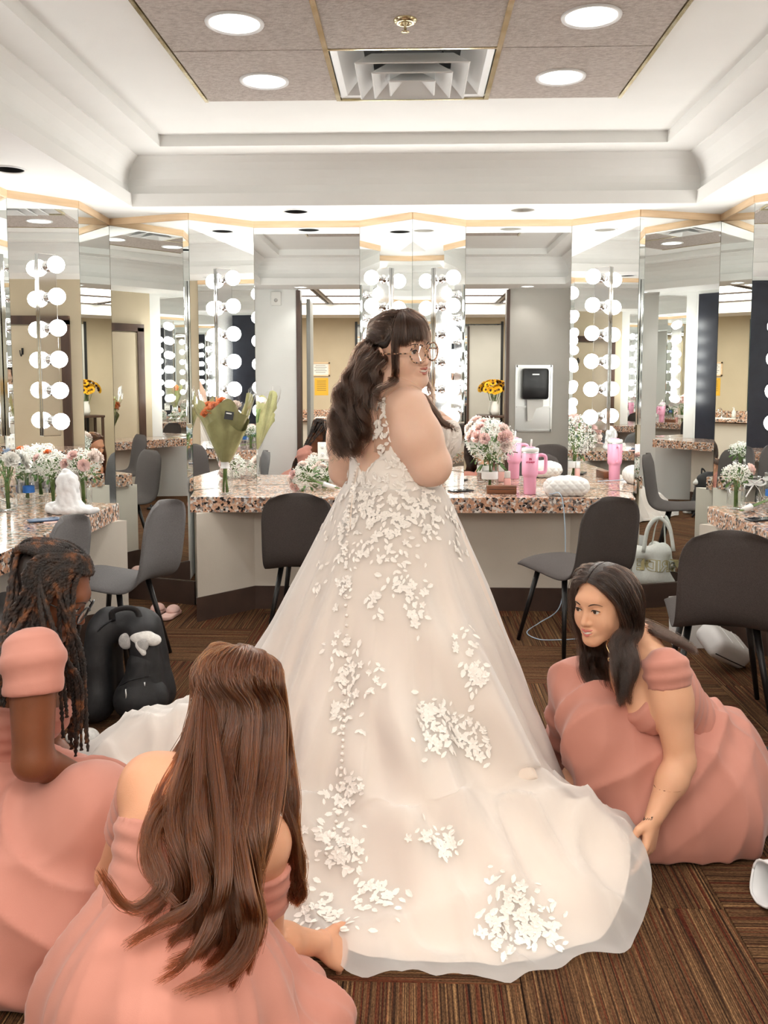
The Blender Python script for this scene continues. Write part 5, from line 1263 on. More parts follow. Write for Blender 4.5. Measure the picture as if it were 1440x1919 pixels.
S3 = hair_sheet([[h3.w(-.01, .05, .124), on(h3, -70, 40, 1.06), on(h3, -84, 8, 1.08), W(352, 1400, 1.96), W(330, 1470, 1.92), W(300, 1540, 1.88), W(290, 1600, 1.82)], [h3.w(-.01, .02, .126), on(h3, -85, 40, 1.06), on(h3, -98, 8, 1.08), W(345, 1420, 1.92), W(300, 1500, 1.82), W(282, 1560, 1.76), W(300, 1640, 1.7)]], 1000, 36, thick=.010, jitter=.002, wave=.008, wfreq=1.6, clumps=12, clump=.8, seed=35, wstart=.45, shorten=.3)
S4 = []
for sd_, pts in enumerate(([W(330, 1480, 1.74), W(282, 1560, 1.64), W(300, 1650, 1.58), W(240, 1692, 1.55), W(182, 1630, 1.55)], [W(370, 1560, 1.64), W(370, 1680, 1.55), W(300, 1735, 1.52), W(235, 1780, 1.51)], [W(420, 1600, 1.60), W(400, 1720, 1.54), W(360, 1790, 1.50), W(300, 1830, 1.49)], [W(350, 1450, 1.78), W(290, 1530, 1.67), W(278, 1620, 1.60), W(330, 1690, 1.57)], [W(450, 1600, 1.61), W(470, 1720, 1.56), W(430, 1800, 1.52), W(340, 1850, 1.49)])):
    S4.append(hair_sheet([[h3.w(0, -.03, .126), on(h3, -150 + 12 * sd_, 30, 1.08)] + pts], 170, 36, thick=.010, jitter=.002, clumps=3, clump=.7, wave=.004, wfreq=1.5, seed=41 + sd_, shorten=.2))
hair_object('hair', [push_out(S1, h3, 1, 1), push_out(S2, h3, 1, 2), push_out(S3, h3, 1, 3)] + S4, [.00075] * (3 + len(S4)), 'hair_auburn', bmf)

# ---------------- bridesmaid with twists at the left edge
bml = thing('person', 'bridesmaid with long dark twists and glasses kneeling at the left edge in pink', 'person', (-1.05, 2.3, 0))
h4 = Head(W(98, 1108, 2.36), (.86, .10, -.50), (.48, .05, .88), 1.03); h4.smile = .2
nk4 = W(35, 1195, 2.38); sN4 = W(62, 1235, 2.17); sF4 = W(55, 1215, 2.58); chs4 = W(10, 1320, 2.38); wst4 = W(-15, 1430, 2.38); hip4 = W(-40, 1530, 2.36)
u4 = unit(nk4 - wst4); lat4 = unit(sN4 - sF4); cf4 = unit(np.cross(u4, lat4)); R4 = np.stack([lat4, cf4, np.cross(lat4, cf4)], 1)
el4 = W(62, 1425, 2.12); wr4 = W(175, 1470, 2.33); elF4 = W(90, 1400, 2.62); wrF4 = W(150, 1440, 2.55)
T4 = [RC(hip4, wst4, .16, .13, .06), RC(wst4, chs4, .13, .135, .05), EL(chs4, (.165, .115, .13), R4, .05), RC(sN4, sF4, .055, .055, .05), EL(chs4 + cf4 * .1 + lat4 * .07, (.075, .07, .075), R4, .03), EL(chs4 + cf4 * .1 - lat4 * .07, (.075, .07, .075), R4, .03)]
NK4 = [RC(nk4, h4.w(0, -.025, -.055), .054, .05, .03), RC(nk4, sN4, .045, .05, .05), RC(nk4, sF4, .045, .05, .05)]
A4 = [RC(sN4, el4, .062, .048, .02), RC(el4, wr4, .047, .030, .02), RC(sF4, elF4, .06, .045, .02), RC(elF4, wrF4, .045, .03, .02)]
H4 = hand(wr4, (.8, .3, -.4), (0, -.2, 1), 1, .4) + hand(wrF4, (.8, .2, -.4), (0, -.2, 1), -1, .4)
body_object('body', T4 + NK4 + A4 + H4 + h4.prims(), .007, [(h4.o - .14, h4.o + np.array([.14, .14, .15]), .003), (np.minimum(wr4, wrF4) - .06, np.maximum(wr4, wrF4) + .14, .004)], 'skin_deep', bml)
h4.features(bml, 'lash_black', 'iris_brown', 'lip_deep')
hair_cap(h4, bml, 'scalp_dark', front=.04)
glasses(h4, bml, 'black_plastic', .024, rad=.0022)
V, Q = sdf_mesh(T4[:3] + T4[4:], .008, grow=.008, clip=clip_all(plane_clip(chs4 + u4 * .06, u4), plane_clip(hip4, -u4))); V = pleat(V, Q, u4, 150, .0022); mesh_np('bodice', V, Q, 'pink_chiffon', bml)
for (a, b) in ((sN4, el4), (sF4, elF4)):
    d = b - a
    V, Q = sdf_mesh([RC(a + (nk4 - a) * .45, a, .052, .066, .02), RC(a, b, .068, .050, .02)], .007, grow=.010, clip=plane_clip(a + d * .34, d)); V = pleat(V, Q, d + u4 * .1, 90, .0025); mesh_np('sleeve_band', V, Q, 'pink_chiffon', bml)
SK4 = [RC(hip4, wst4, .175, .145, .05), RC(hip4, W(165, 1530, 2.16), .17, .11, .08), RC(hip4 + np.array([0, .15, 0]), W(200, 1490, 2.45), .15, .10, .08), EL(WZ(60, 1700, .14), (.33, .22, .20), None, .12), EL(WZ(20, 1790, .04), (.30, .17, .06), None, .06), RC(W(165, 1530, 2.16), WZ(180, 1640, .05), .11, .12, .08), EL(W(-100, 1560, 2.3), (.25, .3, .25), None, .1)]
V, Q = sdf_mesh(SK4, .010, clip=hit_clip(.004), sm=3); V = folds(V, Q, WZ(40, 1640, 0), .028, 9, 17, 6, .45, [(W(165, 1530, 2.16), 30, .022, .14, .6)]); V[:, 2] = np.maximum(V[:, 2], .003); mesh_np('skirt', V, Q, 'pink_chiffon', bml)
# rope twists
noise_mat('twist_hair', [(.40, srgb(24, 16, 12)), (.56, srgb(48, 30, 19)), (.74, srgb(128, 76, 38))], 30, .65, bump=.6, bscale=300, dist=.004)
tw = random.Random(5)
tws = []
def twist(path, n=64, r=.0058, turns=None):
    P = catmull(path, n); L = np.sum(np.linalg.norm(np.diff(P, axis=0), axis=1)); turns = turns or L / .024
    T = np.gradient(P, axis=0); T /= np.linalg.norm(T, axis=1)[:, None]; ref = np.array([.3, -.8, .5]); n1 = np.cross(T, ref); n1 /= np.linalg.norm(n1, axis=1)[:, None]; n2 = np.cross(T, n1)
    for ph in (0, math.pi):
        a = np.linspace(0, turns * 2 * math.pi, n) + ph
        ctr = P + (n1 * np.cos(a)[:, None] + n2 * np.sin(a)[:, None]) * r * .55
        yield ctr, [r * (.95 - .45 * (i / (n - 1)) ** 4) * tw.uniform(.85, 1.15) for i in range(n)]
mbt = MB()
n_tw = 0
def add_twist(path, r=.0058, n=64):
    for c_, rr_ in twist(path, n, r): mbt.tube(c_, rr_, 5)
for i in range(46):
    az = tw.uniform(-178, 178); e0 = tw.uniform(30, 88)
    sgn = 1 if az > 0 else -1
    if abs(az) < 70:                                  # frame the face on both sides, fall forward
        s_ = 1 if tw.random() < .62 else -1
        az = s_ * tw.uniform(40, 72)
        x = tw.uniform(118, 160); y1 = tw.uniform(1330, 1425)
        add_twist([on(h4, az * .4, 80, 1.03), on(h4, az, 45, 1.08), on(h4, az * 1.1, 10, 1.1), W(x - 8, 1215, 2.28 if s_ > 0 else 2.42), W(x, 1290, 2.28 if s_ > 0 else 2.4), W(x + tw.uniform(-8, 6), y1, 2.27 if s_ > 0 else 2.38)])
    elif az > 0:                                       # near side: over the ear then forward or onto the back
        if tw.random() < .45:
            x = tw.uniform(108, 150)
            add_twist([on(h4, 60, 82, 1.03), on(h4, 85, 50, 1.09), on(h4, 100, 12, 1.12), W(95 + tw.uniform(-12, 20), 1195, 2.22), W(x, 1270, 2.24), W(x + 6, tw.uniform(1340, 1430), 2.25)])
        else:
            add_twist([on(h4, az * .7, 84, 1.03), on(h4, az, 52, 1.09), on(h4, min(az + 15, 178), 15, 1.12), W(tw.uniform(5, 50), 1165, 2.24), W(tw.uniform(-30, 15), 1230, 2.16), W(tw.uniform(-60, -10), 1330, 2.18)])
    else:
        add_twist([on(h4, az * .7, 84, 1.03), on(h4, az, 50, 1.09), on(h4, az, 12, 1.12), W(tw.uniform(20, 60), 1180, 2.5), W(tw.uniform(-20, 30), 1260, 2.55), W(tw.uniform(-40, 20), 1350, 2.55)])
for i in range(26):                                   # a full top layer running from the hairline back
    az = -95 + 190 * i / 25
    add_twist([on(h4, az, 38, 1.03), on(h4, az * 1.25 if abs(az) < 60 else az * 1.1, 66, 1.10), on(h4, (180 - (180 - abs(az)) * .45) * (1 if az >= 0 else -1), 40, 1.14), on(h4, (170 if az >= 0 else -170), 5, 1.14), W(20 + 40 * tw.random(), 1190, 2.34 + .1 * tw.random()), W(-20 + 40 * tw.random(), 1260, 2.3)], n=56)
for i in range(30):
    t = i / 29; az0 = 42 + 50 * t
    add_twist([on(h4, az0 * .55, 74 - 10 * t, 1.03), on(h4, az0 + 6, 46 + tw.uniform(-8, 8), 1.10), on(h4, az0 + 30, 14 + tw.uniform(-14, 14), 1.13), W(30 + 50 * tw.random(), 1172 + 22 * tw.random(), 2.25), W(-10 + 55 * tw.random(), 1225, 2.13 + .03 * tw.random()), W(-40 + 50 * tw.random(), 1270 + 60 * tw.random(), 2.12)], n=60)
mbt.build('twists', 'twist_hair', bml, smooth=True)
# ================================================================== chairs
noise_mat('grey_upholstery', [(.35, srgb(96, 94, 94)), (.65, srgb(122, 120, 120))], 380, .95, bump=.35, bscale=600, dist=.002)
noise_mat('charcoal_upholstery', [(.35, srgb(66, 60, 58)), (.65, srgb(84, 77, 74))], 380, .95, bump=.35, bscale=600, dist=.002)
def shell(pr, wf, th, n=34, m=19):
    P = catmull([(y, z, 0) for y, z in pr], n)[:, :2]; T = np.gradient(P, axis=0); T /= np.linalg.norm(T, axis=1)[:, None]; Nn = np.stack([-T[:, 1], T[:, 0]], 1)
    top = []; bot = []
    for i in range(n):
        t = i / (n - 1)
        for j in range(m):
            s = -1 + 2 * j / (m - 1); w = wf(t); edge = (1 - abs(s) ** 5)
            k = (.022 + .024 * min(max((t - .3) / .3, 0), 1)) * s * s
            off = Nn[i] * -1
            h = th * (.25 + .75 * edge) * (.3 + .7 * min(1, t * 14, (1 - t) * 14))
            y, z = P[i] + Nn[i] * k
            top.append((w * s, y + Nn[i][0] * h * .5, z + Nn[i][1] * h * .5)); bot.append((w * s, y - Nn[i][0] * h * .5, z - Nn[i][1] * h * .5))
    V = top + bot; o = n * m; F = []
    for i in range(n - 1):
        for j in range(m - 1):
            a = i * m + j; F.append((a, a + 1, a + m + 1, a + m)); F.append((o + a, o + a + m, o + a + m + 1, o + a + 1))
    for j in range(m - 1):
        F.append((j, o + j, o + j + 1, j + 1)); a = (n - 1) * m + j; F.append((a, a + 1, o + a + 1, o + a))
    for i in range(n - 1):
        a = i * m; F.append((a, a + m, o + a + m, o + a)); a = i * m + m - 1; F.append((a, o + a, o + a + m, a + m))
    return MB().add(V, F)
def rnd(t, a, b, w0, w1):
    w = w0 + (w1 - w0) * t
    if t < a: w *= math.sqrt(max(1 - (1 - t / a) ** 2.6, 0)) * .55 + .45
    if t > 1 - b: w *= math.sqrt(max(1 - ((t - 1 + b) / b) ** 2.6, 0)) * .52 + .48
    return w
def make_chair(label, m, frame_label=None):
    t = thing('upholstered_chair', label, 'chair', (0, 0, 0), 'grey shell chairs at the vanity', world_parts=False)
    pr = [(.225, .450), (.19, .468), (.08, .462), (-.06, .452), (-.15, .456), (-.20, .478), (-.228, .53), (-.246, .63), (-.263, .75), (-.284, .868)]
    shell(pr, lambda u: rnd(u, .10, .16, .222, .200), .036, n=46).build('seat_shell', m, t, smooth=True)
    fr = MB()
    fr.box((0, .11, .432), (.30, .03, .014)); fr.box((0, -.11, .432), (.30, .03, .014)); fr.box((.13, 0, .432), (.03, .25, .014)); fr.box((-.13, 0, .432), (.03, .25, .014)); fr.build('under_frame', 'black_metal', t)
    for sx in (-1, 1):
        for sy in (-1, 1): MB().tube([(sx * .135, sy * .11, .436), (sx * .205, sy * .2, .003)], [.016, .011], 10).build('leg', 'black_metal', t, smooth=True)
    return t
ch = make_chair('charcoal shell chair seen from behind, left of the bride at the back counter', 'charcoal_upholstery')
ch.location = (-.60, 5.0, 0); ch.rotation_euler[2] = math.radians(-4)
dup(ch, (.88, 4.86, 0), math.radians(30), 'charcoal shell chair turned sideways, behind the crouching bridesmaid\'s head')
dup(ch, (1.36, 3.88, 0), math.radians(-12), 'charcoal shell chair at the right edge, in front of the white pouches')
ch2 = make_chair('light grey shell chair seen from the side, behind the black backpack', 'grey_upholstery')
ch2.location = (-1.56, 4.48, 0); ch2.rotation_euler[2] = math.radians(76)
dup(ch2, (-1.86, 3.92, 0), math.radians(85), 'light grey shell chair mostly hidden behind the twist-haired bridesmaid')

# ================================================================== flowers
mat('petal_blush', srgb(252, 217, 210), .6, Subsurface_Weight=.1); mat('petal_cream', srgb(253, 238, 229), .6); mat('petal_white', srgb(246, 245, 238), .6); mat('petal_orange', srgb(236, 140, 84), .6); mat('petal_blue', srgb(150, 170, 196), .6); mat('petal_yellow', srgb(244, 186, 30), .6)
noise_mat('leaf_green', [(.3, srgb(60, 92, 46)), (.7, srgb(104, 138, 74))], 30, .6); noise_mat('eucalyptus', [(.3, srgb(104, 130, 116)), (.7, srgb(142, 164, 148))], 30, .6); noise_mat('stem_green', [(.3, srgb(78, 108, 52)), (.7, srgb(120, 142, 80))], 30, .6)
mat('ribbon_white', srgb(240, 240, 238), .5); noise_mat('seed_brown', [(.3, srgb(48, 30, 18)), (.7, srgb(84, 54, 30))], 60, .9)
fr_ = random.Random(3)
def petal(mb, base, d, n, L, w, cup):
    d = Vector(d).normalized(); n = Vector(n); n = (n - d * n.dot(d)).normalized(); e = d.cross(n); base = Vector(base); vs = []
    for i in range(4):
        t = i / 3; ww = w * (.35, .9, 1.0, .62)[i]
        for s in (-1, 0, 1): vs.append(base + d * L * t + e * ww * .5 * s + n * (cup * math.sin(t * 2.2) + (.25 * w * abs(s) if i else 0)))
    mb.add(vs, [(i * 3 + j, i * 3 + j + 1, i * 3 + j + 4, i * 3 + j + 3) for i in range(3) for j in range(2)])
def rose_mesh():
    mb = MB(); k = 0
    for ring, (nn, tilt, L, w) in enumerate(((3, 78, .022, .018), (4, 66, .027, .024), (5, 48, .031, .030), (6, 26, .033, .034), (6, 6, .033, .036))):
        for i in range(nn):
            a = 2 * math.pi * i / nn + ring * .7; tl = math.radians(tilt); d = (math.cos(a) * math.cos(tl), math.sin(a) * math.cos(tl), math.sin(tl)); n = (-math.cos(a) * math.sin(tl), -math.sin(a) * math.sin(tl), math.cos(tl))
            petal(mb, (math.cos(a) * .003, math.sin(a) * .003, .004 * (4 - ring) * .3), d, n, L, w, .006)
    return mb
_rose = rose_mesh()
def place(mb, M4):
    out = MB(); out.v = [tuple(M4 @ Vector(p)) for p in mb.v]; out.f = list(mb.f); return out
_rose_me = {}
def rose(parent, c, nrm, s=1.0, m='petal_blush', name='rose'):
    q = Vector((0, 0, 1)).rotation_difference(Vector(nrm).normalized()).to_matrix().to_4x4()
    M4 = Matrix.Translation(c) @ q @ Matrix.Rotation(fr_.uniform(0, 6), 4, 'Z') @ Matrix.Scale(s, 4)
    return place(_rose, M4).build(name, m, parent, smooth=True)
def leaf_mesh(mb, base, d, L, w):
    n = Vector((fr_.uniform(-1, 1), fr_.uniform(-1, 1), 1.2)); petal(mb, base, d, n, L, w, .004)
def bouquet(base, top, R, label, roses=6, bb=420, stems=14, rose_m=('petal_blush',), lying=None, name='bouquet', wrap=False, euc=False, squash=.8, grp='bouquets of roses and baby\'s breath', rs=1.0, view=(0, -1, .3), bbr=(.0028, .005)):
    """base = where the stems end, top = centre of the flower dome"""
    base = Vector(base); top = Vector(top); ax = (top - base).normalized(); t = thing(name, label, 'bouquet', base, grp)
    q = Vector((0, 0, 1)).rotation_difference(ax).to_matrix()
    def dome(rad=1.0, low=-.35):
        while True:
            v = Vector((fr_.gauss(0, 1), fr_.gauss(0, 1), fr_.gauss(0, 1))).normalized()
            if v.z > low: return top + q @ Vector((v.x * R * rad, v.y * R * rad, v.z * R * squash * rad)), (q @ v)
    st_ = MB(); lf = MB(); bbm = MB()
    for i in range(stems):
        p, v = dome(.5); st_.tube([base + Vector((fr_.uniform(-1, 1), fr_.uniform(-1, 1), 0)) * .010, base.lerp(top, .55) + Vector((fr_.uniform(-1, 1), fr_.uniform(-1, 1), 0)) * .012, p], .0022, 5)
    st_.build('stems', 'stem_green', t, smooth=True)
    for i in range(34):
        p, v = dome(.75, -.9); leaf_mesh(lf, p - ax * R * .35, (v + Vector((fr_.uniform(-.4, .4),) * 3)), fr_.uniform(.03, .05) * max(.7, R / .1), .018)
    lf.build('foliage', 'leaf_green', t, smooth=True)['kind'] = 'stuff'
    if euc:
        lf = MB()
        for i in range(60):
            p, v = dome(fr_.uniform(.8, 1.0), -.6); leaf_mesh(lf, p, v + Vector((fr_.uniform(-.8, .8), fr_.uniform(-.8, .8), 0)), fr_.uniform(.018, .03), .014)
        lf.build('eucalyptus', 'eucalyptus', t, smooth=True)['kind'] = 'stuff'
    for i in range(bb):
        p, v = dome(fr_.uniform(.82, 1.06), -.9 if i % 2 else -.5)
        for j in range(2): bbm.ico(p + Vector((fr_.uniform(-1, 1), fr_.uniform(-1, 1), fr_.uniform(-1, 1))) * .010, fr_.uniform(*bbr))
    bbm.build('baby_breath', 'petal_white', t)['kind'] = 'stuff'
    vd = Vector(view).normalized()
    for i in range(roses):
        for _ in range(30):
            p, v = dome(.93, -.1)
            if v.dot(vd) > -.2: break
        rose(t, p, v, rs * fr_.uniform(.85, 1.1), rose_m[i % len(rose_m)])
    if wrap:
        a = base + ax * .002; st2 = MB().tube([a + ax * .02, a + ax * .055, a + ax * .10], [.0135, .0145, .016], 14); st2.build('stem_wrap', 'ribbon_white', t, smooth=True)
    return t
# ================================================================== glassware and counter objects
glass('clear_glass', (.97, .985, .98, 1), .28); glass('bottle_plastic', (.97, .985, 1, 1), .22); glass('cellophane', (1, 1, 1, 1), .18, .06)
mat('water', (.98, .99, 1, 1), .0)
def jar(x, y, r, h, label, name='glass_jar', lip=True, z=CT):
    t = thing(name, label, 'jar', (x, y, z + .0005), 'clear glass jars and vases')
    pr = [(0, .004), (r * .9, .004), (r, .012), (r, h * .8)] + ([(r * .86, h * .88), (r * .86, h * .98), (r * .9, h)] if lip else [(r, h)])
    MB().lathe([(a, b + z + .0005) for a, b in pr], (x, y, 0), 28).build('glass_wall', 'clear_glass', t, smooth=True)
    MB().lathe([(r * .98, z + .0007), (r, z + .004), (r * .9, z + .006), (0, z + .006)], (x, y, 0), 28).build('glass_base', 'clear_glass', t, smooth=True)
    if lip: MB().lathe([(r * .86, z + h * .985), (r * .92, z + h), (r * .86, z + h * 1.015)], (x, y, 0), 28).build('rim', 'clear_glass', t, smooth=True)
    return t
def spot(px, py, z=CT): p = WZ(px, py, z); return float(p[0]), float(p[1])
# back counter, left: paper-wrapped bouquet in a vase
x, y = spot(423, 926)
jar(x, y, .048, .15, 'clear square-shouldered glass vase holding the paper-wrapped bouquet', lip=False)
noise_mat('kraft_green', [(.3, srgb(140, 138, 92)), (.7, srgb(166, 164, 116))], 12, .7, bump=.3, bscale=40)
wb = thing('wrapped_bouquet', 'bouquet of orange roses wrapped in olive green paper and cellophane', 'bouquet', (x, y, CT + .012))
st_ = MB()
for i in range(12): st_.tube([(x + fr_.uniform(-.02, .02), y + fr_.uniform(-.02, .02), CT + .012), (x + fr_.uniform(-.012, .012), y + fr_.uniform(-.012, .012), CT + .22), (x + fr_.uniform(-.05, .05), y + fr_.uniform(-.05, .03), CT + .5)], .003, 5)
st_.build('stems', 'stem_green', wb, smooth=True)
def cone_wrap(name, m, r0, z0, r1, z1, wav, n=40, a0=0, a1=6.283, lean=(0, 0), k=5):
    mb = MB(); vs = []; rows = 9
    for i in range(rows):
        t = i / (rows - 1)
        for j in range(n):
            a = a0 + (a1 - a0) * j / (n - 1); rr = r0 + (r1 - r0) * t ** .85; rr *= 1 + .10 * t * math.sin(k * a + 2) + .05 * t * math.sin(11 * a)
            zz = z0 + (z1 - z0) * t + wav * t ** 4 * (math.sin(k * a) + .5 * math.sin(3 * a + 1))
            vs.append((x + rr * math.cos(a) + lean[0] * t, y + rr * .7 * math.sin(a) + lean[1] * t, zz))
    mb.add(vs, [(i * n + j, i * n + j + 1, (i + 1) * n + j + 1, (i + 1) * n + j) for i in range(rows - 1) for j in range(n - 1)])
    return mb.build(name, m, wb, smooth=True)
cone_wrap('paper_wrap', 'kraft_green', .026, CT + .20, .165, CT + .56, .055, a0=2.2, a1=7.4, k=4)
cone_wrap('paper_wrap', 'kraft_green', .024, CT + .19, .135, CT + .44, .03, a0=4.0, a1=8.9, lean=(.01, -.02), k=3)
cone_wrap('cellophane_wrap', 'cellophane', .028, CT + .17, .19, CT + .62, .04, lean=(0, -.01))
MB().lathe([(.03, CT + .165), (.026, CT + .185), (.03, CT + .205)], (x, y, 0), 20).build('tie', 'ribbon_white', wb, smooth=True)
for dx, dy, dz in ((-.10, -.05, .50), (-.075, -.075, .52), (-.09, -.03, .545), (-.055, -.05, .545), (.02, .0, .56), (.07, .01, .55), (-.02, .03, .57)): rose(wb, (x + dx, y + dy, CT + dz), (dx, -.6, .8), 1.05, 'petal_orange' if dx < 0 else 'petal_cream')
tg = MB().box((x + .058, y - .135, CT + .50), (.055, .002, .05), ry=.15, rx=-.2).build('paper_tag', 'black_plastic', wb)
MB().box((x + .058, y - .1372, CT + .513), (.034, .001, .008), ry=.15, rx=-.2).build('tag_print', 'white_plastic', tg)
# two posies lying on the counter
pA, pB = W(634, 907, 5.60), W(566, 884, 5.66)
bouquet((pA[0], pA[1], CT + .022), (pB[0], pB[1], CT + .085), .090, 'baby\'s breath posy with white-wrapped stems lying beside the charcoal chair', roses=4, bb=520, wrap=True, rose_m=('petal_cream', 'petal_blush'), squash=.7, rs=.9)
bouquet((pA[0] + .02, pA[1] + .17, CT + .022), (pB[0] + .10, pB[1] + .16, CT + .075), .068, 'baby\'s breath posy lying behind the other one, nearest the back mirror', roses=2, bb=300, wrap=True, rose_m=('petal_cream',), squash=.7)
ot = thing('wall_outlet', 'white four-socket outlet plate on the back mirror', 'outlet', (-.60, YB - .001, .93))
ox, oz = float(W(612, 845, YB - .004)[0]), float(W(612, 845, YB - .004)[2])
ot.location = (ox, YB - .002, oz - .065); ot['_base'] = (ox, YB - .002, oz - .065)
MB().rbox((ox, YB - .004, oz), (.118, .006, .118), .003, n=1).build('cover_plate', 'white_plastic', ot)
for sx in (-.027, .027):
    for sz in (-.026, .026):
        so = MB().lathe([(0, .0035), (.013, .0035), (.0145, .001)], (ox + sx, YB - .0065, oz + sz), 18, axis=(0, -1, 0)).build('socket', 'white_plastic', ot, smooth=True)
        sl = MB(); sl.box((ox + sx - .005, YB - .0102, oz + sz + .003), (.002, .001, .007)); sl.box((ox + sx + .005, YB - .0102, oz + sz + .003), (.002, .001, .007)); sl.box((ox + sx, YB - .0102, oz + sz - .007), (.004, .001, .004)); sl.build('slots', 'dark_hole', so)
# back counter, right
x, y = spot(918, 917)
jar(x, y, .052, .15, 'clear glass vase holding the big pink rose bouquet', lip=False)
bouquet((x, y, CT + .012), (x + .012, y - .02, CT + .305), .15, 'large bouquet of pink roses, baby\'s breath and eucalyptus in the glass vase', roses=13, bb=1000, stems=18, euc=True, squash=.95, rose_m=('petal_blush', 'petal_blush', 'petal_cream'), rs=1.25)
rb_ = MB().lathe([(.0535, CT + .07), (.0545, CT + .075), (.0545, CT + .115), (.0535, CT + .12)], (x, y, 0), 28); vr = tag(rb_.build('vase_ribbon', 'ribbon_white', None, smooth=True), 'white lace ribbon tied round the glass vase of roses', 'ribbon')
def phone(x, y, rz, label, m, z=CT, cam_up=False):
    t = thing('smartphone', label, 'phone', (x, y, z + .0005))
    R = Matrix.Translation((x, y, z + .0055)) @ Matrix.Rotation(rz, 4, 'Z')
    MB().rbox((0, 0, 0), (.076, .156, .0095), .004, n=3).xf(R).build('case', m, t, auto=40)
    if cam_up:
        MB().rbox((-.012, .046, .006), (.042, .042, .004), .0018).xf(R).build('camera_bump', m, t)
        for dx, dy in ((-.022, .056), (-.022, .036), (-.003, .046)): MB().lathe([(0, .0095), (.006, .0095), (.0075, .007)], (dx, dy, 0), 16).xf(R).build('camera_lens', 'black_plastic', t, smooth=True)
    else: MB().rbox((0, 0, .0049), (.070, .150, .0006), .0002, n=1).xf(R).build('screen', 'phone_screen', t)
    return t
mat('phone_screen', srgb(14, 15, 18), .05); noise_mat('case_blue', [(.3, srgb(70, 92, 122)), (.7, srgb(84, 106, 136))], 20, .4); mat('case_dark', srgb(26, 26, 30), .3)
x, y = spot(864, 921); phone(x, y, math.radians(-62), 'black phone lying face up by the bride\'s elbow', 'case_dark')
noise_mat('walnut', [(.3, srgb(92, 54, 32)), (.7, srgb(132, 82, 50))], 18, .5, stretch=(.3, 4, 4))
x, y = spot(940, 925)
wbx = thing('wooden_block', 'small walnut wood block lying in front of the glass vase', 'wood block', (x, y, CT + .0005))
MB().rbox((x, y, CT + .026), (.185, .055, .050), .003, rz=.01).build('block', 'walnut', wbx, auto=30)
MB().box((x, y - .0285, CT + .03), (.16, .002, .004), rz=.01).build('groove', 'dark_wood', wbx)
x, y = spot(951, 917)
pb = thing('cosmetic_bottle', 'small clear pink bottle with white cap beside the tumbler', 'bottle', (x, y, CT + .0005))
mat('pink_liquid', srgb(240, 186, 178), .15, Alpha=1.0)
MB().rbox((x, y, CT + .038), (.044, .03, .074), .006).build('bottle_body', 'pink_liquid', pb, auto=40)
MB().rbox((x, y, CT + .098), (.038, .026, .045), .004).build('cap', 'white_plastic', pb, auto=40)
# tumbler
mat('tumbler_pink', srgb(240, 168, 196), .4); mat('tumbler_print', srgb(196, 40, 92), .5)
def tumbler(x, y, label, rz=0.0, logo=True):
    t = thing('tumbler', label, 'tumbler', (x, y, CT + .0005))
    z = CT + .0005
    MB().lathe([(0, z), (.037, z), (.038, z + .004), (.0405, z + .105), (.043, z + .112), (.0495, z + .122), (.0505, z + .13), (.052, z + .26), (.0, z + .26)], (x, y, 0), 36).build('cup_body', 'tumbler_pink', t, smooth=True)
    MB().lathe([(.0525, z + .2605), (.0525, z + .268), (0, z + .268)], (x, y, 0), 36).build('steel_rim', 'steel', t, smooth=True)
    MB().lathe([(.053, z + .2685), (.054, z + .272), (.054, z + .287), (.05, z + .291), (0, z + .291)], (x, y, 0), 36).build('lid', 'white_plastic', t, smooth=True)
    MB().lathe([(.03, z + .2915), (.03, z + .298), (0, z + .298)], (x, y, 0), 24).build('lid_dial', 'tumbler_pink', t, smooth=True)
    MB().tube([(x + .004, y, z + .295), (x + .008, y, z + .345)], .0055, 10).build('straw', 'white_plastic', t, smooth=True)
    c, s_ = math.cos(rz), math.sin(rz); hp = [(.049, .245), (.075, .247), (.094, .238), (.098, .215), (.097, .16), (.092, .142), (.076, .136), (.048, .136)]
    MB().tube(catmull([(x + a * c, y + a * s_, z + b) for a, b in hp], 26), .0085, 10, flat=1.3).build('handle', 'tumbler_pink', t, smooth=True)
    if logo:
        text_mesh('STANLEY', .0135, 'brand_lettering', 'tumbler_print', t, Matrix.Translation((x - .004, y - .0525, z + .205)) @ Matrix.Rotation(math.pi / 2, 4, 'X'), depth=.0008, bold=.0006)
        em = MB(); ez = z + .218; ex_ = x - .004
        for q in ([(-.008, 0), (-.003, 0), (-.003, .006), (.002, .006), (.002, 0), (.007, 0), (.007, .010), (.003, .014), (-.001, .011), (-.005, .015), (-.009, .014)],):
            em.add([(ex_ + a, y - .0535, ez + b) for a, b in q] + [(ex_ + a, y - .0515, ez + b) for a, b in q], [tuple(range(len(q)))] + [(i, (i + 1) % len(q), len(q) + (i + 1) % len(q), len(q) + i) for i in range(len(q))])
        em.build('emblem', 'tumbler_print', t)
    return t
x, y = spot(993, 926); tumbler(x, y, 'pink handled tumbler with white lid and straw on the back counter')
# quilted pouch
noise_mat('white_quilt', [(.3, srgb(236, 234, 230)), (.7, srgb(243, 242, 239))], 8, .8)
x, y = spot(1062, 929)
pou = thing('cosmetic_pouch', 'white quilted pouch beside the pink tumbler', 'pouch', (x, y, CT + .0005))
V, Q = sdf_mesh([EL((x, y, CT + .06), (.135, .062, .066), None, .02), RC((x - .085, y, CT + .055), (x + .085, y, CT + .055), .055, .055, .03)], .005, clip=lambda X, Y, Z: CT + .001 - Z + 0 * X + 0 * Y)
N = vnormals(V, Q); d1 = np.abs(np.sin((V[:, 0] + V[:, 2]) * 62)); d2 = np.abs(np.sin((V[:, 0] - V[:, 2]) * 62)); V = V + N * (.005 * np.minimum(d1, d2) ** .5 - .004)[:, None]; V[:, 2] = np.maximum(V[:, 2], CT + .0008)
mesh_np('pouch_body', V, Q, 'white_quilt', pou)
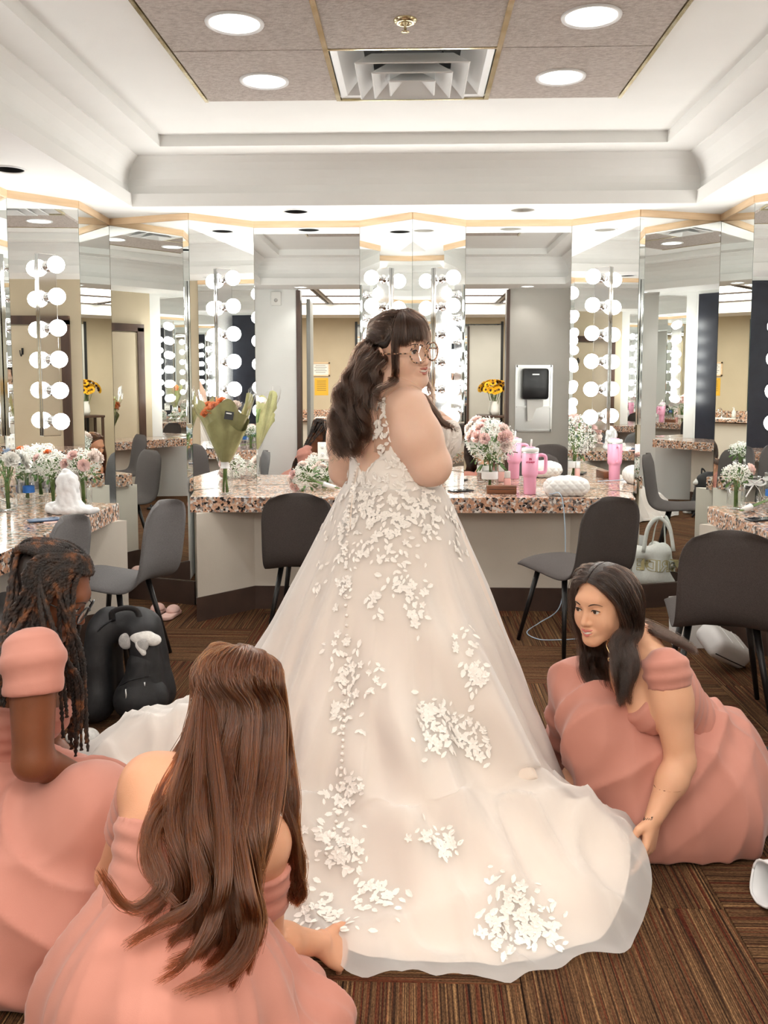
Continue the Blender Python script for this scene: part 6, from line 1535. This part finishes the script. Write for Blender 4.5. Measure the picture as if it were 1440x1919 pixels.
MB().tube(catmull([(x - .11, y, CT + .10), (x, y - .005, CT + .124), (x + .11, y, CT + .10)], 12), .003, 6).build('zip', 'ribbon_white', pou, smooth=True)
# charging cable
mat('cable_blue', srgb(176, 196, 214), .5)
kb = [spot(1022, 920) + (CT + .006,), tuple(W(1032, 926, 5.40)), tuple(W(1048, 924, 5.318)), tuple(W(1056, 945, 5.30)), tuple(W(1060, 1010, 5.28)), tuple(W(1058, 1080, 5.26)), tuple(W(1048, 1140, 5.22)), tuple(WZ(1010, 1168, .006)), tuple(WZ(988, 1185, .006)), tuple(WZ(1010, 1198, .006)), tuple(WZ(1050, 1199, .006)), tuple(WZ(1085, 1197, .006))]
tag(MB().tube(catmull(kb, 90), .0032, 7).build('charging_cable', 'cable_blue', None, smooth=True), 'pale blue charging cable hanging from the counter and looping on the carpet', 'cable')

# ---------------- left counter
x, y = spot(158, 947)
jar(x, y, .045, .14, 'clear glass jar holding roses behind the white plastic bag')
bouquet((x, y, CT + .012), (x - .01, y, CT + .235), .105, 'bouquet of pale pink roses and baby\'s breath behind the white plastic bag', roses=6, bb=560, rose_m=('petal_cream', 'petal_blush'), squash=.8)
x, y = spot(100, 948)
jar(x, y, .045, .14, 'clear glass jar at the leftmost mirror with a baby\'s breath bunch')
bouquet((x, y, CT + .012), (x - .005, y, CT + .235), .095, 'loose baby\'s breath bunch with coral buds in front of the leftmost mirror', roses=2, bb=520, rose_m=('petal_orange', 'petal_blush'), squash=.8, rs=.7)
x, y = spot(15, 957)
jar(x, y, .05, .17, 'tall clear glass cylinder with blue and white flowers at the left edge', lip=False)
bv = bouquet((x, y, CT + .012), (x, y, CT + .25), .09, 'blue thistles and white dahlias in the glass cylinder at the left edge', roses=5, bb=60, rose_m=('petal_white', 'petal_white', 'petal_cream'), squash=.7, rs=1.5)
for dx, dz in ((.075, .27), (.02, .33), (-.05, .31)):
    mb = MB()
    for i in range(60):
        v = Vector((fr_.gauss(0, 1), fr_.gauss(0, 1), fr_.gauss(0, 1))).normalized(); c_ = Vector((x + dx, y - .03, CT + dz)); mb.tube([c_, c_ + v * .026], [.0022, .0006], 4, caps=False)
    mb.build('thistle', 'petal_blue', bv)
def water_bottle(x, y, label, z=CT):
    t = thing('water_bottle', label, 'bottle', (x, y, z + .0005), 'clear plastic water bottles'); z += .0005
    MB().lathe([(0, z + .002), (.028, z + .001), (.031, z + .008), (.031, z + .05), (.029, z + .055), (.031, z + .06), (.031, z + .13), (.028, z + .15), (.014, z + .185), (.013, z + .2)], (x, y, 0), 24).build('bottle_body', 'bottle_plastic', t, smooth=True)
    MB().lathe([(.0316, z + .088), (.0316, z + .125)], (x, y, 0), 24).build('paper_label', 'label_blue', t, smooth=True)
    MB().lathe([(.0145, z + .2), (.0145, z + .214), (0, z + .214)], (x, y, 0), 18).build('cap', 'white_plastic', t, smooth=True)
    return t
m = mat('label_blue', srgb(40, 106, 186), .5)
x, y = spot(55, 952); water_bottle(x, y, 'clear water bottle with blue label on the left counter')
x, y = spot(130, 962)
noise_mat('plastic_bag', [(.3, srgb(238, 239, 240)), (.7, srgb(246, 247, 247))], 10, .45, bump=.5, bscale=30, dist=.01)
pbg = thing('plastic_bag', 'crumpled white plastic bag wrapped round something on the left counter', 'plastic bag', (x, y, CT + .0005))
V, Q = sdf_mesh([RC((x, y, CT + .05), (x - .005, y, CT + .17), .062, .05, .03), RC((x - .005, y, CT + .17), (x - .01, y, CT + .225), .045, .016, .03), EL((x, y, CT + .02), (.115, .07, .03), None, .03), EL((x + .09, y, CT + .016), (.07, .035, .016), None, .02), EL((x - .08, y, CT + .03), (.05, .05, .03), None, .02)], .006, clip=lambda X, Y, Z: CT + .001 - Z + 0 * X + 0 * Y, sm=1)
N = vnormals(V, Q); V = V + N * (.006 * np.abs(wob(V, 60, 2)) + .004 * wob(V, 110, 4))[:, None]; V[:, 2] = np.maximum(V[:, 2], CT + .0008); mesh_np('bag_film', V, Q, 'plastic_bag', pbg)
mat('pink_card', srgb(238, 196, 184), .7)
x, y = spot(122, 975); tag(MB().box((x, y, CT + .0015), (.20, .14, .0016), rz=.35).build('pink_card', 'pink_card', None), 'pale pink paper card under the blue phone', 'card')
x, y = spot(83, 977); phone(x, y, math.radians(-58), 'blue-cased phone lying face down on the left counter', 'case_blue', z=CT + .0025, cam_up=True)

# ---------------- right counter
x, y = spot(1408, 948)
jar(x, y, .055, .17, 'clear glass jar with a white ribbon bow at the right edge')
rbw = thing('ribbon_bow', 'white sheer ribbon bow tied on the jar at the right edge', 'ribbon', (x, y, CT + .13))
MB().lathe([(.0565, CT + .128), (.058, CT + .135), (.0565, CT + .145)], (x, y, 0), 28).build('band', 'ribbon_white', rbw, smooth=True)
for s_ in (-1, 1):
    MB().tube(catmull([(x - .01, y - .058, CT + .137), (x - .01 + s_ * .04, y - .07, CT + .165), (x - .01 + s_ * .062, y - .07, CT + .14), (x - .01 + s_ * .03, y - .066, CT + .125), (x - .01, y - .058, CT + .137)], 16), .008, 6, flat=.25).build('loop', 'ribbon_white', rbw, smooth=True)
    MB().tube(catmull([(x - .01, y - .06, CT + .135), (x - .01 + s_ * .025, y - .07, CT + .10), (x - .01 + s_ * .045, y - .065, CT + .06)], 10), [.006] * 10, 6, flat=.25).build('tail', 'ribbon_white', rbw, smooth=True)
xa, ya = spot(1388, 964); xb, yb = spot(1470, 950)
bouquet((xa, ya, CT + .020), (xb, yb, CT + .08), .085, 'posy with white-wrapped stems lying on the right counter', roses=3, bb=350, wrap=True, squash=.7)
x, y = spot(1428, 975); phone(x, y, math.radians(-70), 'dark phone lying on the right counter below the wrapped stems', 'case_dark')
water_bottle(2.02, 4.72, 'clear water bottle on the right counter, the one nearer the wall mirror'); water_bottle(1.95, 4.82, 'clear water bottle on the right counter, the one nearer the corner')
jar(1.80, 4.93, .048, .14, 'clear glass jar near the far corner of the right counter')
bouquet((1.80, 4.93, CT + .012), (1.80, 4.93, CT + .20), .075, 'small baby\'s breath bunch in the jar at the corner of the right counter', roses=1, bb=260, squash=.7)
tp_ = thing('patterned_cup', 'tall pink and white patterned cup on the right counter', 'cup', (2.08, 4.55, CT + .0005))
m = mat('cup_pattern', srgb(246, 214, 214), .5); N_, L_, b_ = nt(m); tc = N_.new('ShaderNodeTexCoord'); vx = N_.new('ShaderNodeTexVoronoi'); vx.inputs['Scale'].default_value = 34; L_.new(tc.outputs['Object'], vx.inputs[0]); rp = N_.new('ShaderNodeValToRGB'); rp.color_ramp.elements[0].position = .22; rp.color_ramp.elements[0].color = srgb(214, 96, 104); rp.color_ramp.elements[1].position = .28; rp.color_ramp.elements[1].color = srgb(248, 222, 220); L_.new(vx.outputs['Distance'], rp.inputs[0]); L_.new(rp.outputs[0], b_.inputs['Base Color'])
MB().lathe([(0, CT + .001), (.04, CT + .001), (.048, CT + .2), (.044, CT + .2), (0, CT + .19)], (2.08, 4.55, 0), 28).build('cup_wall', 'cup_pattern', tp_, smooth=True)
MB().tube([(2.085, 4.55, CT + .19), (2.10, 4.55, CT + .26)], .005, 8).build('straw', 'white_plastic', tp_, smooth=True)

# ================================================================== things on the floor
# backpack
noise_mat('black_nylon', [(.3, srgb(20, 20, 22)), (.7, srgb(32, 32, 35))], 40, .6, bump=.2, bscale=500, dist=.002)
bk = W(238, 1250, 3.72); bk[2] = 0
bp_ = thing('backpack', 'large black backpack standing on the carpet behind the twists', 'backpack', tuple(bk))
c = lambda a, b, z: np.array([bk[0] + a, bk[1] + b, z])
V, Q = sdf_mesh([RC(c(sx * .115, sy * .075, .09), c(sx * .095 - .01, sy * .055, .40), .075, .055, .10) for sx in (-1, 1) for sy in (-1, 1)] + [RC(c(-.06, 0, .43), c(.04, 0, .43), .055, .055, .08)], .008, clip=hit_clip(.004), sm=3)
V = V + vnormals(V, Q) * (.006 * wob(V, 14, 1) + .003 * wob(V, 34, 2))[:, None]; V[:, 2] = np.maximum(V[:, 2], .003); mesh_np('pack_body', V, Q, 'black_nylon', bp_)
V, Q = sdf_mesh([RC(c(.05, -.10, .12), c(.13, -.07, .12), .075, .07, .03), RC(c(.08, -.09, .12), c(.09, -.075, .27), .08, .062, .05)], .007, clip=hit_clip(.006), sm=2); V[:, 2] = np.maximum(V[:, 2], .005); mesh_np('front_pocket', V, Q, 'black_nylon', bp_)
MB().tube(catmull([c(-.03, -.08, .455), c(-.02, -.10, .50), c(.03, -.09, .515), c(.07, -.07, .50), c(.085, -.06, .45)], 16), .014, 8, flat=.45).build('grab_handle', 'black_nylon', bp_, smooth=True)
mat('zip_black', srgb(40, 40, 42), .35, .6)
MB().tube(catmull([c(-.14, -.09, .12), c(-.13, -.10, .28), c(-.09, -.105, .41), c(-.02, -.085, .47)], 24), .004, 6).build('zip', 'zip_black', bp_, smooth=True)
MB().tube(catmull([c(.02, -.165, .20), c(.08, -.165, .23), c(.14, -.12, .23)], 12), .003, 6).build('pocket_zip', 'zip_black', bp_, smooth=True)
for p0, p1 in ((c(.12, -.14, .21), c(.125, -.15, .15)), (c(.05, -.17, .19), c(.052, -.175, .13))): MB().tube([p0, p1], .004, 6).build('zip_pull', 'steel', bp_, smooth=True)
MB().tube(catmull([c(.02, -.13, .03), c(-.02, -.20, .012), c(-.06, -.27, .010)], 12), .014, 6, flat=.2).build('strap', 'black_nylon', bp_, smooth=True)
MB().tube(catmull([c(.17, -.05, .10), c(.19, -.07, .04), c(.185, -.09, .012)], 10), .012, 6, flat=.25).build('strap', 'black_nylon', bp_, smooth=True)
noise_mat('plush_white', [(.3, srgb(214, 212, 208)), (.7, srgb(236, 234, 230))], 60, 1.0, bump=.7, bscale=220, dist=.004); noise_mat('plush_grey', [(.3, srgb(160, 158, 156)), (.7, srgb(186, 184, 182))], 60, 1.0, bump=.7, bscale=220, dist=.004)
pl = c(.095, -.085, .36)
ps = thing('plush_toy', 'small white and grey plush toy peeking out of the backpack pocket', 'plush toy', tuple(pl - np.array([0, 0, .03])))
V, Q = sdf_mesh([EL(pl + np.array([.0, 0, .03]), (.052, .04, .034), None, .01), EL(pl + np.array([.05, .0, .015]), (.035, .03, .025), None, .015), RC(pl + np.array([.0, -.03, .0]), pl + np.array([.02, -.04, -.03]), .018, .012, .01)], .005); mesh_np('toy_body', V, Q, 'plush_white', ps)
V, Q = sdf_mesh([EL(pl + np.array([-.065, -.01, .012]), (.032, .018, .036), None, .01)], .005); mesh_np('toy_ear', V, Q, 'plush_grey', ps)
V, Q = sdf_mesh([EL(pl + np.array([.015, -.035, .005]), (.026, .015, .03), None, .01)], .005); mesh_np('toy_ear', V, Q, 'plush_grey', ps)
# slipper
sl = WZ(158, 1388, 0)
s_t = thing('slipper', 'white slipper on the carpet under the ends of the twists', 'slipper', (sl[0], sl[1], 0))
V, Q = sdf_mesh([RC((sl[0] - .03, sl[1], .016), (sl[0] + .05, sl[1] - .07, .016), .045, .04, .02)], .006, clip=clip_all(hit_clip(.002), lambda X, Y, Z: Z - .03 + 0 * X + 0 * Y)); mesh_np('sole', V, Q, 'plush_white', s_t)
V, Q = sdf_mesh([EL((sl[0] + .035, sl[1] - .055, .03), (.05, .05, .045), None, .02)], .006, clip=clip_all(lambda X, Y, Z: .028 - Z + 0 * X + 0 * Y)); mesh_np('upper', V, Q, 'plush_white', s_t)
# pink slippers seen in the mirror
noise_mat('slipper_pink', [(.3, srgb(226, 186, 176)), (.7, srgb(236, 200, 190))], 40, .95)
for i, (xx, yy) in enumerate(((-1.52, 5.28), (-1.63, 5.32))):
    s_t = thing('slipper', ('pink slipper by the end of the back counter, the right one', 'pink slipper by the end of the back counter, the left one')[i], 'slipper', (xx, yy, 0), 'pink slippers')
    V, Q = sdf_mesh([RC((xx, yy, .016), (xx + .02, yy + .13, .016), .042, .04, .02)], .006, clip=clip_all(hit_clip(.002), lambda X, Y, Z: Z - .028 + 0 * X + 0 * Y)); mesh_np('sole', V, Q, 'slipper_pink', s_t)
    V, Q = sdf_mesh([EL((xx + .015, yy + .1, .03), (.045, .055, .04), None, .02)], .006, clip=lambda X, Y, Z: .026 - Z + 0 * X + 0 * Y); mesh_np('upper', V, Q, 'slipper_pink', s_t)
# canvas tote, standing by the mirrored corner so that it shows in the mirror
a_, b_m = Vector(PL['R3']), Vector(PL['R2']); dm = (b_m - a_).normalized(); nm = Vector((dm.y, -dm.x))
vp = W(1232, 1120, 6.12); v2 = Vector((vp[0], vp[1])); rp_ = v2 - nm * 2 * ((v2 - a_).dot(nm)); tx_, ty_ = rp_.x, rp_.y
noise_mat('canvas', [(.3, srgb(228, 228, 222)), (.7, srgb(238, 238, 233))], 90, .9, bump=.2, bscale=400, dist=.002)
tb = thing('tote_bag', 'white canvas tote bag with gold outlined letters by the right mirror', 'tote bag', (tx_, ty_, 0))
vir = Vector((vp[0], vp[1])); fc = (Vector((0, 0)) - vir).normalized(); fc = fc - nm * 2 * fc.dot(nm); fc.normalize(); sd = Vector((-fc.y, fc.x))
F3 = np.stack([[sd.x, sd.y, 0], [fc.x, fc.y, 0], [0, 0, 1]], 1); tw_ = lambda a, b, z: np.array([tx_, ty_, 0]) + F3 @ np.array((a, b, z))
V, Q = sdf_mesh([RC(tw_(-.15, 0, .08), tw_(.15, 0, .08), .075, .075, .02), RC(tw_(-.165, 0, .30), tw_(.15, 0, .27), .03, .045, .05), RC(tw_(0, 0, .1), tw_(0, 0, .28), .085, .05, .06), RC(tw_(-.15, 0, .1), tw_(-.17, 0, .3), .06, .03, .05), RC(tw_(.15, 0, .1), tw_(.16, 0, .27), .06, .04, .05)], .008, clip=hit_clip(.004), sm=2)
V = V + vnormals(V, Q) * (.006 * wob(V, 16, 3) + .004 * wob(V, 34, 5))[:, None]; V[:, 2] = np.maximum(V[:, 2], .003); mesh_np('bag_body', V, Q, 'canvas', tb)
for o_ in (.05, -.05): MB().tube(catmull([tw_(-.10, o_, .30), tw_(-.07, o_ * .6, .45), tw_(.0, o_ * .3, .52), tw_(.07, o_ * .6, .45), tw_(.10, o_, .28)], 24), .017, 6, flat=.2).build('carry_strap', 'canvas', tb, smooth=True)
bvt = BVHTree.FromPolygons([tuple(v) for v in V], [tuple(q) for q in Q])
mat('letter_gold', srgb(196, 182, 134), .6)
for nm_, m_, of_, bd in (('letter_edging', 'letter_gold', 0.0, .006), ('lettering', 'canvas', .0015, .001)):
    o_ = text_mesh('BRIDE', .10, nm_, m_, tb, Matrix.Identity(4), depth=.001, bold=bd)
    for v in o_.data.vertices:
        q_ = tw_(v.co.x * 1.05, .4, .19 + v.co.y); h_ = bvt.ray_cast(Vector(q_), Vector((-fc.x, -fc.y, 0))); base = h_[0] if h_[0] is not None else Vector(tw_(v.co.x, .09, .19 + v.co.y))
        v.co = base + Vector((fc.x, fc.y, 0)) * (.002 + of_ + v.co.z)
# pale pouches and paper bag under the right counter
noise_mat('pearl_leather', [(.3, srgb(214, 212, 210)), (.7, srgb(226, 224, 222))], 6, .45)
pw = WZ(1362, 1258, .0); pw = pw + np.array([0, .05, 0])
pz = thing('puffy_pouch', 'puffy pearl white pouch leaning under the right counter', 'pouch', (pw[0], pw[1], 0))
Rp = np.array(Matrix.Rotation(.5, 3, 'Z') @ Matrix.Rotation(.45, 3, 'Y') @ Matrix.Rotation(.5, 3, 'X'))
pm = Matrix.Translation((pw[0], pw[1], .13)) @ Matrix(Rp.tolist()).to_4x4()
pq = MB().rbox((0, 0, 0), (.27, .19, .12), .045, n=5).xf(pm); mn = min(v[2] for v in pq.v); pq.v = [(v[0], v[1], v[2] - mn + .003) for v in pq.v]; pq.build('pouch_body', 'pearl_leather', pz, smooth=True)
for xx in (-.045, .045): MB().tube([pm @ Vector(p) - Vector((0, 0, mn - .003)) for p in ((xx, -.09, -.03), (xx, -.09, .03), (xx, -.06, .0605), (xx, .06, .0605), (xx, .09, .03))], .0025, 5).build('seam', 'pearl_leather', pz)
MB().tube([pm @ Vector(p) - Vector((0, 0, mn - .003)) for p in ((-.12, -.094, -.02), (0, -.097, -.02), (.12, -.094, -.02))], .003, 5).build('zip', 'zip_black', pz)
gb = WZ(1322, 1236, 0) + np.array([0, .25, 0])
gt = thing('gift_bag', 'white paper gift bag behind the puffy pouch', 'paper bag', (gb[0], gb[1], 0))
MB().add([(gb[0] + sx * (.10 + .01 * sz), gb[1] + sy * .06, .002 + sz * .26 + (.02 if sx > 0 and sz else 0)) for sz in (0, 1) for sx, sy in ((-1, -1), (1, -1), (1, 1), (-1, 1))], [(3, 2, 1, 0), (0, 1, 5, 4), (1, 2, 6, 5), (2, 3, 7, 6), (3, 0, 4, 7)]).build('bag_body', 'ribbon_white', gt)
MB().tube(catmull([(gb[0] - .04, gb[1] - .066, .25), (gb[0] - .03, gb[1] - .07, .19), (gb[0] + .03, gb[1] - .07, .19), (gb[0] + .04, gb[1] - .066, .25)], 14), .003, 6).build('rope_handle', 'letter_gold', gt, smooth=True)
# black sandal
sd_ = WZ(1425, 1425, 0)
sa = thing('sandal', 'black flip-flop sandal on the carpet at the right edge', 'sandal', (sd_[0], sd_[1], 0))
V, Q = sdf_mesh([RC((sd_[0] - .03, sd_[1] + .07, .012), (sd_[0] + .07, sd_[1] - .09, .012), .045, .034, .02)], .005, clip=clip_all(hit_clip(.002), lambda X, Y, Z: Z - .022 + 0 * X + 0 * Y)); mesh_np('sole', V, Q, 'black_plastic', sa)
for q in (-1, 1): MB().tube(catmull([(sd_[0] - .02, sd_[1] + .06, .022), (sd_[0] + q * .02 + .0, sd_[1] + .02 + q * .01, .045), (sd_[0] + q * .042 + .035, sd_[1] - .02 + q * .022, .02)], 10), .009, 6, flat=.35).build('thong_strap', 'black_plastic', sa, smooth=True)
# white garment hem at the right edge
gh = WZ(1440, 1690, 0)
wg = thing('white_garment', 'end of a white fabric garment lying on the carpet at the right edge', 'garment', (gh[0], gh[1], 0))
fabric('white_satin', srgb(236, 238, 240), srgb(243, 244, 246), .5)
mb = MB(); vs = []; n = 28
for i in range(12):
    t = i / 11
    for j in range(n):
        a = 2 * math.pi * j / n; r = .075 - .035 * t + .006 * math.sin(4 * a); vs.append((gh[0] - .015 + .30 * t + .02 * math.sin(a), gh[1] + r * 1.0 * math.cos(a) + .10 * t, max(.004, .055 + .012 * t + r * .72 * math.sin(a))))
mb.add(vs, [(i * n + j, i * n + (j + 1) % n, (i + 1) * n + (j + 1) % n, (i + 1) * n + j) for i in range(11) for j in range(n)]); o_ = mb.build('fabric_roll', 'white_satin', wg, smooth=True)
MB().tube([vs[j] for j in range(n)] + [vs[0]], .004, 6).build('hem_edge', 'white_satin', wg, smooth=True)
# sunflowers on a console at the far hall wall, seen only in the mirror
sw = thing('sunflower_bouquet', 'bright yellow sunflowers in a vase, seen in the mirror', 'bouquet', (1.30, -2.12, 1.12))
for i in range(30):
    v = Vector((fr_.gauss(0, 1), fr_.gauss(0, 1), abs(fr_.gauss(0, .8)) + .15)).normalized(); c_ = Vector((1.30, -2.12, 1.27)) + Vector((v.x * .23, v.y * .13, v.z * .17)); mb = MB(); qd = Vector((0, 0, 1)).rotation_difference(v).to_matrix()
    for j in range(14): a = 2 * math.pi * j / 14; petal(mb, c_, qd @ Vector((math.cos(a), math.sin(a), .25)), v, .058, .026, .004)
    f_ = mb.build('sunflower', 'petal_yellow', sw); MB().sphere(c_ + v * .006, (.022, .022, .022), 10, 6).build('seed_head', 'seed_brown', f_, smooth=True)
mb = MB()
for i in range(10): mb.tube([(1.30 + fr_.uniform(-.02, .02), -2.12 + fr_.uniform(-.02, .02), 1.0), (1.30 + fr_.uniform(-.1, .1), -2.12 + fr_.uniform(-.08, .08), 1.28)], .004, 5)
mb.build('stems', 'stem_green', sw)
vz = thing('ceramic_vase', 'white vase under the sunflowers, seen in the mirror', 'vase', (1.30, -2.12, .90))
MB().lathe([(0, .901), (.05, .901), (.07, .96), (.06, 1.05), (.045, 1.10), (.05, 1.12), (.044, 1.118), (.04, 1.10), (0, 1.02)], (1.30, -2.12, 0), 24).build('vase_body', 'white_plastic', vz, smooth=True)
cs = thing('console_table', 'dark wood console table under the sunflowers, seen in the mirror', 'table', (1.30, -2.14, 0))
MB().rbox((1.30, -2.14, .88), (.5, .34, .035), .004, n=1).build('table_top', 'dark_wood', cs)
for sx in (-1, 1):
    for sy in (-1, 1): MB().box((1.30 + sx * .22, -2.14 + sy * .14, .431), (.035, .035, .862)).build('leg', 'dark_wood', cs)
